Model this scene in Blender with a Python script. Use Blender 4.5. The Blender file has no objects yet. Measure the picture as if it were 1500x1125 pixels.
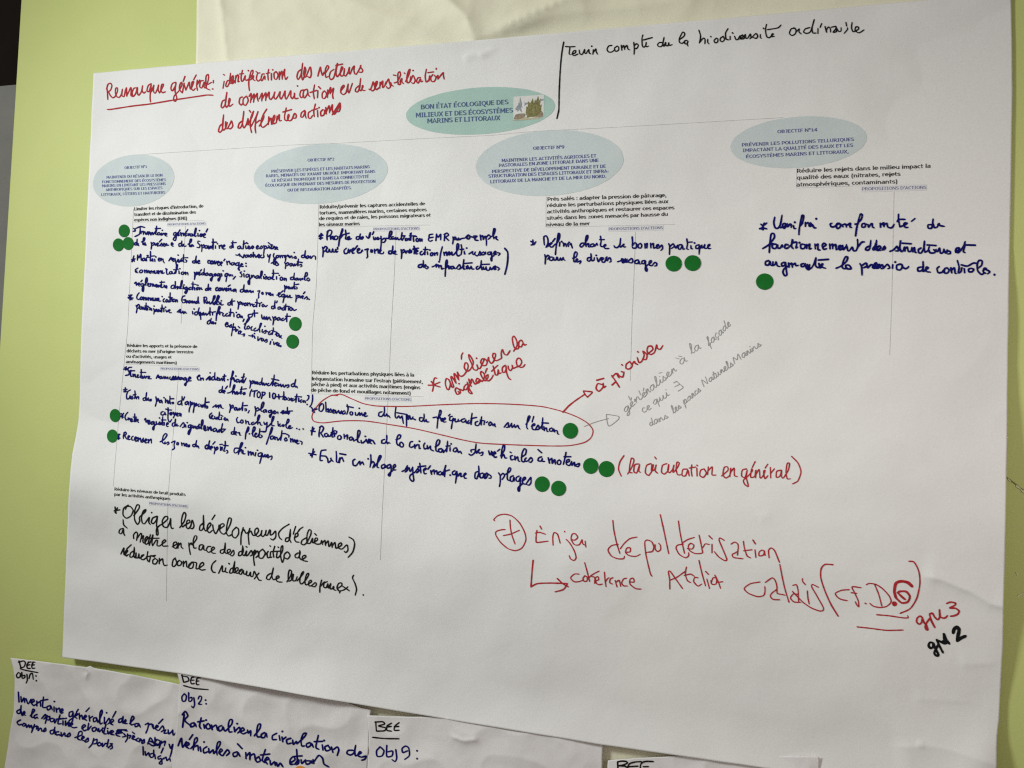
import bpy, math, random
import numpy as np
from mathutils import Matrix

# ------------------------------------------------------------------ camera, light, exposure
scene = bpy.context.scene
COL = scene.collection
Z0 = 1.90                                    # height of the poster's top edge above the floor
CAM_RT = np.array([[0.95614, 0.28984, 0.04224],      # camera right
                   [0.03101, 0.04323, -0.99858],     # camera down
                   [-0.29126, 0.95610, 0.03234]])    # camera forward
CAM = np.array([0.959, -0.993, -0.463 + Z0])
FOC = 1250.0                                 # focal length in photo pixels (photo 1500 x 1125)
cam_data = bpy.data.cameras.new('camera')
cam_data.sensor_width = 36.0
cam_data.lens = 36.0 * FOC / 1500.0
cam_data.clip_start = 0.01
cam_data.clip_end = 100
cam = bpy.data.objects.new('camera', cam_data)
COL.objects.link(cam)
r_, d_, f_ = CAM_RT
cam.matrix_world = Matrix(((r_[0], -d_[0], -f_[0], CAM[0]),
                           (r_[1], -d_[1], -f_[1], CAM[1]),
                           (r_[2], -d_[2], -f_[2], CAM[2]),
                           (0, 0, 0, 1)))
scene.camera = cam

world = bpy.data.worlds.new('World')
scene.world = world
world.use_nodes = True
bg = world.node_tree.nodes['Background']
bg.inputs['Color'].default_value = (1.0, 0.875, 0.79, 1)
bg.inputs['Strength'].default_value = 0.265


def area_lamp(name, loc, target, size, size_y, power, color):
    d = bpy.data.lights.new(name, 'AREA')
    d.shape = 'RECTANGLE'
    d.size = size
    d.size_y = size_y
    d.energy = power
    d.color = color
    o = bpy.data.objects.new(name, d)
    COL.objects.link(o)
    v = np.array(target, float) - np.array(loc, float)
    from mathutils import Vector
    o.location = loc
    o.rotation_euler = Vector(v).to_track_quat('-Z', 'Y').to_euler()
    return o


lamp = area_lamp('ceiling_lamp', (-0.50, -1.05, 2.00), (0.84, 0, 1.42), 0.30, 0.30, 6.3, (0.955, 1.0, 0.985))
lamp.data.spread = math.radians(96)
fill_light = area_lamp('right_fill', (1.70, -1.05, 1.62), (1.04, 0, 1.42), 0.45, 0.45, 0.44, (1.0, 0.90, 0.84))  # added warm fill, no known source: lifts the right side, softens the edge shadow
fill_light.data.spread = math.radians(52)

scene.view_settings.view_transform = 'Standard'
scene.view_settings.look = 'None'
scene.view_settings.exposure = 0
scene.view_settings.gamma = 1
scene.cycles.filter_width = 1.25
scene.cycles.use_denoising = False

random.seed(7)
RNG = np.random.default_rng(11)


# ------------------------------------------------------------------ helpers
def tag(o, label=None, cat=None, group=None, kind=None):
    if label: o['label'] = label
    if cat: o['category'] = cat
    if group: o['group'] = group
    if kind: o['kind'] = kind
    return o


def link_mesh(name, verts, faces, mat, parent=None, smooth=True):
    me = bpy.data.meshes.new(name)
    me.from_pydata([tuple(map(float, v)) for v in verts], [], [tuple(map(int, f)) for f in faces])
    me.update()
    if smooth:
        me.polygons.foreach_set('use_smooth', [True] * len(me.polygons))
    me.materials.append(mat)
    o = bpy.data.objects.new(name, me)
    COL.objects.link(o)
    if parent is not None:
        o.parent = parent
    return o


_perm = {}


def perlin(x, y, seed=0):
    if seed not in _perm:
        r = np.random.default_rng(1000 + seed)
        _perm[seed] = r.uniform(0, 2 * np.pi, (64, 64))
    g = _perm[seed]
    x0 = np.floor(x).astype(int); y0 = np.floor(y).astype(int)
    fx = x - x0; fy = y - y0

    def dot(ix, iy, dx, dy):
        a = g[ix % 64, iy % 64]
        return np.cos(a) * dx + np.sin(a) * dy
    u = fx * fx * fx * (fx * (fx * 6 - 15) + 10)
    v = fy * fy * fy * (fy * (fy * 6 - 15) + 10)
    n00 = dot(x0, y0, fx, fy); n10 = dot(x0 + 1, y0, fx - 1, fy)
    n01 = dot(x0, y0 + 1, fx, fy - 1); n11 = dot(x0 + 1, y0 + 1, fx - 1, fy - 1)
    return (n00 * (1 - u) + n10 * u) * (1 - v) + (n01 * (1 - u) + n11 * u) * v


def sstep(a, b, x):
    t = np.clip((x - a) / (b - a), 0, 1)
    return t * t * (3 - 2 * t)


def seg_dist(X, Z, pts):
    """signed distance to a polyline given in wall metres, and position along it 0..1"""
    best = np.full(X.shape, 1e9); sgn = np.zeros(X.shape); pos = np.zeros(X.shape)
    L = [0]
    for (ax, az), (bx, bz) in zip(pts, pts[1:]): L.append(L[-1] + math.hypot(bx - ax, bz - az))
    for k, ((ax, az), (bx, bz)) in enumerate(zip(pts, pts[1:])):
        dx, dz = bx - ax, bz - az; ll = dx * dx + dz * dz
        t = np.clip(((X - ax) * dx + (Z - az) * dz) / ll, 0, 1)
        qx = X - ax - t * dx; qz = Z - az - t * dz
        d = np.hypot(qx, qz); m = d < best
        best = np.where(m, d, best)
        sgn = np.where(m, np.sign(dx * qz - dz * qx), sgn)
        pos = np.where(m, (L[k] + t * math.sqrt(ll)) / L[-1], pos)
    return best * sgn, pos


def wall_pt(px, py, y=0.0):
    """where the line of sight through photo pixel (px, py) meets the plane of the wall (or a plane before it)"""
    px = np.asarray(px, float); py = np.asarray(py, float)
    c = np.stack([(px - 750) / FOC, (py - 562.5) / FOC, np.ones_like(px)], -1)
    d = c @ CAM_RT
    t = (y - CAM[1]) / d[..., 1]
    return CAM + d * t[..., None]


def W2(px, py):
    p = wall_pt(px, py)
    return float(p[0]), float(p[2])


def crease(pts_px):
    return [W2(*p) for p in pts_px]


# ------------------------------------------------------------------ materials (all procedural)
def mat_base(name, color, rough=0.8, spec=0.3):
    m = bpy.data.materials.new(name)
    m.use_nodes = True
    b = m.node_tree.nodes['Principled BSDF']
    b.inputs['Base Color'].default_value = (*color, 1)
    b.inputs['Roughness'].default_value = rough
    b.inputs['Specular IOR Level'].default_value = spec
    return m, m.node_tree, b


def noise_node(nt, scale, detail=4, rough=0.6, vec=None):
    n = nt.nodes.new('ShaderNodeTexNoise')
    n.inputs['Scale'].default_value = scale
    n.inputs['Detail'].default_value = detail
    n.inputs['Roughness'].default_value = rough
    if vec is not None: nt.links.new(vec, n.inputs['Vector'])
    return n


def textured(name, c1, c2, scale, rough=0.8, spec=0.3, bump=0.0, bscale=300, bdist=0.0004, grain=0.0):
    """two-tone noise colour, fine bump and a slight fibre grain"""
    m, nt, b = mat_base(name, c1, rough, spec)
    tc = nt.nodes.new('ShaderNodeTexCoord')
    n = noise_node(nt, scale, 5, 0.6, tc.outputs['Object'])
    mix = nt.nodes.new('ShaderNodeMix'); mix.data_type = 'RGBA'
    mix.inputs['A'].default_value = (*c1, 1); mix.inputs['B'].default_value = (*c2, 1)
    mr = nt.nodes.new('ShaderNodeMapRange')
    mr.inputs['From Min'].default_value = 0.35; mr.inputs['From Max'].default_value = 0.65
    nt.links.new(n.outputs['Fac'], mr.inputs['Value'])
    nt.links.new(mr.outputs['Result'], mix.inputs['Factor'])
    out = mix.outputs['Result']
    if grain:
        g = noise_node(nt, 620, 2, 0.7, tc.outputs['Object'])
        mg = nt.nodes.new('ShaderNodeMapRange')
        mg.inputs['From Min'].default_value = 0.3; mg.inputs['From Max'].default_value = 0.7
        mg.inputs['To Min'].default_value = 1 - grain; mg.inputs['To Max'].default_value = 1 + grain
        nt.links.new(g.outputs['Fac'], mg.inputs['Value'])
        vm = nt.nodes.new('ShaderNodeVectorMath'); vm.operation = 'SCALE'
        nt.links.new(out, vm.inputs[0]); nt.links.new(mg.outputs['Result'], vm.inputs['Scale'])
        out = vm.outputs['Vector']
    nt.links.new(out, b.inputs['Base Color'])
    if bump:
        bn = noise_node(nt, bscale, 6, 0.65, tc.outputs['Object'])
        bp = nt.nodes.new('ShaderNodeBump')
        bp.inputs['Strength'].default_value = bump
        bp.inputs['Distance'].default_value = bdist
        nt.links.new(bn.outputs['Fac'], bp.inputs['Height'])
        nt.links.new(bp.outputs['Normal'], b.inputs['Normal'])
    return m


M = {}
M['wall'] = textured('green_wall_paint', (0.54, 0.60, 0.208), (0.57, 0.625, 0.222), 6, 0.55, 0.3, 0.5, 260, 0.0005, 0.03)
M['chip'] = textured('scratched_plaster', (0.84, 0.82, 0.58), (0.62, 0.60, 0.34), 180, 0.9, 0.1, 0.6)
M['crack'] = textured('crack_dark', (0.19, 0.19, 0.06), (0.27, 0.27, 0.10), 180, 0.9, 0.1)
M['paper'] = textured('white_plotter_paper', (0.775, 0.775, 0.765), (0.80, 0.80, 0.785), 5, 0.75, 0.22, 0.35, 140, 0.0006, 0.035)
M['note'] = textured('white_note_paper', (0.81, 0.79, 0.785), (0.84, 0.82, 0.81), 9, 0.75, 0.22, 0.4, 120, 0.0006, 0.035)
M['cream'] = textured('cream_flipchart_paper', (0.77, 0.75, 0.575), (0.80, 0.78, 0.61), 7, 0.7, 0.25, 0.4, 120, 0.0006, 0.03)
M['teal'] = textured('printed_teal', (0.385, 0.555, 0.500), (0.41, 0.58, 0.52), 60, 0.75, 0.2, grain=0.05)
M['pale'] = textured('printed_pale_blue', (0.565, 0.638, 0.645), (0.59, 0.66, 0.66), 60, 0.75, 0.2, grain=0.05)
M['tagbox'] = textured('printed_faint_blue', (0.70, 0.71, 0.73), (0.73, 0.735, 0.75), 80, 0.75, 0.2)
M['print_blue'] = textured('printed_blue_text', (0.070, 0.085, 0.27), (0.11, 0.125, 0.32), 400, 0.7, 0.2)
M['print_slate'] = textured('printed_slate_text', (0.060, 0.105, 0.235), (0.09, 0.14, 0.28), 400, 0.7, 0.2)
M['print_grey'] = textured('printed_blue_grey_text', (0.15, 0.155, 0.30), (0.21, 0.215, 0.35), 400, 0.7, 0.2)
M['print_black'] = textured('printed_black_text', (0.028, 0.028, 0.028), (0.06, 0.06, 0.058), 400, 0.7, 0.2)
M['rule'] = textured('printed_hairline', (0.56, 0.54, 0.54), (0.70, 0.69, 0.68), 90, 0.75, 0.2)
M['blue'] = textured('navy_marker_ink', (0.0025, 0.003, 0.095), (0.005, 0.007, 0.135), 260, 0.8, 0.06)
M['red'] = textured('red_marker_ink', (0.36, 0.012, 0.018), (0.47, 0.035, 0.045), 300, 0.7, 0.1)
M['black'] = textured('black_marker_ink', (0.005, 0.005, 0.006), (0.014, 0.014, 0.016), 260, 0.8, 0.08)
M['pencil'] = textured('grey_pencil', (0.27, 0.265, 0.26), (0.42, 0.41, 0.41), 900, 0.6, 0.3)
M['green'] = textured('green_gummed_paper', (0.006, 0.135, 0.016), (0.010, 0.160, 0.024), 45, 0.7, 0.12, 0.3, 200, 0.0003, 0.05)
M['orange'] = textured('orange_gummed_paper', (0.75, 0.28, 0.03), (0.80, 0.32, 0.05), 45, 0.6, 0.3)
M['olive'] = textured('printed_seaweed', (0.13, 0.13, 0.045), (0.28, 0.25, 0.11), 500, 0.8, 0.1)
M['rock'] = textured('printed_rock', (0.23, 0.18, 0.13), (0.36, 0.30, 0.23), 400, 0.8, 0.1)
M['fish'] = textured('printed_fish', (0.22, 0.25, 0.29), (0.36, 0.39, 0.42), 600, 0.8, 0.1)
M['pic'] = textured('printed_picture_ground', (0.66, 0.67, 0.64), (0.74, 0.74, 0.71), 200, 0.8, 0.1)
M['dark'] = textured('dark_interior', (0.018, 0.014, 0.012), (0.028, 0.022, 0.018), 3, 0.7, 0.2)
M['panel'] = textured('blue_grey_panel', (0.70, 0.80, 0.82), (0.77, 0.86, 0.87), 14, 0.6, 0.3, 0.3, 90, 0.0006, 0.04)
M['tape'] = textured('floor_vinyl', (0.20, 0.19, 0.17), (0.26, 0.25, 0.22), 3, 0.6, 0.3)


# ------------------------------------------------------------------ sheets of paper
class Sheet:
    """a sheet on the wall: base distance from the wall plus relief, so that everything on it follows its surface"""
    def __init__(self, base, relief):
        self.base = base; self.relief = relief

    def height(self, X, Z):
        return self.base + self.relief(X, Z)

    def at(self, px, py, lift=0.0):
        px = np.asarray(px, float); py = np.asarray(py, float)
        y = np.zeros_like(px)
        for _ in range(4):
            c = np.stack([(px - 750) / FOC, (py - 562.5) / FOC, np.ones_like(px)], -1)
            d = c @ CAM_RT
            t = (-y - CAM[1]) / d[..., 1]
            P = CAM + d * t[..., None]
            y = self.height(P[..., 0], P[..., 2])
        P[..., 1] -= lift
        return P


def poly_at(pts, t):
    """point(s) at fraction t of a boundary polyline; vertices carry their own fraction by length"""
    pts = np.array(pts, float)
    L = np.concatenate([[0], np.cumsum(np.hypot(*np.diff(pts, axis=0).T))]); L /= L[-1]
    return np.stack([np.interp(t, L, pts[:, 0]), np.interp(t, L, pts[:, 1])], -1)


def build_sheet(name, sheet, top, bottom, left, right, nu, nv, mat, ragged=0.0, parent=None, wobble=0.0):
    """Coons patch between four boundary lines, laid on the sheet's relief, with the paper's own thickness"""
    s = np.linspace(0, 1, nu); t = np.linspace(0, 1, nv)
    T = poly_at(top, s); B = poly_at(bottom, s); Lf = poly_at(left, t); R = poly_at(right, t)
    if wobble:
        T[:, 1] += wobble * perlin(s * 30, s * 0 + .5, 5)
        B[:, 1] += wobble * perlin(s * 30, s * 0 + 3.5, 5)
        Lf[:, 0] += wobble * perlin(t * 24, t * 0 + 7.5, 5)
        R[:, 0] += wobble * perlin(t * 24, t * 0 + 9.5, 5)
    S, Tt = np.meshgrid(s, t)
    P = ((1 - Tt)[..., None] * T[None] + Tt[..., None] * B[None]
         + (1 - S)[..., None] * Lf[:, None] + S[..., None] * R[:, None]
         - ((1 - S) * (1 - Tt))[..., None] * T[0] - (S * (1 - Tt))[..., None] * T[-1]
         - ((1 - S) * Tt)[..., None] * B[0] - (S * Tt)[..., None] * B[-1])
    V = sheet.at(P[..., 0], P[..., 1])
    verts = V.reshape(-1, 3)
    idx = np.arange(nu * nv).reshape(nv, nu)
    f = np.stack([idx[:-1, :-1], idx[1:, :-1], idx[1:, 1:], idx[:-1, 1:]], -1).reshape(-1, 4)
    o = link_mesh(name, verts, f, mat, parent)
    md = o.modifiers.new('thickness', 'SOLIDIFY')
    md.thickness = 0.00018
    md.offset = -1
    return o


class Ink:
    """collects strokes and fills for ONE mesh lying on one sheet"""
    def __init__(self, sheet, lift=0.0003):
        self.sheet = sheet; self.lift = lift
        self.px = []; self.py = []; self.l = []; self.f = []

    def add(self, x, y, l):
        self.px.append(x); self.py.append(y); self.l.append(l)
        return len(self.px) - 1

    def dot(self, x, y, w):
        c = self.add(x, y, self.lift + 0.0001)
        n = 10; r = [self.add(x + w / 2 * math.cos(a) * random.uniform(.9, 1.1), y + w / 2 * math.sin(a) * random.uniform(.9, 1.1), self.lift)
                     for a in [2 * math.pi * k / n for k in range(n)]]
        for k in range(n): self.f.append((c, r[(k + 1) % n], r[k]))

    def stroke(self, pts, w, smooth=True, taper=True, vary=0.16):
        pts = [p for i, p in enumerate(pts) if i == 0 or math.hypot(p[0] - pts[i - 1][0], p[1] - pts[i - 1][1]) > 0.05]
        if len(pts) == 1:
            return self.dot(*pts[0], w * 1.35)
        P = np.array(pts, float)
        if len(P) <= 2 and np.hypot(*(P[-1] - P[0])) < 0.55 * w:
            return self.dot(*P.mean(0), w * 1.3)
        if smooth and len(P) > 2:
            out = []
            E = np.vstack([2 * P[0] - P[1], P, 2 * P[-1] - P[-2]])
            for i in range(1, len(E) - 2):
                p0, p1, p2, p3 = E[i - 1], E[i], E[i + 1], E[i + 2]
                n = max(2, int(np.hypot(*(p2 - p1)) / 0.9))
                n = min(n, 40)
                for k in range(n):
                    t = k / n
                    m1 = (p2 - p0) * 0.40; m2 = (p3 - p1) * 0.40
                    h = np.hypot(*(p2 - p1))
                    for m in (m1, m2):
                        q = np.hypot(*m)
                        if q > 1.3 * h: m *= 1.3 * h / q
                    out.append((2 * t**3 - 3 * t**2 + 1) * p1 + (t**3 - 2 * t**2 + t) * m1 + (-2 * t**3 + 3 * t**2) * p2 + (t**3 - t**2) * m2)
            out.append(P[-1]); P = np.array(out)
        elif len(P) == 2:
            n = max(2, int(np.hypot(*(P[1] - P[0])) / 6) + 1)
            P = P[0] + (P[1] - P[0]) * np.linspace(0, 1, n)[:, None]
        T = np.gradient(P, axis=0)
        T /= np.maximum(np.hypot(T[:, 0], T[:, 1]), 1e-6)[:, None]
        N = np.stack([-T[:, 1], T[:, 0]], -1)
        ph = random.uniform(0, 50); n = len(P)
        ws = w * (1 + vary * 1.6 * perlin(np.arange(n) * 0.13 + ph, np.full(n, .5), 3))
        if taper and n > 4:
            ws[0] *= .9; ws[-1] *= .72; ws[-2] *= .88
        rows = []
        # round start cap
        a = P[0] - T[0] * ws[0] * .5; b = P[-1] + T[-1] * ws[-1] * .5
        ca = self.add(*a, self.lift)
        for i in range(n):
            h = ws[i] / 2
            rows.append((self.add(*(P[i] + N[i] * h), self.lift), self.add(*P[i], self.lift + 0.00012), self.add(*(P[i] - N[i] * h), self.lift)))
        cb = self.add(*b, self.lift)
        l1 = self.add(*(P[0] + N[0] * ws[0] * .36 - T[0] * ws[0] * .36), self.lift); r1 = self.add(*(P[0] - N[0] * ws[0] * .36 - T[0] * ws[0] * .36), self.lift)
        l2 = self.add(*(P[-1] + N[-1] * ws[-1] * .36 + T[-1] * ws[-1] * .36), self.lift); r2 = self.add(*(P[-1] - N[-1] * ws[-1] * .36 + T[-1] * ws[-1] * .36), self.lift)
        L, C, R = rows[0]
        self.f += [(C, l1, L), (C, ca, l1), (C, r1, ca), (C, R, r1)]
        for (La, Ca, Ra), (Lb, Cb, Rb) in zip(rows, rows[1:]):
            self.f += [(La, Lb, Cb, Ca), (Ca, Cb, Rb, Ra)]
        L, C, R = rows[-1]
        self.f += [(C, L, l2), (C, l2, cb), (C, cb, r2), (C, r2, R)]

    def build(self, name, mat, parent=None, label=None):
        V = self.sheet.at(np.array(self.px), np.array(self.py))
        V[:, 1] -= np.array(self.l)
        # wind every face towards the viewer's side of the wall
        fs = []
        for f in self.f:
            a, b, c = V[f[0]], V[f[1]], V[f[2]]
            nrm = (b[2] - a[2]) * (c[0] - a[0]) - (b[0] - a[0]) * (c[2] - a[2])
            fs.append(f if nrm < 0 else f[::-1])
        o = link_mesh(name, V, fs, mat, parent, smooth=False)
        if label: o['label'] = label
        return o


FR = dict(A=(0, 0, 3.5714), B=(300, 0, 3.5714), C=(560, 80, 5), D=(780, 0, 2.8846), F=(120, 210, 4.1667),
          G=(360, 200, 3.5714), H=(680, 180, 3.947), I=(1050, 160, 3.3333), J=(150, 320, 4.5454), K=(150, 490, 4.5454),
          L=(440, 480, 3.5714), M=(800, 460, 3.75), N=(140, 700, 3.5714), Q=(0, 940, 2.6786), U=(480, 980, 2.8846),
          R5=(145, 80, 7.895), R6=(315, 85, 8.333), R7=(480, 85, 8.333), T5=(815, 0, 6), T6=(1015, 10, 5.5556),
          N1=(150, 730, 7.5), N2=(340, 740, 7.143), S3=(620, 485, 9.375), S4=(840, 470, 5.357), G8=(895, 660, 5.172),
          B1=(715, 740, 6.25), B2=(880, 740, 5.5556), B3=(1080, 810, 5.172), B4=(1330, 870, 11.25), X=(0, 0, 1))


def fr(k, x, y):
    ox, oy, s = FR[k]
    return ox + x / s, oy + y / s


def trace(ink, frame, data, w, **kw):
    """survey notes of pen strokes: 'x,y x,y ; x,y ...' in one magnified view of the photograph"""
    for st in data.replace('\n', ' ').split(';'):
        pts = [tuple(map(float, p.split(','))) for p in st.split()]
        if pts: ink.stroke([fr(frame, *p) for p in pts], w, **kw)

# ------------------------------------------------------------------ a running hand: one pen path per letter (x-height 1)
HAND = {
 'a': (1.05, ".78,.88 .45,1.0 .12,.68 .12,.2 .35,.0 .62,.3 .8,.95 .78,.3 .9,.02 1.05,.12"),
 'b': (.95, "0,.1 .3,1.1 .46,1.9 .3,2.1 .18,1.5 .16,.3 .35,0 .65,.15 .72,.65 .55,.9 .95,.75"),
 'c': (.78, ".66,.82 .42,1.0 .14,.66 .16,.2 .4,0 .78,.14"),
 'd': (1.05, ".72,.86 .4,1.0 .1,.6 .14,.14 .36,0 .62,.35 .78,1.2 .84,2.0 ; .84,2.0 .76,.9 .8,.15 .92,0 1.05,.12"),
 'e': (.78, "0,.3 .36,.48 .6,.76 .46,1.0 .2,.84 .12,.38 .32,.0 .78,.14"),
 'f': (.72, "0,.2 .32,.9 .6,1.75 .56,2.1 .38,1.8 .3,.6 .24,-.9 ; .1,.1 .3,.05 .5,.35 .72,.3"),
 'g': (1.0, ".76,.86 .42,1.0 .12,.62 .2,.14 .48,.14 .78,.92 .72,.0 .6,-.85 .34,-1.05 .2,-.75 .55,-.3 1.0,.12"),
 'h': (1.0, "0,.1 .32,1.3 .4,2.0 .24,1.9 .16,.9 .12,0 ; .14,.3 .42,.95 .66,.85 .68,.2 .82,0 1.0,.12"),
 'i': (.52, "0,.1 .22,.95 .2,.25 .32,0 .52,.12 ; .3,1.55"),
 'j': (.5, "0,.1 .3,.95 .26,0 .16,-.85 -.05,-1.0 -.1,-.75 .5,.12 ; .34,1.5"),
 'k': (.9, "0,.1 .34,1.5 .36,2.05 .2,1.7 .14,0 ; .16,.5 .6,.95 .62,.7 .3,.5 .62,.1 .9,.1"),
 'l': (.56, "0,.1 .34,1.2 .42,1.9 .28,2.1 .16,1.4 .16,.25 .32,0 .56,.12"),
 'm': (1.5, "0,.5 .16,.95 .15,0 ; .16,.35 .42,.95 .6,.8 .58,0 ; .6,.4 .86,.95 1.04,.8 1.06,.2 1.22,0 1.5,.12"),
 'n': (1.08, "0,.5 .16,.95 .15,0 ; .16,.35 .46,.95 .66,.82 .68,.2 .84,0 1.08,.12"),
 'o': (.92, ".5,.98 .18,.8 .12,.3 .36,0 .68,.2 .72,.72 .5,.98 .62,.84 .92,.8"),
 'p': (1.02, "0,.3 .18,1.0 .14,.2 .08,-1.0 ; .12,.4 .45,.98 .74,.8 .66,.2 .35,.02 ; .62,.1 1.02,.14"),
 'q': (.98, ".74,.86 .42,1.0 .12,.62 .2,.14 .46,.14 .76,.94 .7,0 .66,-1.0 ; .72,.1 .98,.14"),
 'r': (.8, "0,.3 .2,.98 .2,.3 .18,0 ; .2,.5 .46,.92 .52,.3 .6,.02 .8,.12"),
 's': (.72, "0,.08 .38,.95 .4,.72 .58,.3 .42,.0 .14,.06 ; .44,.02 .72,.14"),
 't': (.62, "0,.1 .26,1.0 .36,1.65 .24,.9 .22,.2 .36,0 .62,.12 ; .02,1.05 .62,1.12"),
 'u': (1.02, "0,.5 .14,.95 .12,.25 .3,0 .5,.25 .64,.95 .64,.25 .78,0 1.02,.12"),
 'v': (.9, "0,.6 .14,.95 .22,.4 .38,.0 .58,.5 .66,.95 .9,.8"),
 'w': (1.2, "0,.6 .14,.95 .2,.2 .36,.05 .52,.7 .6,.1 .78,.1 .92,.95 1.2,.8"),
 'x': (.85, "0,.9 .2,.9 .55,.1 .85,.1 ; .7,.95 .4,.5 .08,.02"),
 'y': (.9, "0,.5 .14,.95 .18,.3 .38,.1 .62,.95 .5,-.2 .3,-1.0 .1,-.85 ; .56,.1 .9,.14"),
 'z': (.85, ".05,.9 .6,.92 .35,.5 .12,.1 .45,.05 .5,-.5 .3,-.95 ; .45,.05 .85,.14"),
 "'": (.3, ".18,2.0 .1,1.4"),
 ',': (.4, ".2,.12 .05,-.45"), '.': (.4, ".2,.05"), ':': (.5, ".22,.1 ; .26,.85"),
 '(': (.6, ".5,2.0 .2,1.2 .15,.4 .4,-.3"), ')': (.6, ".15,2.0 .45,1.3 .45,.4 .15,-.4"),
 '/': (.6, ".6,2.0 .3,.8 0,-.7"), '+': (.9, ".1,.6 .75,.65 ; .42,1.05 .42,.15"),
 '?': (.8, ".1,1.5 .4,1.95 .66,1.6 .4,1.0 .38,.6 ; .36,.05"),
 '*': (.9, ".45,1.05 .45,.2 ; .1,.8 .85,.45 ; .15,.4 .8,.9"),
 '1': (.6, ".1,1.2 .36,1.7 .34,0"), '2': (.9, ".1,1.3 .4,1.75 .7,1.35 .1,.05 .8,.05"), '0': (.95, ".5,1.7 .15,1.1 .2,.2 .5,0 .8,.5 .75,1.4 .5,1.7"),
 '9': (.9, ".75,1.3 .45,1.75 .12,1.3 .4,.9 .75,1.2 .7,.5 .4,-.1"),
 'B': (1.15, ".15,1.75 .15,0 ; .1,1.7 .7,1.7 .75,1.2 .2,.95 .9,.75 .85,.2 .1,0"),
 'C': (1.1, ".9,1.5 .55,1.8 .15,1.0 .3,.1 .7,0 1.1,.2"), 'D': (1.25, ".2,1.7 .18,0 ; 0,1.6 .7,1.65 1.05,.9 .7,.1 .1,0"),
 'E': (1.05, ".85,1.65 .2,1.6 .15,.9 .15,.05 .95,.08 ; .15,.9 .75,.95"), 'G': (1.15, ".9,1.5 .5,1.8 .15,1.0 .3,.1 .75,.1 .85,.8 .5,.8 ; .86,.6 1.15,.1"),
 'I': (.9, "0,1.55 .7,1.8 ; .4,1.7 .35,.2 .1,0 0,.2"), 'L': (1, ".15,1.8 .15,0 .9,.05"),
 'M': (1.6, ".05,0 .25,1.7 .7,.5 1.2,1.75 1.35,0"), 'N': (1.3, ".1,0 .2,1.7 .9,.1 1.0,1.8"),
 'O': (1.3, ".7,1.7 .2,1.2 .2,.3 .65,0 1.1,.5 1.05,1.4 .6,1.7"), 'P': (1.1, ".2,1.7 .2,0 ; .05,1.5 .6,1.85 .9,1.4 .6,.95 .25,.9"),
 'R': (1.2, ".2,1.7 .15,0 ; .05,1.5 .6,1.85 .85,1.45 .55,1.0 .25,.95 .7,.4 1.2,.05"), 'S': (1.1, ".95,1.6 .6,1.85 .3,1.5 .6,1.0 .85,.5 .5,0 .05,.15"),
 'T': (1.1, "0,1.7 1.1,1.7 ; .55,1.7 .5,0"), 'V': (1.2, ".05,1.7 .25,.5 .45,0 .7,.6 .95,1.7"), 'J': (.8, ".6,1.7 .55,.2 .1,0"),
}
ACC = {'é': ('e', ".45,1.3 .7,1.75"), 'è': ('e', ".2,1.7 .5,1.3"), 'ê': ('e', ".1,1.3 .4,1.6 .7,1.3"), 'à': ('a', ".2,1.75 .55,1.35"),
       'î': ('ı', ".0,1.3 .3,1.6 .55,1.35"), 'ô': ('o', ".1,1.25 .45,1.55 .8,1.3"), 'ç': ('c', ".4,0 .5,-.3 .3,-.45"), 'É': ('E', ".4,1.9 .75,2.2")}
HAND['ı'] = (.52, "0,.1 .22,.95 .2,.25 .32,0 .52,.12")
NOJOIN = set("acdgoqé'()/,.:*+?0129") - {'é'}


def parse(s):
    return [[tuple(map(float, p.split(','))) for p in st.split()] for st in s.split(';')]


def word(ink, text, p0, p1, xh, w, slant=0.15, up=None, asc=1.0, jit=0.07, join=0.75):
    """write a word from p0 to p1 (photo pixels, on the baseline) fitted to that length"""
    adv = 0; glyphs = []
    for ch in text:
        acc = None
        if ch in ACC: ch, acc = ACC[ch]
        a, s = HAND[ch]
        k = random.uniform(.9, 1.12)
        st = [[(x * k, y) for x, y in q] for q in parse(s)]
        if acc: st += [[(x * k, y) for x, y in q] for q in parse(acc)]
        glyphs.append((ch, adv, st)); adv += a * k
    dx, dy = p1[0] - p0[0], p1[1] - p0[1]; ln = math.hypot(dx, dy)
    ux, uy = dx / ln, dy / ln; sx = ln / adv
    if up is None:
        vx, vy = uy * .55, -math.sqrt(1 - (uy * .55) ** 2)
    else:
        vx, vy = up
    done = []
    prev_open = None
    for ch, ox, st in glyphs:
        jx = random.uniform(-jit, jit) * .6; jy = random.uniform(-jit, jit); jr = random.uniform(-.06, .06); js = random.uniform(.9, 1.12)
        tr = []
        for q in st:
            Q = []
            for x, y in q:
                if y > 1.1: y = 1.1 + (y - 1.1) * asc
                y = y * js
                X = (ox + x + jx + slant * y * xh / sx + jr * y) * sx; Y = (y + jy) * xh
                Q.append((p0[0] + ux * X + vx * Y, p0[1] + uy * X + vy * Y))
            tr.append(Q)
        first = tr[0]
        if prev_open is not None and ch not in NOJOIN and not ch.isupper() and random.random() < join:
            prev_open.extend(first[1:] if len(first) > 1 else first)
            if len(tr) == 1 or ch in 'it': main = prev_open
            else: main = None
            rest = tr[1:]
        else:
            done.append(first); rest = tr[1:]; main = first if (len(tr) == 1 or ch in 'itıéèêàîô') else None
        for q in rest: done.append(q)
        if ch in 'hmnpqrsykdfzxbg' and rest: main = rest[-1]
        if ch in 'd' and rest: main = rest[0]
        prev_open = main if (ch.islower() or ch == 'ı') else None
    for q in done: ink.stroke(q, w)


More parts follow.
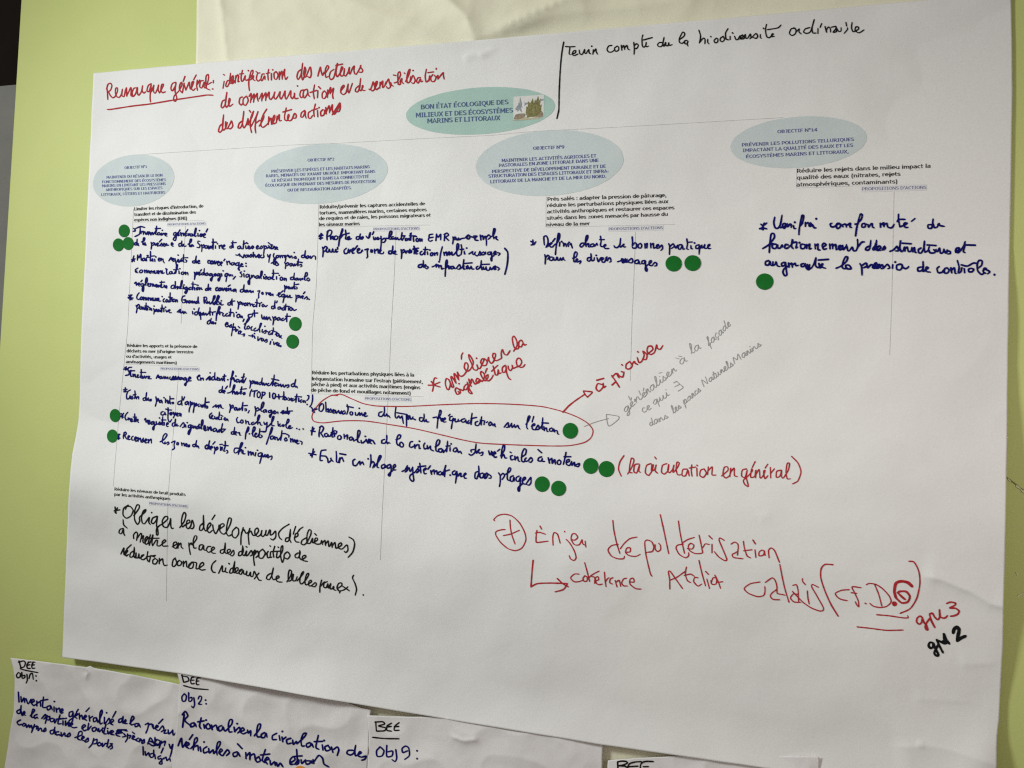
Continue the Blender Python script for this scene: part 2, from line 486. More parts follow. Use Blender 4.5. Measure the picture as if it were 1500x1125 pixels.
def line(ink, frame, items, xh, w, **kw):
    """items: (word, x0, y0, x1, y1) with the ends of its baseline in one magnified view; '*' items: (x, y)"""
    for it in items:
        if it[0] == '*':
            c = fr(frame, it[1], it[2]); r = xh * .75
            for a in (1.45, 2.5, .45):
                a += random.uniform(-.15, .15)
                ink.stroke([(c[0] - r * math.cos(a), c[1] + r * math.sin(a)), (c[0] + r * math.cos(a), c[1] - r * math.sin(a))], w)
            continue
        t, x0, y0, x1, y1 = it
        word(ink, t, fr(frame, x0, y0), fr(frame, x1, y1), xh, w, **kw)


# ------------------------------------------------------------------ printed type: a bold, wide sans (capital height 1)
# strokes: "x,y x,y" is a bar chain, "@cx,cy,rx,ry,from,to" an arc inside a chain
SANS = {
 'A': (1.07, ".08,0 .53,.93 .98,0 ; .25,.26 .82,.26"), 'B': (1.04, ".2,0 .2,1 ; .2,.91 .55,.91 @.55,.72,.26,.19,90,-90 .2,.53 ; .55,.53 @.6,.31,.28,.22,90,-90 .2,.09"),
 'C': (.98, "@.6,.5,.44,.42,50,310"), 'D': (1.13, ".2,0 .2,1 ; .2,.91 .5,.91 @.55,.5,.42,.41,80,-80 .2,.09"),
 'E': (.94, ".2,0 .2,1 ; .2,.91 .85,.91 ; .2,.52 .8,.52 ; .2,.09 .85,.09"), 'F': (.88, ".2,0 .2,1 ; .2,.91 .84,.91 ; .2,.5 .78,.5"),
 'G': (1.1, "@.6,.5,.46,.42,48,270 .94,.1 .94,.48 .6,.48"), 'H': (1.14, ".2,0 .2,1 ; .94,0 .94,1 ; .2,.52 .94,.52"),
 'I': (.74, ".37,0 .37,1 ; .1,.92 .64,.92 ; .1,.08 .64,.08"), 'J': (.76, ".2,.92 .56,.92 .56,.35 @.3,.32,.26,.24,0,-100"),
 'K': (1.06, ".2,0 .2,1 ; .92,1 .32,.5 .98,0"), 'L': (.88, ".2,0 .2,1 ; .2,.09 .84,.09"), 'M': (1.3, ".19,0 .19,1 ; .26,.92 .65,.3 1.04,.92 ; 1.11,0 1.11,1"),
 'N': (1.16, ".19,0 .19,1 ; .25,.95 .91,.05 ; .97,0 .97,1"), 'O': (1.16, "@.58,.5,.46,.42,0,360"), 'P': (1.0, ".2,0 .2,1 ; .2,.91 .5,.91 @.55,.65,.3,.26,90,-90 .2,.39"),
 'Q': (1.16, "@.58,.5,.46,.42,0,360 ; .62,.1 .75,-.16 1.08,-.18"), 'R': (1.07, ".2,0 .2,1 ; .2,.91 .5,.91 @.53,.68,.29,.23,90,-90 .2,.45 ; .5,.45 .98,0"),
 'S': (.96, ".84,.84 .6,.92 @.46,.72,.32,.2,80,200 .3,.58 .68,.45 @.52,.28,.32,.2,30,-110 .1,.16"), 'T': (.93, ".03,.91 .9,.91 ; .465,0 .465,.9"),
 'U': (1.12, ".19,1 .19,.4 @.56,.38,.37,.3,180,360 .93,1"), 'V': (1.05, ".07,1 .525,.07 .98,1"), 'X': (1.06, ".1,1 .96,0 ; .96,1 .1,0"), 'Y': (1.0, ".06,1 .5,.47 .94,1 ; .5,.5 .5,0"),
 'Z': (.95, ".1,.91 .82,.91 .13,.09 .87,.09"), 'W': (1.5, ".06,1 .4,.05 .75,.9 1.1,.05 1.44,1"),
 'a': (.92, ".16,.66 @.42,.44,.31,.24,110,0 .73,0 ; .73,.42 .4,.42 @.36,.22,.25,.16,110,280 .73,.16"), 'b': (.96, ".19,1.04 .19,0 ; @.5,.375,.32,.3,150,-150"),
 'c': (.8, "@.49,.375,.35,.31,55,305"), 'd': (.96, ".77,1.04 .77,0 ; @.46,.375,.32,.3,30,330"), 'e': (.91, ".12,.4 .78,.4 @.46,.39,.34,.3,0,310"),
 'f': (.58, ".28,0 .28,.8 @.5,.8,.22,.2,180,85 ; .06,.66 .54,.66"), 'g': (.96, ".77,.75 .77,-.02 @.48,-.02,.29,.2,0,-130 ; @.46,.385,.32,.29,30,330"),
 'h': (.98, ".19,1.04 .19,0 ; @.48,.42,.29,.24,150,0 .78,0"), 'i': (.46, ".23,0 .23,.74 ; .23,.86 .23,1.03"), 'j': (.52, ".12,.66 .3,.66 .3,-.05 @.12,-.05,.18,.16,0,-90 ; .3,.86 .3,1.03"),
 'k': (.9, ".19,1.04 .19,0 ; .8,.75 .3,.4 .86,0"), 'l': (.46, ".23,0 .23,1.04"), 'm': (1.44, ".19,.74 .19,0 ; @.46,.42,.25,.24,150,0 .72,0 ; @.98,.42,.26,.24,150,0 1.25,0"),
 'n': (.98, ".19,.74 .19,0 ; @.48,.42,.29,.24,150,0 .78,0"), 'o': (.94, "@.47,.375,.35,.3,0,360"), 'p': (.96, ".19,.74 .19,-.28 ; @.5,.375,.32,.3,150,-150"),
 'q': (.96, ".77,.74 .77,-.28 ; @.46,.375,.32,.3,30,330"), 'r': (.68, ".19,.74 .19,0 ; @.45,.4,.26,.26,150,75 .66,.66"), 's': (.82, ".7,.62 .5,.68 @.38,.53,.24,.14,80,210 .6,.33 @.44,.2,.26,.14,20,-110 .1,.12"),
 't': (.62, ".26,.95 .26,.22 @.46,.22,.2,.14,180,280 ; .06,.66 .58,.66"), 'u': (.98, ".79,0 .79,.74 ; .2,.74 .2,.32 @.49,.32,.29,.24,180,330"), 'v': (.9, ".08,.74 .45,.06 .82,.74"),
 'x': (.92, ".1,.74 .82,0 ; .82,.74 .1,0"), 'y': (.9, ".08,.74 .46,.05 ; .82,.74 .34,-.28"), 'z': (.82, ".1,.66 .7,.66 .12,.08 .74,.08"),
 '0': (.98, "@.49,.5,.36,.42,0,360"), '1': (.98, ".2,.78 .5,.82 .5,0 ; .2,.08 .84,.08"), '2': (.98, ".16,.8 @.44,.68,.34,.24,110,-30 .18,.1 .86,.09"), '4': (.98, ".68,0 .68,.95 .12,.3 .92,.3"),
 '9': (.98, "@.48,.65,.34,.27,0,360 ; .82,.6 @.4,.55,.42,.47,0,-95 .2,.08"), '°': (.6, "@.3,.8,.17,.14,0,360"), "'": (.4, ".2,.68 .2,1.04"), ',': (.46, ".26,.16 .16,-.2"), '.': (.46, ".23,0 .23,.2"),
 ':': (.5, ".25,0 .25,.2 ; .25,.52 .25,.72"), '(': (.62, "@.72,.38,.46,.76,125,235"), ')': (.62, "@-.1,.38,.46,.76,55,-55"), '/': (.8, ".08,-.2 .7,1.05"), '-': (.6, ".08,.4 .52,.4"), ' ': (.46, ""),
}
SACC = {'É': ('E', ".48,1.08 .72,1.3"), 'È': ('E', ".6,1.08 .36,1.3"), 'Ô': ('O', ".34,1.1 .58,1.28 .82,1.1"), 'é': ('e', ".42,.84 .64,1.06"), 'è': ('e', ".52,.84 .3,1.06"),
        'ê': ('e', ".24,.86 .46,1.04 .68,.86"), 'à': ('a', ".52,.84 .3,1.06"), 'â': ('a', ".22,.86 .44,1.04 .66,.86"), 'î': ('i', ".0,.86 .23,1.04 .46,.86")}


def sans_chains(spec):
    out = []
    for st in spec.split(';'):
        pts = []
        for t in st.split():
            if t[0] == '@':
                cx, cy, rx, ry, a0, a1 = map(float, t[1:].split(','))
                n = max(3, int(abs(a1 - a0) / 30) + 1)
                for k in range(n + 1):
                    a = math.radians(a0 + (a1 - a0) * k / n)
                    pts.append((cx + rx * math.cos(a), cy + ry * math.sin(a)))
            else: pts.append(tuple(map(float, t.split(','))))
        if pts: out.append(pts)
    return out


def printed(ink, frame, rows, cap, bold=0.2):
    for text, x0, y0, x1, y1 in rows:
        a = np.array(fr(frame, x0, y0)); b = np.array(fr(frame, x1, y1))
        adv = 0; G = []
        for ch in text:
            if ch in SACC:
                base, ac = SACC[ch]; w, sp = SANS[base]; sp = sp + ' ; ' + ac
            else: w, sp = SANS[ch]
            G.append((adv, sp)); adv += w
        e = (b - a) / (adv - .2)
        un = np.hypot(*(b - a))
        sx_ = min(1.55, cap / np.hypot(*e))
        vx = np.array([(b - a)[1] * 0.3 / un, -1.0]) * cap
        k = 0
        for ox, sp in G:
            for pts in sans_chains(sp):
                P = np.array(pts); h = bold / 2
                T = np.zeros_like(P); seg = np.diff(P, axis=0)
                L = np.hypot(seg[:, 0], seg[:, 1]); L[L == 0] = 1e-6; seg = seg / L[:, None]
                N = np.stack([-seg[:, 1], seg[:, 0]], -1)
                off = np.zeros_like(P)
                off[0] = N[0]; off[-1] = N[-1]
                for i in range(1, len(P) - 1):
                    m = N[i - 1] + N[i]; q = m @ m
                    off[i] = m * 2 / q if q > .6 else N[i]
                if len(P) > 2 and np.hypot(*(P[0] - P[-1])) < .01:
                    m = N[0] + N[-1]; off[0] = off[-1] = m * 2 / (m @ m)
                k = (k + 1) % 4; lf = ink.lift + k * 0.00003
                prev = None
                for p, o in zip(P, off):
                    pr = []
                    for s_ in (1, -1):
                        q = p + o * np.array([sx_, 0.62]) * h * s_
                        w_ = a + e * (q[0] + ox - .1) + vx * q[1]
                        pr.append(ink.add(w_[0], w_[1], lf))
                    if prev: ink.f.append((prev[0], pr[0], pr[1], prev[1]))
                    prev = pr


def ellipse(ink, c, hx, hy, n=72, rings=14):
    ctr = ink.add(c[0], c[1], ink.lift); prev = None
    for r in range(1, rings + 1):
        k = r / rings
        ring = []
        for i in range(n):
            a = 2 * math.pi * i / n
            kk = k * (1 + (random.uniform(-.004, .004) if r == rings else 0))
            ring.append(ink.add(c[0] + kk * (hx[0] * math.cos(a) + hy[0] * math.sin(a)), c[1] + kk * (hx[1] * math.cos(a) + hy[1] * math.sin(a)), ink.lift))
        for i in range(n):
            j = (i + 1) % n
            ink.f.append((ctr, ring[i], ring[j]) if prev is None else (prev[i], ring[i], ring[j], prev[j]))
        prev = ring


def quadfill(ink, c, nu=10, nv=6):
    c = [np.array(p, float) for p in c]
    idx = [[ink.add(*((1 - v) * ((1 - u) * c[0] + u * c[1]) + v * ((1 - u) * c[3] + u * c[2])), ink.lift)
            for u in np.linspace(0, 1, nu)] for v in np.linspace(0, 1, nv)]
    for j in range(nv - 1):
        for i in range(nu - 1): ink.f.append((idx[j][i], idx[j + 1][i], idx[j + 1][i + 1], idx[j][i + 1]))


def polyfill(ink, pts):
    ink.f.append(tuple(ink.add(x, y, ink.lift) for x, y in pts))

# ================================================================== THE SETTING
# green painted wall face: ends in a corner on the left (nearly upright line of sight at photo x 29 -> 7)
xe = wall_pt(29, 0)[0]; xe2 = wall_pt(7.5, 400)[0]
XL = float((xe + xe2) / 2)


def box_obj(name, x0, x1, y0, y1, z0, z1, mat, parent=None, bevel=0.0):
    v = [(x, y, z) for x in (x0, x1) for y in (y0, y1) for z in (z0, z1)]
    f = [(0, 1, 3, 2), (4, 6, 7, 5), (0, 4, 5, 1), (2, 3, 7, 6), (0, 2, 6, 4), (1, 5, 7, 3)]
    o = link_mesh(name, v, f, mat, parent, smooth=False)
    if bevel:
        b = o.modifiers.new('bevel', 'BEVEL'); b.width = bevel; b.segments = 3
    return o


wall = box_obj('wall', XL, 3.2, 0.0, 0.22, 0.0, 2.75, M['wall'], bevel=0.002)
tag(wall, 'light green painted wall that all the sheets hang on, its corner at the left', kind='structure')
floor = box_obj('floor', -9.0, 4.0, -3.0, 3.0, -0.1, -0.004, M['tape'])
tag(floor, kind='structure')
back = box_obj('wall', -9.0, XL - 0.02, 2.4, 2.5, -0.1, 4.6, M['dark'])
tag(back, 'dark far wall glimpsed past the green corner', kind='structure')

# crack and chipped spots in the paint by the right edge
CK = Sheet(0.0, lambda X, Z: X * 0)
ink = Ink(CK, 0.0004)
ink.stroke([(1472, 697), (1479, 703), (1486, 708), (1492, 713), (1500, 719), (1512, 728)], 2.2, vary=.5)
ink.build('crack', M['crack'], wall, 'dark crack in the paint right of the poster')
ink = Ink(CK, 0.0007)
ink.stroke([(1489, 712), (1494, 716), (1501, 722), (1509, 729)], 3.0, vary=.8)
ink.stroke([(1477, 702), (1480, 705)], 1.4)
ink.stroke([(1491, 873), (1496, 870), (1501, 868)], 1.6, vary=.8)
ink.stroke([(1488, 838), (1490, 842)], 1.1)
ink.build('bare_plaster', M['chip'], wall, 'pale bare plaster showing in the cracked paint')

# blue-grey panel standing back beyond the corner
py_ = 0.62
a = wall_pt(0, 108.5, py_); b = wall_pt(21, 104.5, py_)
pr = bpy.data.objects.new('display_panel', None); COL.objects.link(pr)
pr.location = (float(a[0]) - 0.4, py_, 0)
tag(pr, 'blue grey panel standing beyond the left corner of the green wall', 'panel')
slope = (b[2] - a[2]) / (b[0] - a[0])
x0, x1 = -0.75, 0.85; zt = float(a[2]) - (0.4 * slope)
def panel_mesh(name, x0, x1, y0, y1, zb, zt, mat, sl):
    v = [(x, y, (zb if k == 0 else zt + sl * (x)) ) for x in (x0, x1) for y in (y0, y1) for k in (0, 1)]
    f = [(0, 1, 3, 2), (4, 6, 7, 5), (0, 4, 5, 1), (2, 3, 7, 6), (0, 2, 6, 4), (1, 5, 7, 3)]
    return link_mesh(name, v, f, mat, pr, smooth=False)
panel_mesh('board', x0, x1, 0, 0.03, 0.35, zt, M['panel'], 0)
panel_mesh('foot', -0.70, -0.64, -0.15, 0.2, 0.0, 0.35, M['dark'], 0)
panel_mesh('foot', 0.70, 0.76, -0.15, 0.2, 0.0, 0.35, M['dark'], 0)

# ================================================================== THE SHEETS
# --- cream flip-chart sheet, crumpled, at the back
CR = [crease([(610, -60), (648, -5), (690, 35), (700, 66), (705, 110)]),
      crease([(900, -60), (850, -5), (780, 30), (735, 52), (700, 62)]),
      crease([(322, -30), (330, 25), (333, 62), (336, 110)]),
      crease([(440, -40), (520, 10), (600, 40), (650, 68)]),
      crease([(740, 45), (830, 25), (960, 10), (1100, -20)])]


PT = [W2(137, 107), W2(1481, -11)]
PS = (PT[1][1] - PT[0][1]) / (PT[1][0] - PT[0][0])


TOPX = W2(690, 70)[0]


def cream_relief(X, Z):
    ztop = PT[0][1] + PS * (X - PT[0][0])
    above = sstep(-0.025, 0.03, Z - ztop)          # flat where the poster presses it to the wall
    h = 0.0030 * perlin(X * 7, Z * 7, 1) + 0.0034 * (1 - 2.2 * np.abs(perlin(X * 5 + 3, Z * 8 + 1, 6))) + 0.0014 * (1 - 2 * np.abs(perlin(X * 17, Z * 20, 7))) + 0.0008 * perlin(X * 22, Z * 22, 2) + 0.0005 * perlin(X * 55, Z * 55, 3)
    for k, (c, amp, wd) in enumerate(zip(CR, (0.0120, 0.0120, 0.0040, 0.0075, 0.005), (0.022, 0.020, 0.008, 0.03, 0.02))):
        d, p = seg_dist(X, Z, c)
        h = h + amp * np.exp(-np.abs(d) / wd) * (1 if k != 2 else 1) * np.where(d > 0, 1, np.exp(-np.abs(d) / (wd * 2)))
    return np.maximum(h + 0.001, 0.0) * (0.10 + 0.90 * above) * (0.55 + 0.45 * np.exp(-(np.maximum(X - TOPX, 0) / 0.35) ** 2))


cream = Sheet(0.0012, cream_relief)
o = build_sheet('flipchart_sheet', cream, [(288, -70), (1400, -170)], [(262, 1262), (1395, 1400)],
                [(289, -70), (288, 40), (284, 200), (262, 1262)], [(1400, -170), (1395, 1400)], 330, 300, M['cream'], wobble=0.5)
tag(o, 'crumpled cream flipchart sheet stuck to the green wall behind the poster', 'paper sheet')

# --- the poster
pc = dict(
    right=crease([(1340, 838), (1375, 845), (1400, 856), (1418, 863), (1445, 880), (1480, 888)]),
    corner=crease([(1300, 1090), (1360, 1088), (1400, 1096), (1440, 1108), (1470, 1118)]),
    corner2=crease([(1395, 1200), (1420, 1130), (1450, 1085), (1470, 1050)]),
    pinch1=crease([(680, 92), (700, 84), (716, 84), (726, 80)]),
    pinch2=crease([(704, 88), (722, 80), (735, 76)]),
    fold=crease([(60, 690), (116, 678), (180, 672), (330, 690), (520, 712)]),
    bump=crease([(1110, 758), (1124, 753), (1134, 755)]),
    dimple=crease([(350, 690), (520, 660), (760, 690)]),
    c5=crease([(1330, 1020), (1400, 1024), (1440, 1028)]),
    c6=crease([(1340, 1084), (1355, 1087)]),
    c7=crease([(1400, 970), (1470, 968)]),
    top=crease([(600, 95), (700, 78), (800, 78), (900, 66)]),
)
PB = [W2(90, 963), W2(1459, 1178)]
PBS = (PB[1][1] - PB[0][1]) / (PB[1][0] - PB[0][0])
PRX = W2(1473, 560)[0]
PLX = W2(116, 560)[0]
BX = W2(430, 1010)[0]
FOLDZ = W2(105, 700)[1]


def poster_relief(X, Z):
    h = 0.0052 * perlin(X * 2.6 + 5, Z * 3.2 + 2, 11) + 0.0048 * perlin(X * 7 + 3, Z * 8, 12) + 0.00125 * perlin(X * 19, Z * 22, 13) + 0.00016 * perlin(X * 50, Z * 50, 14)
    zb = PB[0][1] + PBS * (X - PB[0][0])
    q = np.clip(1 - (Z - zb) / 0.055, 0, 1.3)
    q2 = np.clip(1 - (Z - zb) / 0.085, 0, 1.3)
    h = h + 0.019 * np.exp(-((X - BX) / 0.12) ** 2) * q2 * q2
    h = h + 0.0095 * q * q * (1 + 0.4 * perlin(X * 5 + 1, X * 0 + .3, 15))
    h = h + 0.013 * np.exp(-((Z - zb - 0.27 - 0.06 * perlin(X * 2.2, X * 0 + .6, 18)) / 0.13) ** 2) * sstep(0.25, 0.75, X)       # the bottom edge stands off the wall
    q = np.clip(1 - (PRX - X) / 0.12, 0, 1.2)
    h = h - 0.0030 * q * sstep(-0.05, 0.25, Z - W2(1478, 420)[1]) - 0.0008 * q + 0.0010 * q * q * (0.6 + 0.9 * perlin(Z * 4 + 8, Z * 0 + .3, 16))     # and so does the right edge
    q = np.clip(1 - (X - PLX) / 0.10, 0, 1.2)
    h = h + 0.0015 * q * q
    # the sheet bulges off the wall across its lower left part
    zc = FOLDZ - 0.10 * (X - PLX)
    side = np.exp(-(np.maximum(X - PLX, 0) / 0.42) ** 2)
    h = h + 0.027 * side * sstep(-0.105, 0.0, -(Z - zc)) * (1 - 0.88 * (0.5 * sstep(0.0, 0.09, -(Z - zc)) + 0.5 * sstep(0.0, 0.24, -(Z - zc))))

    def ridge(key, amp, wd, lo=0.0, hi=1.0, side=0.0):
        d, p = seg_dist(X, Z, pc[key])
        env = sstep(0, 0.18, p) * (1 - sstep(0.6, 1, p) * (0 if key in ('right', 'corner') else 1))
        env = np.where((p <= 0), 0, env)
        if side:
            return amp * env * np.exp(-np.abs(d) / np.where(d * side > 0, wd * 3.2, wd))
        return amp * env * np.exp(-(d / wd) ** 2)
    up = np.clip(1 - (PT[0][1] + PS * (X - PT[0][0]) - Z) / 0.09, 0, 1.3)          # top edge pushed out by the crumpled sheet behind
    h = h + 0.0095 * up * up * np.exp(-(np.abs(X - TOPX) / 0.36) ** 3)
    h = h + 0.0011 * (1 - 2.4 * np.abs(perlin(X * 9 + 4, Z * 10 + 6, 19))) * sstep(0.10, 0.45, np.abs(perlin(X * 1.7 + 2.3, Z * 1.9 + 4.4, 17)) + 0.25 * sstep(0.9, 1.15, X))
    h = h + ridge('right', 0.0034, 0.006, side=1)
    h = h + ridge('corner', 0.0035, 0.014, side=-1) + ridge('corner2', 0.005, 0.02)
    h = h + ridge('pinch1', 0.0011, 0.005) + ridge('pinch2', 0.0008, 0.004) + ridge('top', -0.0008, 0.02)
    h = h + ridge('bump', 0.0004, 0.006)
    h = h + ridge('c5', 0.0009, 0.006, side=1) + ridge('c6', 0.0009, 0.003) + ridge('c7', 0.0009, 0.005, side=1)
    return np.maximum(h, -0.0022)


poster = Sheet(0.0048, poster_relief)
PO = build_sheet('poster', poster,
                 [(137, 107), (215, 100), (300, 92), (420, 82), (520, 74), (720, 57), (900, 41), (1150, 19), (1300, 5), (1360, 0), (1481, -11)],
                 [(91, 963), (180, 975), (260, 986), (400, 1010), (480, 1024.5), (636, 1050.5), (760, 1071), (882, 1091), (980, 1105), (1119, 1125), (1459, 1178)],
                 [(137, 107), (123.5, 400), (118.5, 500), (116.5, 590), (115, 615), (111, 640), (106, 665), (103, 690), (101, 720), (99.5, 760), (91, 963)],
                 [(1481, -11), (1482.7, 60), (1483.2, 130), (1481, 262), (1477, 480), (1475.5, 600), (1474, 720), (1469, 950), (1463.8, 1045), (1463.5, 1052), (1460.5, 1080), (1459, 1178)],
                 560, 440, M['paper'], wobble=0.45)
tag(PO, 'very large white printed poster covered in blue, red and black handwriting', 'poster')


# --- the small sheets along the bottom
def note_relief(seed, px0, py0, px1, py1, extra=()):
    pa = W2(px0, py0); pb = W2(px1, py1)
    sl = (pb[1] - pa[1]) / (pb[0] - pa[0])

    def f(X, Z):
        h = 0.0044 * perlin(X * 11 + seed, Z * 11, 20 + seed) + 0.0034 * (1 - 2 * np.abs(perlin(X * 15, Z * 17 + seed, 31 + seed))) + 0.0012 * perlin(X * 30, Z * 30 + seed, 21 + seed) + 0.0004 * perlin(X * 70, Z * 70, 22 + seed)
        ztop = pa[1] + sl * (X - pa[0])
        q = np.clip(1 - (ztop - Z) / 0.05, 0, 1.3)
        h = h + 0.0015 * q * q
        for pts, amp, wd in extra:
            d, p = seg_dist(X, Z, pts)
            h = h + amp * np.exp(-np.abs(d) / wd)
        return np.maximum(h + 0.0015, 0)
    return f


def add_note(relief, base, top, bottom, left, right, label):
    sh = Sheet(base, relief)
    o = build_sheet('note_sheet', sh, top, bottom, left, right, 150, 120, M['note'], wobble=0.35)
    tag(o, label, 'paper note', 'handwritten sheets below the poster')
    return sh, o


n1, N1O = add_note(note_relief(1, 15, 964, 260, 1001, [(crease([(130, 974), (135, 982), (131, 990)]), 0.0035, 0.003)]), 0.0012,
                   [(15, 963.7), (60, 969), (93, 973), (127, 977.5), (132, 975.5), (137, 978.5), (200, 989.5), (250, 999.7), (264, 1003)],
                   [(-3, 1205), (262, 1250)],
                   [(15, 963.7), (19, 978), (21.5, 994), (21, 1020), (19.6, 1044), (14, 1075), (11.2, 1095), (6.5, 1125), (-3, 1205)],
                   [(264, 1003), (262, 1250)],
                   'creased white note at far left with navy writing about an inventory, marked Obj1')
n2, N2O = add_note(note_relief(2, 258, 985, 543, 1040, [(crease([(262, 988), (275, 1010), (262, 1060)]), 0.0012, 0.006)]), 0.0046,
                   [(259, 984), (300, 984), (400, 1000), (480, 1018), (528, 1037), (543, 1040)],
                   [(250, 1240), (536, 1290)],
                   [(259, 984), (263.5, 1000), (261, 1020), (259, 1060), (255, 1090), (252, 1125), (250, 1240)],
                   [(543, 1040), (541, 1060), (538, 1125), (536, 1290)],
                   'white note second from left with navy writing about vehicle traffic, marked Obj2')
n3, N3O = add_note(note_relief(3, 537, 1047, 882, 1085, [(crease([(670, 1075), (685, 1080), (700, 1078)]), 0.003, 0.004)]), 0.0050,
                   [(537, 1047.5), (560, 1049), (600, 1050), (640, 1050), (760, 1064), (882, 1084)],
                   [(535, 1300), (878, 1330)],
                   [(537, 1047.5), (539, 1060), (540.5, 1080), (538, 1125), (535, 1300)],
                   [(883, 1084), (882.8, 1092), (882, 1125), (878, 1330)],
                   'white note third from left, marked Obj 9, mostly blank where it shows')
n4, N4O = add_note(note_relief(4, 890, 1114, 1200, 1100), 0.0036,
                   [(890.5, 1114), (900, 1113), (935, 1110.5), (980, 1108), (1200, 1108)],
                   [(888, 1330), (1196, 1360)],
                   [(890.5, 1114), (889.8, 1120), (888, 1330)],
                   [(1200, 1108), (1196, 1360)],
                   'rightmost white note, only a strip of it and the tops of its letters in view')

# ================================================================== PRINT ON THE POSTER
def bubble(mat, c, hx, hy, frame, rows, cap, tmat, label, bold=0.225):
    ox, oy, s = FR[frame]
    ink = Ink(poster, 0.00022)
    ellipse(ink, fr(frame, *c), (hx[0] / s, hx[1] / s), (hy[0] / s, hy[1] / s))
    e = ink.build('printed_bubble', mat, PO, label)
    t = Ink(poster, 0.0004)
    printed(t, frame, rows, cap, bold)
    t.build('printed_text', tmat, e)
    return e


top_bubble = bubble(M['teal'], (720, 412), (546, -33), (-4, 172), 'C',
       [("BON ÉTAT ÉCOLOGIQUE DES", 285, 402, 922, 364), ("MILIEUX ET DES ÉCOSYSTÈMES", 248, 462, 955, 425), ("MARINS ET LITTORAUX", 332, 504, 862, 481)],
       7.0, M['print_slate'], 'teal ellipse with the poster title and a small sea picture')
bubble(M['pale'], (316, 226), (248, -15), (-8, 158), 'F',
       [("OBJECTIF N°1", 262, 158, 398, 150), ("MAINTENIR OU RÉTABLIR LE BON", 152, 216, 492, 203), ("FONCTIONNEMENT DES ÉCOSYSTÈMES", 125, 244, 513, 231),
        ("MARINS EN LIMITANT LES PRESSIONS", 125, 268, 511, 255), ("ANTHROPIQUES SUR LES ESPACES", 148, 292, 491, 280), ("LITTORAUX, CÔTIERS ET HAUTURIERS", 120, 322, 508, 308)],
       4.1, M['print_blue'], 'pale blue ellipse of objective 1', 0.19)
bubble(M['pale'], (393, 195), (350, -22), (-4, 156), 'G',
       [("OBJECTIF N°2", 325, 132, 463, 126), ("PRÉSERVER LES ESPÈCES ET LES HABITATS MARINS", 135, 190, 648, 166), ("RARES, MENACÉS OU JOUANT UN RÔLE IMPORTANT DANS", 107, 214, 677, 190),
        ("LE RÉSEAU TROPHIQUE ET DANS LA CONNECTIVITÉ", 137, 238, 643, 217), ("ÉCOLOGIQUE EN PRENANT DES MESURES DE PROTECTION", 104, 264, 678, 242), ("OU DE RESTAURATION ADAPTÉES.", 220, 289, 554, 276)],
       4.4, M['print_blue'], 'pale blue ellipse of objective 2', 0.20)
bubble(M['pale'], (494, 232), (427, -22), (-4, 190), 'H',
       [("OBJECTIF N°9", 400, 157, 578, 149), ("MAINTENIR LES ACTIVITÉS AGRICOLES ET", 218, 228, 762, 200), ("PASTORALES EN ZONE LITTORALE DANS UNE", 202, 256, 776, 226),
        ("PERSPECTIVE DE DÉVELOPPEMENT DURABLE ET DE", 162, 291, 818, 260), ("STRUCTURATION DES ESPACES LITTORAUX ET INFRA-", 142, 318, 835, 288), ("LITTORAUX DE LA MANCHE ET DE LA MER DU NORD.", 152, 350, 820, 318)],
       4.9, M['print_blue'], 'pale blue ellipse of objective 9')
bubble(M['pale'], (400, 161), (333, -22), (-3, 125), 'I',
       [("OBJECTIF N°14", 297, 118, 490, 108), ("PRÉVENIR LES POLLUTIONS TELLURIQUES", 123, 183, 668, 155), ("IMPACTANT LA QUALITÉ DES EAUX ET LES", 127, 210, 664, 184),
        ("ÉCOSYSTÈMES MARINS ET LITTORAUX,", 143, 240, 643, 215)],
       5.0, M['print_blue'], 'pale blue ellipse of objective 14')

# the little sea picture in the title ellipse
FR['V'] = (735, 135, 15)
ink = Ink(poster, 0.0004)
quadfill(ink, [fr('V', 257, 103), fr('V', 930, 58), fr('V', 925, 520), fr('V', 258, 628)], 8, 6)
pic = ink.build('sea_picture', M['pic'], top_bubble, 'small picture of fish, seaweed and rocks')
LV = 0.00055


def patch(name, mat, polys, lift):
    ink = Ink(poster, lift)
    for p in polys: polyfill(ink, [fr('V', *q) for q in p])
    return ink


def join_into(o, ink, mat):
    """add flat print in another colour to an existing printed object"""
    V = ink.sheet.at(np.array(ink.px), np.array(ink.py)); V[:, 1] -= np.array(ink.l)
    me = o.data; old = [tuple(v.co) for v in me.vertices]; of = [tuple(p.vertices) for p in me.polygons]; om = [p.material_index for p in me.polygons]
    mats = list(me.materials)
    n0 = len(old); nm = bpy.data.meshes.new(me.name)
    fs = []
    for f in ink.f:
        area = sum(V[f[i]][0] * V[f[(i + 1) % len(f)]][2] - V[f[(i + 1) % len(f)]][0] * V[f[i]][2] for i in range(len(f)))
        ff = f if area > 0 else f[::-1]
        fs.append(tuple(n0 + i for i in ff))
    nm.from_pydata(old + [tuple(map(float, v)) for v in V], [], of + fs)
    for m in mats: nm.materials.append(m)
    nm.materials.append(mat)
    for i, p in enumerate(nm.polygons): p.material_index = om[i] if i < len(of) else len(mats)
    nm.update(); o.data = nm


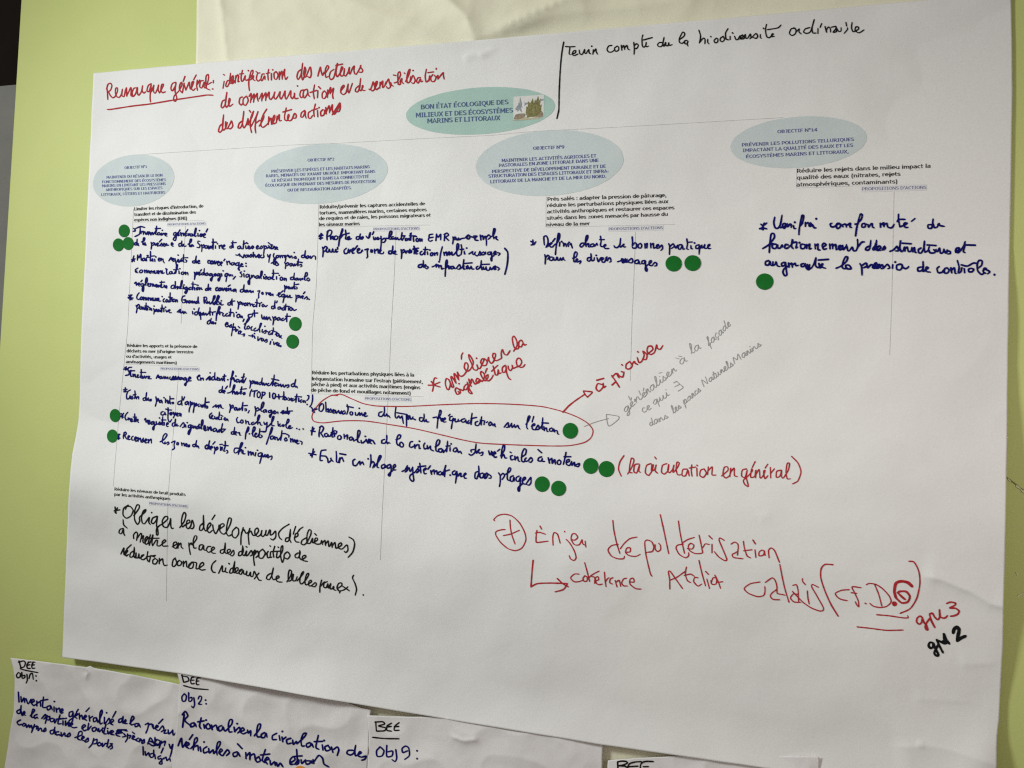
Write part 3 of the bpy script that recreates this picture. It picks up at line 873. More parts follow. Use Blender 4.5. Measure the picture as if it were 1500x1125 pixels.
M['sand'] = textured('printed_sand', (0.42, 0.38, 0.24), (0.55, 0.50, 0.36), 500, 0.8, 0.1)
M['olive2'] = textured('printed_seaweed_light', (0.20, 0.20, 0.085), (0.30, 0.29, 0.13), 600, 0.8, 0.1)
join_into(pic, patch('s', None, [[(258, 610), (470, 545), (800, 530), (905, 540), (800, 585), (600, 606), (258, 628)]], 0.00048), M['sand'])
join_into(pic, patch('r', None, [[(262, 595), (300, 500), (380, 475), (500, 470), (535, 490), (490, 560), (400, 610)],
                                 [(780, 540), (800, 470), (850, 425), (885, 420), (915, 480), (905, 530), (830, 552)]], 0.00056), M['rock'])
join_into(pic, patch('f', None, [[(300, 365), (345, 300), (365, 285), (368, 230), (390, 255), (395, 190), (405, 108), (425, 190), (445, 245), (440, 300), (462, 352), (430, 325),
                                  (425, 350), (448, 450), (415, 420), (385, 385), (350, 435), (345, 405), (310, 395)],
                                 [(490, 210), (515, 240), (600, 225), (600, 260), (530, 275), (495, 310), (508, 260)],
                                 [(850, 150), (875, 155), (920, 150), (915, 185), (880, 190), (850, 200)]], 0.00060), M['fish'])
join_into(pic, patch('o', None, [[(565, 565), (530, 460), (545, 310), (575, 330), (585, 200), (620, 240), (640, 230), (665, 180), (685, 135), (700, 230), (715, 250), (730, 155), (750, 200),
                                  (765, 180), (800, 85), (820, 170), (835, 190), (855, 130), (850, 220), (840, 250), (845, 300), (878, 270), (868, 350), (868, 430), (800, 500), (780, 540), (660, 545), (600, 555)]], 0.00064), M['olive'])
join_into(pic, patch('o2', None, [[(560, 520), (550, 430), (590, 300), (600, 420), (620, 290), (640, 250), (650, 400), (600, 540)],
                                  [(690, 530), (670, 400), (700, 280), (730, 330), (720, 470)],
                                  [(770, 400), (745, 300), (790, 200), (800, 280), (790, 380)]], 0.00068), M['olive2'])


def paragraph(frame, rows, cap, label):
    t = Ink(poster, 0.0003)
    printed(t, frame, rows, cap, 0.23)
    return t.build('printed_text', M['print_black'], PO, label)


def action_tag(frame, x0, y0, x1, y1, cap, label):
    a = np.array(fr(frame, x0, y0)); b = np.array(fr(frame, x1, y1)); up = np.array([0.0, -1.0]) * cap
    e = (b - a) / np.hypot(*(b - a))
    k = Ink(poster, 0.0002)
    quadfill(k, [a - e * 1 + up * 1.5, b + e + up * 1.5, b + e - up * .5, a - e - up * .5], 14, 3)
    q = k.build('printed_tag', M['tagbox'], PO, label)
    t = Ink(poster, 0.00036)
    printed(t, frame, [("PROPOSITIONS D'ACTIONS", x0, y0, x1, y1)], cap, 0.17)
    t.build('printed_text', M['print_grey'], q)


paragraph('F', [("Limiter les risques d'introduction, de", 321, 410, 740, 392), ("transfert et de dissémination des", 321, 444, 695, 429), ("espèces non indigènes (ENI)", 321, 477, 642, 466)], 4.7,
          'black paragraph under the objective 1 ellipse')
action_tag('F', 524, 502, 754, 495, 3.1, 'small tag line under the non-native species paragraph')
paragraph('G', [("Réduite/prévenir les captures accidentelles de", 388, 378, 936, 360), ("tortues, mammifères marins, certaines espèces", 387, 409, 945, 391),
                ("de requins et de raies, les poissons migrateurs et", 386, 438, 966, 420), ("les oiseaux marins", 384, 470, 595, 464)], 5.2, 'black paragraph under the objective 2 ellipse')
action_tag('G', 669, 491, 907, 487, 3.7, 'small tag line under the accidental catches paragraph')
paragraph('H', [("Prés salés : adapter la pression de pâturage,", 482, 452, 1168, 428), ("réduire les perturbations physiques liées aux", 480, 488, 1178, 464),
                ("activités anthropiques et restaurer ces espaces", 480, 524, 1213, 500), ("situés dans les zones menacés par hausse du", 478, 561, 1176, 538), ("niveau de la mer", 476, 599, 725, 592)], 5.5,
          'black paragraph under the objective 9 ellipse')
action_tag('H', 836, 622, 1148, 614, 4.2, 'small tag line under the salt meadows paragraph')
paragraph('I', [("Réduire les rejets dans le milieu impact la", 392, 311, 1043, 286), ("qualité des eaux (nitrates, rejets", 391, 344, 895, 325), ("atmosphériques, contaminants)", 390, 378, 882, 362)], 5.9,
          'black paragraph under the objective 14 ellipse')
action_tag('I', 709, 397, 1022, 389, 4.6, 'small tag line under the discharges paragraph')
paragraph('K', [("Réduire les apports et la présence de", 165, 83, 630, 90), ("déchets en mer (d'origine terrestre", 163, 119, 604, 127), ("ou d'activités, usages et", 160, 155, 460, 161), ("aménagements maritimes)", 158, 191, 495, 198)], 4.6,
          'black paragraph about litter at sea')
action_tag('K', 389, 234, 642, 239, 3.2, 'small tag line under the litter paragraph')
paragraph('L', [("Réduire les perturbations physiques liées à la", 62, 244, 594, 256), ("fréquentation humaine sur l'estran (piétinement,", 60, 276, 640, 292),
                ("pêche à pied) et aux activités maritimes (engins", 59, 305, 626, 322), ("de pêche de fond et mouillages notamment)", 57, 335, 577, 352)], 5.4, 'black paragraph about physical disturbance of the foreshore')
action_tag('L', 339, 376, 578, 383, 3.7, 'small tag line under the foreshore paragraph')
paragraph('N', [("Réduire les niveaux de bruit produits", 100, 66, 470, 95), ("par les activités anthropiques", 99, 93, 390, 117)], 4.6, 'black paragraph about underwater noise')
action_tag('N', 282, 138, 480, 155, 3.3, 'small tag line under the noise paragraph')

for pts, w in [
    ([(196, 227.5), (219.8, 225.4), (420, 212.8), (500, 209.5), (600, 204), (720, 198), (780, 192.6), (900, 186.5), (1147, 172.2)], .55),
    ([(1309.5, 281), (1308, 350), (1306, 440), (1303, 520)], .5), ([(930.8, 340), (929, 390), (927, 440), (925.9, 460), (923, 558)], .6),
    ([(580, 339), (577, 410), (573, 480), (567, 610), (560.4, 740), (557, 820)], .6), ([(467, 298), (463.6, 410), (458, 480), (456, 576)], .4),
    ([(271.7, 331), (268, 400), (265.3, 474)], .5), ([(195.6, 306), (191, 400), (187, 480), (186, 492), (176, 590), (167.6, 690), (166, 712)], .45),
    ([(262.3, 542), (256, 610), (249, 690), (245.8, 745), (243.6, 880)], .5), ([(466, 332.5), (631, 329.4)], .4), ([(799.5, 333), (988, 328.5)], .4),
    ([(1167, 275.5), (1260, 272)], .4), ([(184, 533.5), (290, 537)], .4), ([(455, 576.5), (620, 581)], .4), ([(195.5, 325.6), (300, 322.5)], .4),
    ([(800, 288), (799.3, 333)], .4), ([(1167, 245), (1166.5, 275)], .4)]:
    k = Ink(poster, 0.00026)
    k.stroke(pts, w, vary=.25, taper=False)
    k.build('printed_rule', M['rule'], PO)

# ================================================================== HANDWRITING ON THE POSTER
def hand(mat, label, fn, sheet=None, parent=None, name='handwriting', lift=0.0004):
    ink = Ink(sheet or poster, lift)
    fn(ink)
    return ink.build(name, M[mat], parent or PO, label)


def tr(frame, data, w): return lambda ink: trace(ink, frame, data, w)


# --- red remark, top left
hand('red', 'red handwriting, heading of the general remark', tr('R5', """
103,520 98,440 92,380 ; 88,400 105,345 135,332 150,360 135,410 105,430 ; 110,430 130,470 160,500 190,480 215,420 212,385 195,390 190,440 205,485 235,495 260,460 272,400 ;
272,400 265,470 290,485 305,420 318,385 ; 318,385 322,480 ; 325,470 345,430 368,380 375,400 370,470 388,488 ; 440,385 405,390 385,440 395,485 425,450 445,380 445,440 460,470 490,430 505,360 ;
505,360 500,420 520,445 540,430 ; 605,335 570,360 555,420 580,425 605,345 595,430 592,500 597,548 ; 605,430 635,355 ; 635,355 630,420 650,448 675,400 690,350 685,410 700,445 ;
700,445 740,370 745,342 725,350 715,410 735,440 770,430 ; 890,320 850,335 832,390 850,420 885,360 892,325 880,420 900,500 885,540 865,530 870,480 925,420 ;
925,420 960,350 955,320 935,350 930,400 960,442 ; 965,442 985,330 ; 985,345 1005,412 ; 975,310 995,252 ; 1005,410 1030,350 1045,318 1050,370 1060,400 1085,350 1095,310 1075,320 1070,390 1090,415 1115,390 ;
1095,292 1125,235 ; 1138,295 1130,360 1140,415 ; 1138,345 1165,295 ; 1205,300 1175,310 1165,370 1190,385 1218,315 1215,370 1232,385 1265,290 1265,230 1240,250 1235,330 1245,390 1285,410 ; 1262,345 1300,322 ; 1324,300 1322,328 ; 1315,398""", 1.9))
hand('red', 'red underline below the remark heading', tr('R5', "97,635 130,635 390,595 600,570 900,520 1200,475 1250,468 1320,470", 2.0), name='underline')


def remark2(ink):
    trace(ink, 'R6', """112,285 97,370 ; 103,200 116,210 ; 180,275 150,280 130,340 150,350 178,295 190,185 ; 186,215 178,290 190,312 212,290 225,250 222,215 208,225 200,290 215,315 238,275 ;
255,215 245,305 ; 252,250 275,205 288,220 280,290 297,285 ; 335,150 318,230 325,285 345,275 370,215 365,265 390,270 ; 300,195 346,190 ; 408,155 ; 385,275 420,250 460,190 462,150 440,165 415,260 412,330 420,400 ;
405,270 440,262 470,215 465,260 490,278 ; 500,165 520,180 ; 548,182 520,190 505,250 525,282 558,262 ; 602,195 575,200 560,260 575,278 605,218 610,265 ; 655,138 645,200 650,272 ; 625,190 668,180 ;
688,190 688,268 ; 705,145 ; 745,165 720,190 725,250 750,260 770,210 748,165 ; 785,170 785,262 ; 785,230 815,160 820,262 ; 820,240 850,135 848,200 862,262 888,230""", 1.9)
    trace(ink, 'R6', """1052,140 1015,170 1000,230 1015,264 1050,200 1070,62 ; 1068,80 1055,200 1068,268 1090,220 1108,150 1095,110 1082,190 1095,235 1112,225 1150,130 1165,112 1175,195 1160,240 1130,225 ;
1255,222 1285,110 1292,150 1312,212 1330,170 ; 1340,195 1388,115 1370,92 1345,150 1352,235 1380,225 ; 1450,140 1410,170 1395,230 1415,264 1450,235 1490,70""", 2.0)
    trace(ink, 'R7', """120,65 100,180 115,228 142,200 185,120 170,108 152,180 165,222 195,205 205,130 ; 205,130 197,200 220,220 250,170 265,115 262,190 275,195 300,130 325,98 320,150 330,192 350,200 ;
100,92 182,74 ; 350,200 395,120 405,88 400,110 428,150 415,175 372,170""", 2.0)
hand('red', 'red handwriting, first line of the general remark', remark2)


def remark3(ink):
    trace(ink, 'R6', """120,510 90,530 75,590 95,608 125,560 145,418 ; 140,450 125,560 140,602 165,570 185,510 175,492 165,540 178,590 220,562 ;
335,475 305,490 295,545 320,575 345,545 ; 385,465 345,500 345,560 375,577 405,520 388,466 ; 415,470 440,432 440,480 432,547 ; 437,515 478,438 470,542 ; 472,510 515,430 515,480 528,530 ;
540,500 575,428 570,527 ; 575,500 620,425 618,522 ; 622,490 660,415 660,480 682,507 715,460 730,412 720,480 740,502 770,460 795,410 790,470 808,500 840,440 855,402 855,470 870,502 905,440 925,400 925,470 945,497 970,450 970,425 970,480 985,497 1015,490 ;
1007,342 ; 1090,390 1050,400 1035,450 1052,485 1085,460 ; 1122,380 1085,400 1075,460 1095,487 1130,430 1128,385 1138,450 1160,472 ; 1215,328 1200,420 1212,500 ; 1160,422 1242,395 ; 1255,400 1250,485 ;
1265,350 1288,376 ; 1335,400 1310,430 1310,485 1340,492 1362,440 1338,402 ; 1375,390 1372,482 ; 1375,450 1410,358 1405,440 ; 1405,430 1447,368 1435,450 1442,497""", 2.0)
    trace(ink, 'R7', """160,400 200,350 195,332 168,360 160,420 190,447 225,420 248,325 ; 250,318 245,380 260,425 302,308 ; 380,340 345,370 338,405 365,414 390,360 402,248 ; 400,280 385,370 402,402 430,350 425,335 418,380 430,395 458,397 ;
505,380 522,388 550,310 556,290 575,370 550,402 525,388 ; 575,370 600,320 605,285 585,300 580,362 597,387 628,360 ; 640,295 635,370 ; 640,335 672,280 670,362 695,340 712,290 ;
700,335 742,255 750,290 767,350 738,372 715,348 ; 768,300 780,332 802,345 ; 803,208 832,214 ; 812,305 850,288 888,210 880,168 858,190 855,262 862,322 888,318 885,285 905,250 905,290 926,315 ; 935,183 943,190 ;
950,290 992,200 1005,138 985,160 965,240 972,302 1002,290 1015,225 1010,285 ; 1042,153 ; 1010,285 1040,213 1067,270 1050,312 1022,300 ; 1132,238 1100,245 1085,285 1105,307 1132,255 1140,292 1162,280 ;
1205,138 1190,220 1202,292 1235,265 1245,212 1235,285 ; 1222,180 1292,170 ; 1282,203 1258,240 1265,282 1300,287 1322,240 1298,208 ; 1325,126 1325,138 ; 1322,245 1345,212 1345,260 ; 1345,258 1392,198 1412,178 1412,215 1422,258""", 2.0)
hand('red', 'red handwriting, second line of the general remark', remark3)


def remark4(ink):
    trace(ink, 'R6', """95,800 60,830 43,890 60,907 90,870 105,692 ; 103,715 90,830 102,882 132,850 150,785 ; 130,778 128,852 150,862 190,790 202,768 217,830 188,864 158,856 ;
330,770 295,800 283,850 310,852 335,790 352,648 ; 350,680 335,790 350,852 378,820 405,738 400,800 420,822 ; 420,640 435,662 ; 398,815 450,720 472,648 440,720 430,830 447,912 ; 440,835 500,720 527,650 500,740 490,850 498,918 ;
500,795 545,760 ; 540,832 590,742 595,698 570,740 560,820 585,847 625,820 652,790 ; 632,623 590,690 572,740 ; 657,718 650,812 ; 650,790 682,733 692,812 730,732 725,698 705,740 712,802 745,790 ;
758,708 748,792 ; 752,765 785,690 785,765 812,762 ; 870,608 850,700 852,752 882,762 905,702 895,688 885,740 905,767 938,750 970,678 992,700 985,732 952,736 ; 828,660 934,630""", 2.0)
    trace(ink, 'R6', """1097,638 1055,670 1048,720 1075,717 1102,650 1102,700 1113,736 ; 1167,650 1140,670 1140,727 1165,737 1192,700 ; 1225,562 1205,650 1212,717 ; 1178,640 1252,618 ; 1250,642 1255,718 ; 1270,605 ;
1315,630 1290,660 1295,707 1330,692 1337,640 1312,630 ; 1352,605 1357,682 ; 1357,660 1392,583 1397,672 ; 1400,655 1432,568 1432,640 1452,687 1475,665 1530,565""", 2.0)
    trace(ink, 'R7', "55,695 120,590 150,548 156,600 138,652 98,652", 2.0)
hand('red', 'red handwriting, third line of the general remark', remark4)

# --- black note, top right
hand('black', 'black upright stroke left of the biodiversity note', tr('D', "132,178 126,210 121,250 117,300 113,380 112,440 111,466 103,502", 2.1), name='pen_stroke')
hand('black', 'black handwriting about ordinary biodiversity', lambda k: (trace(k, 'T5', """
80,410 120,412 165,410 ; 120,412 112,470 122,482 ; 135,478 165,465 170,445 150,450 140,475 155,490 190,475 ; 200,440 205,470 225,480 240,455 248,435 248,465 262,470 278,440 ; 285,435 288,465 302,475 ; 310,407 ;
325,438 320,477 ; 325,460 347,430 350,455 362,477 ; 487,400 460,405 445,435 460,458 490,456 515,435 ; 535,405 510,425 520,452 545,442 547,415 532,405 ; 570,398 575,442 ; 575,422 592,400 600,437 ; 600,420 620,400 628,430 644,440 ;
680,373 685,430 682,480 ; 683,402 705,385 720,400 707,425 687,430 ; 760,308 752,340 755,400 767,416 785,400 790,370 785,402 795,412 810,405 ; 765,352 842,331 ; 937,375 905,375 888,395 905,412 930,400 946,328 ; 945,340 935,382 945,408 960,372 962,400 980,402 987,375 992,400 1017,393 ;
1083,348 1120,320 1128,295 1110,283 1095,308 1080,342 1082,372 1105,382 1125,365 ; 1147,355 1128,360 1128,382 1145,387 1157,360 1150,387 1157,407""", 1.9), trace(k, 'T6', """
48,190 62,240 52,297 ; 52,292 85,255 98,268 97,302 ; 120,265 120,290 132,303 ; 143,241 148,246 ; 190,255 172,275 180,293 200,287 202,262 188,255 ; 247,240 225,255 222,275 240,285 257,265 245,240 ; 285,178 265,215 270,262 292,270 ; 302,242 303,266 ; 320,211 326,217 ;
338,240 350,267 367,265 382,235 ; 380,264 407,245 405,230 388,240 390,262 415,258 425,225 430,257 448,252 467,222 472,250 462,262 ; 478,252 512,218 527,240 515,257 493,252 ; 548,226 548,250 557,257 ; 572,174 577,179 ; 598,143 590,190 600,242 620,252 642,235 655,222 645,220 638,242 662,242 ; 605,187 690,172 717,148 ;
832,175 800,180 785,215 805,234 832,220 838,188 820,170 ; 840,205 865,180 863,205 882,222 ; 950,170 915,180 900,205 925,217 957,200 987,103 ; 985,110 970,170 975,212 1002,214 ; 1017,178 1017,217 ; 1047,138 1035,167 ; 1075,162 1087,207 ; 1085,197 1100,165 1117,177 1120,207 ;
1125,167 1162,160 1162,180 1140,207 1167,202 1167,172 ; 1167,172 1187,202 1205,195 1205,170 ; 1245,128 1250,157 ; 1230,217 1257,185 1257,170 ; 1295,128 1290,170 1302,202 1322,198 1347,182 1345,165 1325,165 1320,195 1352,212 1392,188""", 1.9)))

# --- black block, lower left
hand('black', 'black handwriting, first line about wind farm developers', lambda k: (trace(k, 'N1', """
140,95 150,162 ; 130,137 192,125 ; 167,103 140,155 ; 285,73 235,110 228,180 265,217 315,190 338,130 305,88 265,92 255,122 ; 345,190 402,110 405,75 380,73 355,140 355,230 385,285 410,250 410,205 468,150 478,123 450,140 430,210 440,270 465,277 492,240 517,208 510,260 527,287 ; 542,152 542,160 ;
600,195 555,215 538,260 560,277 592,240 607,193 595,290 610,350 612,397 595,402 595,340 625,300 660,280 715,230 715,200 685,203 658,250 670,307 712,317 740,265 750,218 752,300 765,332 782,325 ;
850,322 900,250 918,180 900,153 880,190 868,260 880,312 910,290 960,262 955,238 930,248 922,310 945,332 972,300 987,238 1007,300 990,332 963,325 ;
1112,268 1075,300 1068,347 1095,347 1115,300 1110,183 ; 1110,200 1110,300 1132,357 1155,340 1192,290 1185,268 1160,290 1150,342 1175,377 1208,350 ; 1237,183 1205,232 ; 1212,290 1220,342 1245,387 1277,330 1282,290 ;
1277,345 1337,300 1330,278 1300,288 1290,352 1317,387 1350,385 1402,290 1417,225 1390,218 1370,290 1362,372 1385,412 1425,395""", 2.0), trace(k, 'N2', """
45,228 5,270 3,320 35,342 67,300 67,250 45,230 ; 117,233 95,320 92,415 ; 97,290 122,253 145,292 172,280 187,238 170,310 178,412 ; 176,290 197,268 217,312 247,310 277,270 265,238 240,258 240,300 267,327 300,305 312,260 305,310 325,327 352,290 357,258 350,310 372,310 392,258 402,265 400,312 427,300 455,270 457,330 430,362 403,350 ;
597,198 530,240 488,290 495,337 522,362 ; 602,338 565,345 558,377 585,377 607,330 610,250 ; 610,262 600,342 617,392 ; 665,222 640,302 ; 650,342 687,320 687,295 665,298 653,350 670,382 702,386 ; 742,228 710,250 683,287 ;
782,338 735,365 723,400 750,414 782,390 822,310 827,265 805,258 785,310 785,392 817,396 842,345 840,392 ; 865,296 882,314 ; 848,394 892,365 890,343 870,348 863,392 890,407 925,402 937,368 947,412 ; 945,395 972,368 977,422 ; 975,412 1005,373 1012,432 1027,420 1042,388 1047,442 ; 1045,432 1077,388 1085,447 1112,440 1147,415 1140,393 1113,410 1113,447 1152,457 1192,420 1207,418 1212,470 1190,494 1173,480 ;
1223,333 1267,360 1282,410 1262,490 1213,547""", 2.0)))
hand('black', 'black handwriting, second line about wind farm developers', lambda k: (trace(k, 'N1', """
228,233 235,290 274,327 ; 232,328 195,340 183,377 210,387 232,335 235,382 247,410 ; 345,442 343,400 372,368 387,392 375,462 ; 380,440 422,383 432,402 415,482 ; 422,450 452,408 445,470 462,490 502,430 490,418 468,450 475,502 502,490 530,393 510,470 517,515 ; 515,515 557,398 545,480 552,522 ; 498,438 622,437 ; 552,520 590,460 607,460 600,515 627,522 652,505 697,470 685,453 658,480 665,522 722,522 ;
768,532 817,500 810,478 783,490 780,532 812,547 837,488 ; 837,488 830,547 ; 835,520 862,490 867,532 887,552 ; 950,488 955,550 968,617 ; 950,520 977,488 987,510 1032,450 1037,415 1015,413 998,470 1005,542 1035,543 ; 1102,508 1070,515 1063,562 1090,562 1112,515 1115,562 1140,570 ; 1192,528 1160,530 1143,565 1165,592 1197,578 1232,550 1220,533 1198,555 1205,597 1244,603 ;
1337,558 1300,570 1298,597 1325,602 1347,560 1350,488 ; 1350,500 1340,570 1362,604 1407,580 1400,558 1373,570 1380,607 1408,610 1440,568 1447,610 1425,632 1403,618""", 1.9), trace(k, 'N2', """
112,478 75,490 68,527 95,522 117,480 110,423 ; 110,440 105,500 127,528 152,478 145,527 167,520 202,472 212,515 188,532 ; 148,433 155,438 ; 215,502 242,468 225,540 235,632 ; 232,520 265,478 277,520 248,548 ; 322,458 285,490 283,547 320,552 347,500 322,460 ; 345,520 382,478 367,500 372,547 397,540 402,488 400,547 417,540 ; 396,424 402,430 ; 447,428 430,490 437,547 ; 408,485 502,480 ; 472,488 465,547 492,540 527,480 530,423 513,440 508,530 525,597 542,560 547,515 580,488 607,525 580,562 543,545 ; 481,437 487,443 ;
692,498 660,520 665,547 695,547 712,500 708,473 ; 708,485 705,542 727,570 772,540 765,523 738,535 735,572 762,583 790,587""", 2.0)))
hand('black', 'black handwriting, third line about bubble curtains', lambda k: (trace(k, 'N1', """
203,612 237,543 235,582 242,622 277,580 270,563 253,590 262,632 287,615 ; 317,510 270,552 ; 342,578 310,600 303,642 330,642 352,600 350,535 ; 350,555 345,632 367,652 372,598 ; 372,598 365,647 390,652 402,608 ; 402,608 405,657 432,640 457,618 430,630 428,667 455,672 482,650 ; 500,583 490,652 502,692 ; 485,640 582,626 ; 527,648 515,697 ; 535,628 572,642 ; 582,658 555,680 558,717 590,717 607,680 582,660 ; 627,658 625,717 ; 627,690 662,663 667,702 682,737 714,731 ;
802,653 777,680 768,737 790,747 817,710 800,655 ; 847,678 825,702 830,737 860,732 872,700 850,683 ; 890,688 890,747 ; 890,722 922,688 927,750 947,750 987,698 ; 987,698 950,730 955,767 990,762 1002,720 987,700 1032,705 1035,720 1030,772 1057,768 1112,730 1105,703 1078,720 1063,767 1092,787 1132,781 ;
1247,683 1210,720 1198,770 1215,807 1242,813 ; 1278,822 1317,738 1320,760 1320,802 1347,798 1357,758 1350,802 1377,815 ; 1390,713 1396,720 ; 1442,758 1410,775 1398,817 1425,817 1447,770 1455,688""", 2.0), trace(k, 'N2', """
25,600 10,680 25,707 62,675 60,653 38,660 33,702 62,710 107,668 80,680 73,712 95,722 117,680 120,712 142,722 157,688 150,727 175,737 192,698 195,742 217,742 232,690 257,740 282,782 307,786 ; 282,708 255,740 232,772 ;
402,713 370,735 360,767 390,777 417,730 432,655 ; 430,670 415,732 430,777 455,772 492,755 485,738 463,750 465,787 490,802 524,804 ; 573,802 612,740 622,690 600,678 588,730 590,792 620,780 632,720 642,725 635,787 665,787 682,745 ; 680,792 740,720 747,693 725,718 708,790 720,822 747,810 792,750 802,713 780,723 763,790 770,832 800,822 832,800 825,783 803,800 805,842 832,840 872,808 882,830 865,852 833,848 ;
937,783 920,850 918,912 ; 925,850 957,810 972,800 ; 997,798 965,815 958,852 985,862 1002,820 1007,867 1032,818 1025,872 1050,872 1062,848 1065,882 1088,890 ; 1103,872 1147,840 1145,813 1115,818 1098,862 1120,897 1147,892 ; 1132,895 1125,917 ; 1158,848 1192,870 1228,896 ; 1212,853 1185,877 1153,892 ; 1272,732 1260,760 1287,820 1302,880 1288,942 ; 1372,935 1374,942""", 2.0)))

# --- red additions in the middle
hand('red', 'red handwriting slanting up, about improving signage, beside a star', tr('S3', """
185,647 157,643 140,690 140,760 125,827 ; 68,742 130,740 232,700 ; 108,688 150,740 232,767 ; 345,660 315,653 303,720 325,792 352,800 372,720 347,660 370,700 395,770 420,765 ; 420,765 380,640 390,622 450,715 ; 450,715 422,600 430,582 490,672 ; 485,650 468,560 490,600 520,622 560,600 600,540 617,480 600,438 575,438 563,500 590,542 620,547 657,510 687,430 652,350 625,322 630,370 665,450 690,522 730,537 752,510 735,460 750,502 780,512 840,382 ;
545,298 527,330 523,388 ; 728,371 736,375 ; 840,380 805,383 788,430 820,472 862,467 877,420 845,378 ; 877,420 897,358 900,400 930,442 962,420 992,340 985,308 960,308 953,350 985,402 1022,400 1062,380 1075,370 1070,300 1087,253 1110,310 1150,327 1192,268 ;
1240,277 1287,200 1282,130 1245,68 1223,100 1235,180 1260,242 1302,240 1315,200 ; 1372,160 1345,123 1313,150 1313,202 1345,217 1372,170 1390,192 1417,183 ;
490,800 455,778 438,810 460,864 490,862 512,840 490,790 ; 480,830 500,850 ; 512,800 545,817 557,790 ; 488,720 494,724 ; 592,728 565,760 558,797 590,802 617,750 602,698 ; 612,735 635,800 672,857 640,852 618,820 630,760 662,698 ; 625,658 640,720 662,762 ; 640,722 667,658 692,702 717,727 770,670 740,648 723,690 745,717 782,690 782,665 810,692 842,620 830,578 795,553 788,590 820,652 850,682 887,640 890,598 863,620 863,672 900,682 937,650 962,603 ; 877,513 860,545 853,577 ;
958,478 975,540 990,597 1022,597 1030,530 1040,582 1070,572 ; 938,552 1000,490 1027,468 ; 1127,468 1088,500 1088,562 1120,562 1142,510 1130,468 ; 1135,490 1145,570 1170,640 1202,667 ; 1165,478 1175,525 1200,542 1227,500 1220,463 1232,510 1275,495 1332,470 1352,420 1330,378 1300,373 1278,410 1290,472 1332,497 1372,490 1397,458""", 2.1))
hand('red', 'long thin red loop drawn round the observatory line', tr('X', """
491,578.5 500,577.5 515,584 532,591 547,594 560,595 597,595.2 647,592.8 700,591 748,592 793,595.4 825,603 846,611 861,620 868.5,630 866,640.5 856,648 835,652.5 810,653.2
766,652 709,649.4 681,645 647,637 608,628 572,622 535,616.6 502,616.4 474,619.3 460,617 457,610 461,600 471,588 485,579.4 495,579.5""", 1.5), name='pen_loop')
hand('red', 'red arrow rising from the loop', tr('S4', "-83,718 -60,692 -40,670 0,637 45,605 88,577 ; 78,550 112,553 148,560 108,600 ; 78,550 88,572 108,598", 2.1), name='pen_arrow')
hand('red', 'red handwriting slanting up: to be prioritised', tr('S4', """
183,466 237,451 ; 227,500 190,493 178,530 200,552 232,520 232,488 237,522 254,512 ; 300,428 330,472 362,522 ; 303,440 335,412 352,440 360,448 ; 303,503 325,483 ; 345,412 360,432 387,440 397,400 ; 376,398 390,402 ; 379,343 385,348 ; 442,318 415,340 413,372 440,377 462,350 442,320 ; 460,340 477,318 485,332 504,343 ;
500,288 515,327 537,315 555,270 545,238 577,265 570,302 545,302 ; 503,241 509,246 ; 575,265 622,225 612,198 585,203 578,240 605,264 637,245 652,188 660,217 682,222 702,193""", 2.2))
hand('red', 'red handwriting in brackets after the vehicles line', tr('G8', """
98,38 68,85 57,140 78,194 ; 126,177 160,120 174,70 155,58 143,110 140,162 162,168 ; 212,100 180,108 173,157 195,167 217,105 210,152 224,166 ; 302,98 270,113 260,165 285,187 312,150 322,105 ; 310,105 306,152 328,145 342,108 335,152 354,172 ; 331,48 343,63 ; 422,98 390,113 383,162 405,177 432,150 437,103 430,152 445,167 467,140 477,108 470,165 502,130 517,95 500,88 493,140 505,182 532,182 ;
577,140 545,143 538,187 565,190 582,148 592,192 ; 612,108 608,150 614,194 ; 593,132 642,124 ; 650,133 652,192 ; 650,110 656,115 ; 707,138 680,148 673,187 700,202 722,170 705,138 ; 737,123 732,182 ; 733,155 767,123 765,182 795,185 ;
838,192 885,150 882,123 858,128 848,182 870,207 900,185 907,133 ; 907,133 900,197 ; 902,170 932,133 935,187 957,197 ; 1027,138 995,148 990,192 1015,202 1032,148 1025,202 1040,270 1015,257 1003,225 1035,195 1070,155 1065,138 1058,200 1088,195 1097,148 1095,207 ; 1092,83 1070,127 ; 1097,180 1122,143 1130,207 1152,190 1167,150 1155,158 1165,212 1188,190 ; 1187,103 1168,132 ;
1207,128 1210,207 ; 1210,172 1237,138 ; 1287,148 1255,158 1253,202 1280,192 1292,148 1292,197 1305,207 1342,150 1352,98 1335,98 1326,160 1335,212 1360,213 ; 1368,43 1417,95 1439,160 1422,218 1408,236 1375,252""", 1.9))

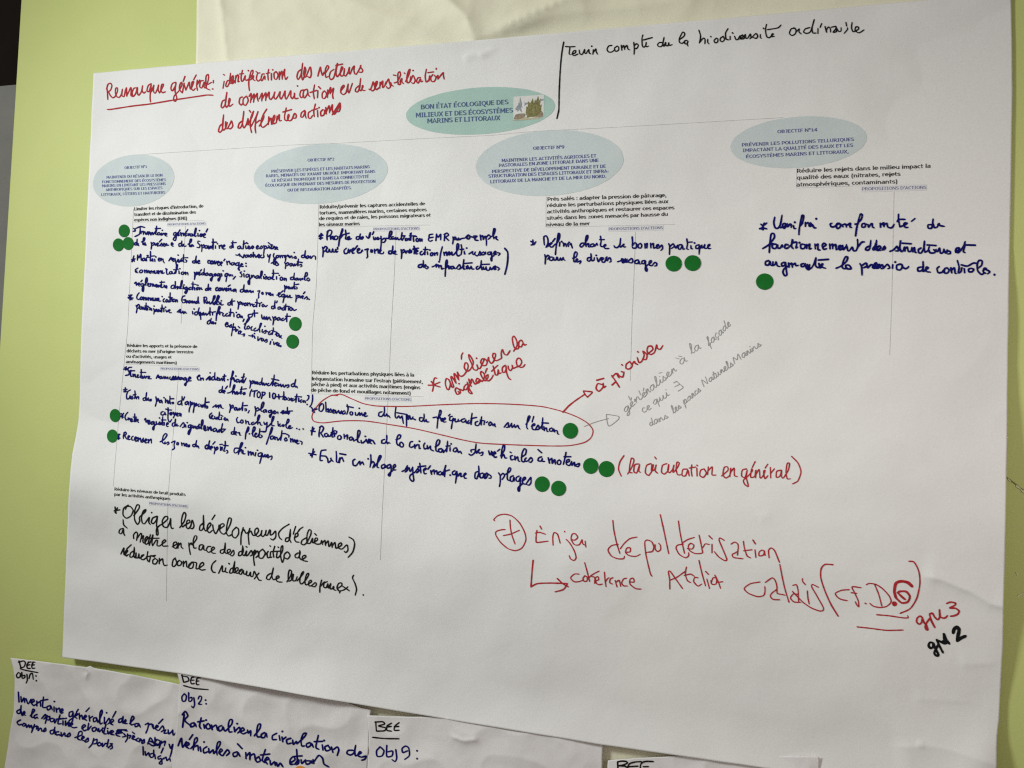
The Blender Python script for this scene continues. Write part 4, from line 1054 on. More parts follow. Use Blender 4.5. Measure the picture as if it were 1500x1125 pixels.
# --- big red block
hand('red', 'red circled plus sign', tr('B1', "60,142 53,130 90,95 150,82 220,100 290,165 335,250 345,320 310,390 250,415 180,395 110,335 70,270 75,240 120,225 158,222 ; 200,135 205,210 220,280 247,355 ; 140,278 210,262 288,228", 1.7), name='pen_symbol')
hand('red', 'large red handwriting, first word after the circled plus', tr('B1', """
447,230 440,280 440,335 460,340 550,328 ; 432,255 470,248 525,265 ; 475,190 490,218 ; 595,365 592,290 605,250 635,265 650,310 660,348 ; 715,312 750,350 790,420 805,480 785,505 755,490 742,460 ; 700,238 702,244 ; 760,310 790,320 820,295 800,262 770,265 760,310 790,360 835,360 860,315 865,350 890,368 ; 888,328 895,382""", 1.8))
hand('red', 'large red handwriting, long second word of that line', lambda k: (trace(k, 'B1', """1142,138 1150,220 1175,340 1207,444 ; 1190,357 1130,370 1098,410 1130,465 1190,490 1240,488 1248,465 ; 1210,398 1250,345 1300,305 1364,291 ; 1262,430 1300,425 1300,390 1270,393 1258,430 1290,460 1350,468 1393,449""", 1.8), trace(k, 'B2', """
365,385 385,382 420,375 432,340 415,298 378,283 358,300 365,385 380,460 405,560 418,578 ; 442,320 445,360 465,376 487,360 485,325 470,308 ; 484,76 510,190 553,394 ; 632,128 645,220 665,320 682,392 ; 670,316 625,325 613,350 640,400 690,427 715,410 715,385 ; 666,305 710,278 763,261 ;
705,352 745,355 757,325 732,310 713,330 720,365 760,390 800,394 830,387 ; 800,243 815,310 830,388 ; 830,345 850,315 884,319 ; 905,318 905,387 ; 880,248 907,274 ; 1005,286 970,266 963,285 990,350 1026,440 1010,451 960,420 923,376 ; 1060,316 1090,300 1117,320 1115,370 1090,390 1070,400 1083,425 1157,435 ; 1117,360 1112,405 ; 1160,293 1170,350 1190,410 1220,429 ; 1163,370 1230,362 ; 1255,363 1262,424 ; 1238,283 1258,314 ;
1312,363 1290,380 1288,410 1320,407 1332,375 1310,365 ; 1330,375 1337,407 ; 1370,427 1365,370 1385,348 1415,370 1455,467""", 1.8)))
hand('red', 'red bent arrow under the circled plus', tr('B1', "412,503 403,600 392,747 ; 392,747 450,718 560,712 727,716 ; 633,670 680,715 735,747 ; 725,720 690,770 613,793", 2.1), name='pen_arrow')
hand('red', 'red handwriting, word right of the bent arrow', tr('B1', """
832,630 790,630 756,665 790,700 840,697 875,680 ; 887,643 868,670 880,697 905,692 907,660 885,643 ; 884,526 905,600 930,699 ; 925,662 942,643 ; 948,640 980,620 1017,602 ; 943,650 975,662 975,717 ; 985,692 1012,680 1005,653 983,665 990,712 1015,727 1047,721 ; 1065,613 1070,680 1080,747 ; 1075,702 1090,675 1107,663 ;
1142,663 1120,675 1113,707 1140,722 ; 1163,688 1180,747 ; 1175,702 1200,688 1214,744 ; 1267,668 1240,675 1223,710 1240,737 1277,739 ; 1293,702 1337,702 1327,668 1300,678 1300,722 1350,762 1402,767""", 1.8))
hand('red', 'red handwriting, last word of the coherence line', tr('B2', """
562,682 560,600 550,540 565,538 610,600 666,679 ; 560,611 620,585 690,535 ; 697,503 688,560 705,612 732,630 ; 678,572 730,560 762,579 ; 792,590 765,588 756,620 790,657 822,640 ; 799,448 825,560 853,657 ; 863,600 885,677 ; 853,538 877,562 ; 897,632 915,590 942,598 937,640 905,642 895,612 ; 928,568 955,620 975,677 ; 948,628 992,622""", 1.8))
hand('red', 'red handwriting, place name', tr('B3', """
172,219 100,232 53,268 85,305 155,330 200,320 210,285 208,253 ; 213,222 265,188 290,215 300,270 265,300 250,325 270,350 322,354 ; 300,270 303,305 330,312 362,319 ; 322,86 340,180 360,270 392,374 ; 420,245 447,240 460,280 462,320 465,372 ; 457,312 425,310 403,340 430,370 482,373 ;
614,259 570,238 563,255 600,320 650,410 650,434 620,438 560,415 500,375 455,330 417,290 ; 530,286 535,340 545,387 ; 493,193 495,215 517,241""", 1.8))
hand('red', 'red handwriting, reference between the big brackets', tr('B3', """847,277 790,282 743,305 760,335 790,352 834,360 ; 937,262 870,256 888,300 915,360 920,407 905,392 893,368 ; 863,300 902,305 ; 968,380 976,384 ; 978,240 1000,230 1050,238 1100,270 1150,325 1165,370 1130,404 1080,412 1030,402 1003,380 ; 1040,238 1070,310 1095,402""", 1.8))
hand('red', 'big red opening bracket', tr('B3', '724,88 665,86 635,120 633,190 665,290 710,390 765,480', 2.1), name='pen_bracket')
hand('red', 'big red closing bracket', tr('B3', '1300,62 1340,70 1375,140 1383,230 1360,340 1310,420 1233,457', 2.1), name='pen_bracket')
hand('red', 'bold red figure overwritten in the bracket', lambda k: (k.dot(*fr('B3', 1190, 385), 7.6), trace(k, 'B3', "1324,252 1290,223 1240,214 1202,230 1190,290 1202,340", 4.2), trace(k, 'B3', "1202,340 1245,377 1290,370 1307,330 1280,293 1235,290 1213,300 ; 1215,300 1245,330 1272,352", 3.0)), name='figure')
hand('red', 'upper red underline below the reference', tr('B3', '1056,467 1150,475 1250,490 1293,490 1290,474', 1.9), name='underline')
hand('red', 'lower red underline below the reference', tr('B3', '908,559 1010,570 1130,585 1257,583', 1.9), name='underline')
hand('red', 'small red handwriting, group three', tr('B4', """240,395 200,363 150,400 143,460 185,497 222,470 235,400 ; 235,395 265,470 300,510 327,590 300,582 283,540 310,470 362,395 ; 355,328 380,430 442,552 ; 357,328 402,318 440,380 490,422 520,380 518,258 ; 520,262 532,370 580,397 620,387 652,354 ;
638,156 700,133 782,150 772,185 688,230 780,235 842,280 820,330 760,357 698,366""", 2.6))
hand('black', 'bold black handwriting, group two', lambda k: (trace(k, 'B4', """402,800 360,798 338,850 370,892 412,870 415,808 440,880 480,950 502,1012 460,1012 433,970 465,900 500,830 ; 473,753 520,860 577,967""", 3.4),
     trace(k, 'B4', "475,760 530,782 600,812 645,802 ; 590,660 622,740 682,822 ; 592,665 596,720 600,805 ; 560,790 620,770 660,810", 3.8), trace(k, 'B4', "745,637 760,580 805,548 842,590 825,680 812,768 ; 812,768 880,722 950,693", 5.2)))

# --- pencil
hand('pencil', 'grey pencil arrow leaving the loop', tr('S4', "85,828 170,795 275,765 ; 258,732 310,740 355,750 350,775 280,825 262,780 258,732", 1.0), name='pencil_arrow')


def pencil(ink):
    U = dict(slant=0.0, up=(-.40, -.917))
    line(ink, 'S4', [("généraliser", 400, 722, 812, 388), ("à", 838, 348, 895, 315), ("la", 925, 262, 1000, 215), ("façade", 1060, 200, 1235, 35)], 6.8, 1.0, join=.8, **U)
    trace(ink, 'S4', "432,590 444,618 ; 513,548 527,580 ; 670,410 692,405 ; 800,290 830,298", 1.0)
    line(ink, 'S4', [("ce", 545, 722, 612, 688), ("qui", 630, 665, 755, 580)], 6.5, 1.0, **U)
    trace(ink, 'S4', "808,473 832,495 860,522 820,552 ; 832,498 795,517 ; 808,473 786,487", 1.0)
    line(ink, 'S4', [("dans", 600, 828, 745, 758), ("les", 785, 725, 848, 680), ("parcs", 870, 655, 1000, 550), ("Naturels", 1018, 518, 1258, 345), ("Marins", 1262, 338, 1475, 190)], 5.6, 1.05, **U)
hand('pencil', 'faint grey pencil handwriting slanting up to the right', pencil)

# --- navy lines
FR.update(I1=(1105, 305, 7.895), I2=(1280, 305, 7.895), H1=(770, 335, 10), H2=(910, 335, 10), G1=(460, 325, 10), G2=(600, 325, 10), L1=(450, 580, 10), L2=(590, 590, 8.657), L3=(720, 595, 8.657),
          J1=(185, 325, 11.538), J2=(305, 335, 9.375), J3=(185, 395, 10.714), J4=(315, 395, 9.375), K1=(172, 530, 10.714), K2=(300, 540, 9.375), K3=(172, 595, 10.714), K4=(290, 600, 9.375))


def navy(label, w, *parts):
    hand('blue', label, lambda k: [trace(k, f, d, w * 0.94) for f, d in parts])


# objective 14
navy('navy handwriting, conformity line', 3.0, ('I1', """75,185 100,200 145,170 ; 115,175 85,240 ; 60,238 100,230 145,240 ; 100,200 100,250 ; 235,105 225,170 240,225 270,232 300,190 320,80 ;
300,225 350,210 360,180 335,180 325,210 345,232 375,200 ; 380,180 385,215 410,185 425,190 425,225 ; 467,160 467,166 ; 450,200 460,235 480,235 ; 515,305 520,230 550,85 570,90 560,150 525,205 ; 530,205 560,170 ; 590,165 590,210 ; 592,185 620,165 ; 630,200 655,185 650,170 632,185 635,210 665,205 ; 670,190 690,225 712,228 ; 714,122 716,124 ;
895,175 875,185 890,215 920,215 950,195 985,175 960,175 945,200 960,235 990,220 995,190 985,175 ; 1000,185 1025,215 ; 1025,190 1055,185 1065,220 ; 1075,195 1110,175 1105,215 1125,225 ; 1170,320 1185,220 1225,70 1248,80 1235,130 1195,170 ; 1165,185 1200,180 ; 1275,175 1245,185 1245,220 1280,215 1285,185 1310,190 ; 1315,190 1320,220 1350,180 1365,180 1365,215 1385,228 ;
1455,175 1460,220 ; 1462,195 1485,180 1500,215"""), ('I2', """75,175 75,220 ; 80,190 115,170 120,215 ; 125,190 150,175 160,215 190,228 215,220 235,185 ; 285,70 285,130 300,215 ; 270,155 290,130 360,130 ; 300,215 345,200 385,175 355,170 345,195 365,222 395,222 ; 435,152 475,120 ; 665,190 625,195 630,230 670,225 685,125 ; 685,180 700,225 735,215 740,190 755,175 760,200 815,210"""))
navy('navy handwriting, functioning of structures line', 3.0, ('I1', """95,468 170,420 230,340 225,295 195,300 180,400 172,515 ; 175,425 215,410 ; 250,415 210,420 210,460 245,465 260,430 245,412 ; 270,425 270,460 300,460 320,425 325,450 ; 390,425 360,420 350,455 375,465 410,440 440,400 440,360 430,440 450,470 ; 440,400 490,395 480,460 500,450 ; 520,398 524,400 ;
560,415 535,425 540,465 575,465 590,430 565,415 ; 605,420 605,465 ; 607,440 640,415 635,470 660,465 ; 700,415 705,470 ; 705,440 735,415 735,475 760,485 ; 790,450 830,425 805,405 785,430 800,475 835,468 ; 870,415 875,470 ; 875,435 905,415 905,470 ; 908,440 940,420 945,475 ; 945,480 990,460 1000,430 975,440 985,480 1015,470 1020,430 ; 1020,430 1030,480 1060,440 1065,420 ; 1070,440 1080,490 1100,490 1130,450 1145,490 1175,490 1195,440 1192,360 ; 1195,450 1240,395 1272,390"""),
     ('I2', """10,440 0,450 -15,470 -5,485 25,460 30,370 ; -60,440 -90,460 -95,480 -65,485 -45,455 -35,370 ; 25,400 10,460 45,490 80,455 60,435 40,470 75,490 ; 95,485 120,440 115,435 135,460 115,485 ; 185,500 230,480 265,440 270,445 285,490 250,495 ; 280,490 300,440 310,370 300,450 315,500 340,490 350,450 ; 330,405 432,412 ; 355,450 360,495 ; 360,470 385,450 400,500 430,495 440,455 ; 440,455 450,505 ; 450,480 470,455 475,505 490,515 ;
545,460 515,480 520,515 550,515 580,450 585,380 580,450 590,510 ; 615,425 718,432 ; 590,510 625,490 640,445 ; 635,480 650,515 700,515 720,475 ; 690,480 735,500 760,460 770,520 800,510 810,470 ; 810,475 830,520 855,490 845,480 ; 840,495 880,500 885,525 850,530 ; 945,510 985,480 985,460 955,465 945,500 975,515 1010,480 1045,420 1055,385 ; 1050,440 1035,500 1055,515 ; 1055,425 1172,428"""))
navy('navy handwriting, more inspections line', 3.0, ('I1', """165,605 130,620 130,655 165,655 180,615 190,655 215,665 ; 215,620 215,660 240,650 250,620 265,665 295,675 ; 345,625 315,640 320,670 350,660 360,625 ; 360,630 370,720 375,770 350,780 330,740 345,700 400,665 ; 395,635 400,680 ; 400,660 430,635 440,685 ; 442,660 470,635 480,665 510,660 ; 570,640 540,650 545,675 575,670 590,640 ; 590,645 600,690 630,710 640,650 ; 615,650 625,705 660,690 690,640 712,570 ; 712,580 705,650 720,680 745,685 760,650 ; 740,600 855,592 ; 745,640 760,690 ; 770,685 790,650 785,640 780,680 825,695 ;
945,695 1000,670 1060,620 1080,570 1055,562 1030,610 1015,680 1040,700 1075,690 ; 1080,655 1055,665 1070,700 1120,700 1100,665 1080,655 ; 1220,640 1240,680 1245,775 ; 1240,665 1290,635 1300,670 1260,690 ; 1300,640 1310,690 1340,660 1360,650 ; 1365,685 1400,670 1395,650 1370,665 1375,695 1410,690 ; 1410,690 1445,650 1460,690"""),
     ('I2', """0,670 35,645 25,632 5,650 10,690 50,695 ; 50,695 95,655 110,690 85,700 ; 110,695 155,650 185,690 160,700 ; 218,655 215,695 ; 245,622 249,624 ; 300,650 265,660 265,705 300,715 325,690 325,655 290,645 ; 325,670 345,690 370,700 400,680 400,672 ; 550,680 510,690 510,725 545,725 570,690 568,615 ; 568,670 570,730 600,710 630,690 605,680 605,730 655,740 ;
755,675 730,700 745,745 790,740 810,710 ; 850,690 820,700 815,745 850,750 870,715 845,690 ; 890,690 900,745 ; 900,715 930,690 940,750 955,755 ; 965,605 985,680 975,750 ; 985,750 1010,730 1015,690 1025,690 ; 1010,655 1080,670 1150,635 1200,640 ; 1045,700 1050,745 ; 1125,695 1095,705 1100,735 1135,735 1155,710 1130,695 ; 1195,700 1245,660 1250,610 1215,605 1195,650 1200,720 1240,765 1270,755 ; 1260,720 1300,700 1275,695 1265,735 1295,755 ; 1300,710 1340,735 1315,760 ; 1392,768 1396,770"""))
# objective 9
navy('navy handwriting, charter line', 2.55, ('H1', """75,185 105,205 100,240 ; 105,165 115,235 150,190 ; 80,240 125,225 ; 265,125 270,200 275,240 ; 262,120 300,105 325,150 325,220 295,275 ; 300,270 350,240 385,215 375,205 345,230 365,268 405,265 ; 395,190 430,145 ; 395,265 430,230 ; 435,380 450,240 480,70 500,90 490,150 455,215 425,230 ; 500,200 495,255 ; 525,188 529,190 ; 545,210 560,215 555,260 575,220 590,225 595,265 ; 620,215 625,260 ; 635,200 639,202 ; 650,235 665,215 670,240 685,285 ;
850,210 815,215 795,250 815,270 850,240 905,150 910,100 890,105 875,180 885,265 ; 885,240 920,215 920,265 945,265 ; 990,220 950,235 955,265 990,260 1005,230 1010,260 1040,215 ; 1040,215 1050,240 ; 1095,110 1105,180 1095,240 1115,265 1140,255 ; 1085,160 1150,160 ; 1140,265 1175,245 1165,230 1145,255 1165,290 1220,290 ; 1295,250 1310,275 1345,275 1380,230 1390,140 ; 1375,240 1390,270 1430,235 1440,220 1430,250 1445,270 1465,265"""),
     ('H2', """160,120 165,200 160,260 ; 165,250 200,205 225,230 220,280 175,285 160,265 ; 285,215 250,235 255,280 290,280 300,240 280,215 ; 345,220 350,285 ; 350,245 380,215 375,285 ; 430,215 435,280 ; 435,245 470,215 475,285 510,270 ; 510,270 550,245 540,230 515,245 520,285 550,285 ; 550,285 595,240 605,290 580,320 ; 695,220 710,260 705,380 ; 715,260 760,220 775,260 735,290 ; 775,240 800,285 825,240 ; 885,235 845,240 835,290 865,300 895,245 905,300 930,295 ; 960,150 970,220 960,290 985,305 ; 970,200 1040,195 ; 1020,250 1025,290 1045,295 ; 1070,208 1076,212 ;
1140,235 1095,250 1095,290 1130,285 1150,245 1145,300 1140,375 ; 1150,300 1180,240 1175,280 1205,270 1225,230 1215,280 1250,290 ; 1260,275 1295,245 1295,230 1270,245 1275,290 1310,290"""))
navy('navy handwriting, various uses line', 2.55, ('H1', """280,380 290,430 285,520 ; 295,420 325,390 345,410 320,450 ; 390,415 355,420 350,455 385,465 410,420 ; 410,430 415,460 445,455 455,420 465,420 470,460 495,460 510,425 ; 510,430 525,465 550,420 555,450 575,465 ; 690,435 740,410 755,360 730,340 710,380 705,480 725,490 ; 730,480 760,455 750,440 735,470 755,490 800,470 810,480 790,515 ;
950,420 910,430 905,465 935,475 960,430 955,365 ; 960,430 970,470 1000,460 1005,420 ; 1030,390 1036,394 ; 1045,425 1065,485 1095,430 1110,420 ; 1105,460 1140,440 1130,425 1110,450 1125,490 1155,490 ; 1155,490 1190,415 ; 1175,425 1190,470 1220,430 1240,430 1250,480 1225,490 ; 1345,485 1390,470 1425,440 1425,490 1460,485 1490,445"""),
     ('H2', """5,440 15,490 30,500 60,440 65,490 90,490 ; 90,490 150,435 170,470 155,500 110,495 ; 250,455 205,470 200,505 240,510 260,470 265,515 290,515 ; 345,465 305,475 305,510 335,510 355,470 355,540 380,600 370,625 350,600 355,560 400,520 ; 400,520 440,490 440,465 410,480 410,530 450,540 490,495 520,510 515,540 485,548"""))
# objective 2
navy('navy handwriting, offshore energy line', 2.5, ('G1', """75,215 130,195 ; 105,170 95,255 ; 80,245 125,235 ; 115,180 80,200 ; 205,130 190,200 192,265 ; 190,150 230,120 262,140 245,190 205,215 ; 240,205 245,255 ; 248,225 280,210 270,240 290,262 ; 325,205 300,220 300,255 335,255 350,220 330,205 ; 360,355 375,250 415,100 420,130 395,190 370,215 ; 385,240 430,185 ; 460,120 470,190 460,245 480,260 ; 440,185 515,165 ; 480,260 520,240 515,215 490,235 500,262 550,245 ;
665,215 625,220 620,250 655,255 680,175 ; 675,210 685,255 720,235 715,215 695,235 705,258 ; 765,210 790,240 815,220 825,155 810,190 800,245 ; 875,145 855,185 ; 870,220 880,262 900,250 905,225 905,260 930,230 940,225 935,262 965,240 ; 980,210 985,300 975,400 965,460 ; 985,270 1030,240 1050,265 1025,300 990,295 ; 1055,240 1095,240 1135,180 1140,140 1115,140 1100,200 1095,240 1115,255 1150,240 ; 1160,215 1135,225 1145,255 1170,240 1175,255 1195,225 1200,260 1225,230 ; 1225,235 1240,262 1275,240 1290,155 ; 1280,230 1290,270 1335,200 ; 1280,205 1330,205 ; 1365,245 1340,245 1340,275 1370,265 1385,240 ; 1385,245 1400,270 1425,160 ; 1420,210 1415,270 ; 1400,205 1440,205 ; 1455,225 1460,280 ; 1465,210 1500,215"""),
     ('G2', """10,170 15,230 5,270 ; 15,205 85,205 ; 55,240 60,285 ; 115,240 95,255 100,285 125,285 130,250 ; 150,245 152,285 180,250 182,285 ; 340,180 290,190 285,230 275,265 300,285 335,270 ; 285,235 345,225 ; 395,180 385,275 ; 395,190 420,225 455,180 455,265 ; 515,185 508,275 ; 505,185 550,165 570,195 530,225 575,275 ;
635,220 640,260 630,325 ; 640,250 665,220 680,240 660,265 ; 685,245 690,265 710,265 715,235 730,262 760,245 820,235 ; 820,230 860,190 885,215 870,250 840,245 860,200 ; 885,215 930,225 960,240 975,215 ; 940,205 990,210 955,230 960,265 1005,272 ; 1035,195 1045,265 ; 1045,225 1070,200 1080,260 1095,215 1110,215 ; 1115,210 1125,280 1125,348 ; 1125,225 1160,190 1185,225 1150,255 ; 1180,225 1230,190 1255,110 1235,100 1220,180 1235,250 ; 1235,235 1275,215 1265,245 1295,268"""))
navy('navy handwriting, protection zones line', 2.5, ('G1', """125,370 135,430 128,515 ; 130,400 165,360 190,375 170,420 140,440 ; 200,385 180,400 185,440 210,440 225,400 235,440 260,440 275,395 280,440 305,440 320,400 325,445 350,430 ; 345,375 345,400 ; 475,385 440,420 450,465 490,455 505,400 ; 505,400 515,455 535,410 545,405 ; 550,440 595,400 580,385 560,405 565,460 590,455 ; 600,395 635,350 ; 630,435 670,400 655,390 635,410 645,455 690,445 705,410 715,430 ;
745,410 795,395 780,430 785,510 770,530 ; 835,405 830,440 850,445 855,415 835,405 ; 885,400 890,460 ; 895,425 935,400 940,460 ; 945,440 980,420 975,405 955,430 965,462 1010,465 1020,440 ; 1140,425 1100,430 1095,465 1130,465 1150,410 1155,350 ; 1150,430 1160,465 1195,440 1190,425 1170,445 1175,468 1215,475 ; 1275,405 1285,470 1278,540 ; 1285,430 1315,405 1330,430 1300,455 ; 1335,420 1345,460 1365,420 ; 1410,410 1385,425 1390,455 1415,450 1415,415 ; 1465,355 1475,400 1465,470 ; 1450,405 1500,400"""),
     ('G2', """5,400 0,440 25,450 30,415 ; 60,355 75,410 65,470 ; 50,395 130,385 ; 85,445 120,430 110,415 90,430 95,470 120,465 ; 180,430 155,450 160,480 190,478 225,430 232,365 ; 228,420 222,480 ; 205,405 270,405 ; 260,440 265,478 ; 295,412 299,415 ; 325,450 305,465 310,495 335,490 340,455 325,450 ; 365,455 368,490 ; 370,470 405,450 405,490 ; 480,365 455,460 440,570 ;
500,445 510,490 ; 510,465 540,440 545,495 575,440 585,440 580,490 ; 585,440 600,480 620,440 625,490 650,480 ; 650,480 710,400 720,330 700,320 690,370 690,470 710,500 750,480 ; 755,335 765,400 755,480 ; 740,405 790,400 ; 800,430 805,470 815,470 ; 832,382 838,386 ; 870,470 915,440 925,430 920,465 940,480 965,440 ; 960,480 985,500 1010,480 1030,430 ; 1030,435 1050,480 1020,490 ; 1085,440 1055,460 1065,485 1095,475 1110,440 1115,475 ; 1185,440 1145,450 1150,480 1180,475 1195,440 1205,520 1200,575 1190,530 1240,490 ; 1225,470 1265,445 1255,430 1235,450 1245,480 1280,470 ; 1290,450 1325,465 1300,495"""))
navy('navy handwriting, infrastructure line', 2.5, ('G2', """180,620 135,635 130,665 170,665 200,620 200,565 ; 200,620 205,665 235,640 235,625 215,650 235,680 ; 240,645 275,665 250,690 ; 330,660 375,640 395,620 390,665 ; 430,582 434,586 ; 395,650 420,630 430,675 ; 430,650 460,640 470,690 500,680 ; 520,800 525,700 530,590 545,555 555,600 525,670 ; 530,680 570,640 575,690 600,650 ; 640,650 605,660 610,690 640,680 650,655 660,685 685,680 ;
685,680 730,625 745,670 725,695 700,690 ; 740,690 780,650 795,550 ; 795,640 790,690 820,690 ; 800,610 915,600 ; 830,650 840,690 855,660 ; 850,640 875,690 900,650 ; 900,650 915,690 945,690 ; 1000,650 975,670 985,695 1020,680 1045,630 1050,565 ; 1045,640 1060,700 ; 1050,625 1168,620 ; 1080,660 1085,695 1110,690 1120,655 ; 1120,660 1130,705 1165,705 1180,660 ; 1180,665 1200,700 1235,650 ; 1220,690 1260,670 1255,645 1235,665 1245,700 1270,690 ; 1280,660 1315,685 1295,710"""))
# inside and under the red loop
navy('navy handwriting inside the red loop', 2.3, ('L1', """60,165 85,200 110,245 ; 75,215 145,190 ; 120,180 80,225 ; 215,110 180,150 175,210 210,225 240,180 235,120 210,112 ; 270,90 275,160 275,230 ; 275,210 310,185 305,225 285,235 ; 310,235 345,190 ; 345,195 365,230 330,240 ; 365,235 400,215 390,200 370,215 380,250 410,245 ; 415,210 425,255 455,215 ; 460,210 475,255 505,215 ; 505,230 490,260 ; 545,215 515,240 520,265 550,255 560,230 ; 585,125 600,190 580,265 560,260 ; 580,150 675,170 ; 645,230 625,245 635,275 660,275 665,240 645,230 ; 705,240 710,280 730,280 ; 762,178 766,182 ; 735,285 765,240 770,285 800,245 ; 800,250 815,290 835,260 ; 830,285 860,260 850,240 835,265 845,300 885,290 ;
1045,290 1090,300 1130,240 1130,155 ; 1095,230 1055,245 1045,285 ; 1130,240 1125,290 1150,290 1165,260 ; 1165,260 1180,300 1190,285 1215,320 ; 1300,165 1290,240 1290,300 1310,325 1340,290 ; 1315,245 1455,270 ; 1345,290 1360,325 1390,290 ; 1390,290 1400,350 1410,405 ; 1450,265 1455,350 1455,445 ; 1460,300 1490,290 1500,330"""),
     ('L2', """55,150 70,210 ; 65,170 90,165 95,205 120,200 130,175 ; 120,195 160,215 ; 250,190 215,190 215,225 245,235 270,190 270,140 ; 265,200 275,240 300,215 ; 295,210 305,240 330,242 ; 385,188 430,180 ; 435,320 445,220 470,95 488,110 475,160 435,200 ; 445,205 475,185 490,235 ; 485,225 505,195 505,240 ; 505,225 540,205 535,190 515,210 520,245 550,240 ; 580,165 600,145 ; 630,170 600,180 595,220 620,225 645,190 640,195 625,270 615,330 ; 640,225 665,200 665,240 695,235 705,205 ; 700,235 740,225 745,210 ; 785,200 745,215 755,245 785,240 800,215 ; 800,215 810,260 840,220 ; 830,265 860,240 880,130 ; 875,200 865,275 ; 865,200 935,185 ; 950,235 920,250 925,285 960,285 990,230 1000,175 ; 998,220 995,280 ; 980,220 1040,230 ; 1035,245 1030,275 ; 1075,240 1060,250 ; 1110,240 1090,265 1100,290 1125,270 1115,240 ; 1130,255 1145,290 1165,265 1170,300 1180,305"""),
     ('L3', """160,265 205,210 215,215 210,265 185,268 ; 215,240 225,265 255,215 ; 255,215 260,270 290,235 ; 290,230 300,270 325,245 335,245 345,275 362,290 ; 435,230 465,190 490,130 470,125 455,180 445,260 460,290 ; 535,130 515,200 ; 505,255 550,240 545,220 515,240 520,290 555,300 ; 555,300 590,240 605,285 570,300 ; 605,290 640,240 650,145 ; 650,200 640,280 655,300 ; 640,210 720,215 ; 665,260 670,310 ; 670,290 695,275 705,320 720,320 ; 765,275 735,290 740,315 770,315 780,285 785,320 ; 790,290 800,325 ; 800,310 830,310 840,350 855,355"""))
navy('navy handwriting, vehicle traffic line', 2.5, ('L1', """80,455 65,570 ; 55,510 115,520 ; 100,475 65,530 ; 190,460 175,530 175,600 ; 180,460 215,440 240,470 220,520 190,545 ; 200,545 235,600 ; 290,545 255,560 265,595 295,590 305,560 310,590 335,590 ; 335,590 370,530 378,460 ; 375,530 365,600 390,600 ; 350,540 400,510 435,520 420,560 ; 400,540 400,590 ; 460,580 445,600 450,630 485,635 500,605 480,575 ; 540,560 545,620 ; 548,600 590,570 585,635 ; 655,600 620,610 625,645 655,640 670,615 680,655 ; 680,660 740,620 775,540 765,505 745,510 735,600 740,665 765,680 ; 790,650 795,690 815,680 ; 850,590 855,594 ; 815,690 870,640 860,635 885,690 ; 885,690 905,630 920,640 ; 900,690 940,650 930,640 915,680 945,700 ; 960,650 990,700 ;
1090,690 1140,690 1165,640 1165,575 ; 1135,635 1095,650 1090,690 ; 1160,650 1175,700 1195,680 1215,695 ; 1300,640 1355,620 1370,580 1345,568 1320,600 1310,680 1330,720 1360,715 ; 1375,675 1355,700 1365,740 1400,745 1410,710 1385,675"""),
     ('L2', """125,490 95,500 85,550 110,565 145,545 ; 150,530 155,575 ; 150,560 185,530 ; 205,530 210,580 225,575 ; 210,485 214,490 ; 280,510 265,540 275,585 305,575 ; 310,540 315,585 345,555 350,545 355,590 390,610 ; 410,560 455,530 470,480 445,470 425,510 420,600 445,620 ; 490,580 455,590 460,620 490,625 505,590 515,630 ; 515,630 560,570 568,485 ; 565,560 555,620 ; 550,550 600,545 ; 600,570 600,610 ; 612,518 616,522 ; 680,570 650,580 640,610 670,620 690,590 680,570 ; 695,600 705,630 730,615 745,645 ; 840,650 870,665 915,625 930,520 ; 905,590 865,600 870,625 ; 925,600 935,640 960,600 975,590 960,610 970,645 ; 975,640 1015,625 1010,660 990,670 ; 1090,610 1105,660 1130,620 ; 1130,620 1140,670 ; 1145,660 1175,640 1165,620 1150,650 1165,690 1190,690"""),
     ('L3', """0,570 5,620 25,610 ; 25,600 55,600 40,575 25,600 35,645 65,640 ; 75,570 105,545 ; 115,630 160,560 165,500 150,490 130,560 125,660 ; 130,640 155,610 170,655 195,655 ; 235,580 250,590 ; 265,625 240,635 250,680 285,670 ; 295,635 300,680 ; 300,675 330,640 340,690 360,700 ; 375,650 430,610 440,555 415,540 390,590 380,680 400,705 430,695 ; 440,655 420,680 440,700 470,685 ; 470,685 500,650 520,680 500,710 475,705 ; 590,550 635,590 ; 635,640 600,655 590,690 630,695 645,660 640,695 675,700 ; 720,655 735,720 ; 735,690 765,660 770,725 795,680 805,680 810,735 ; 860,680 835,700 840,735 870,735 880,700 860,680 ; 945,585 930,660 910,740 ; 920,640 1005,640 ; 945,715 985,700 985,675 955,685 950,735 990,750 1015,700 ; 1015,700 1020,750 1050,710 1055,760 ; 1060,750 1110,725 1115,740 1100,765 1070,762"""))
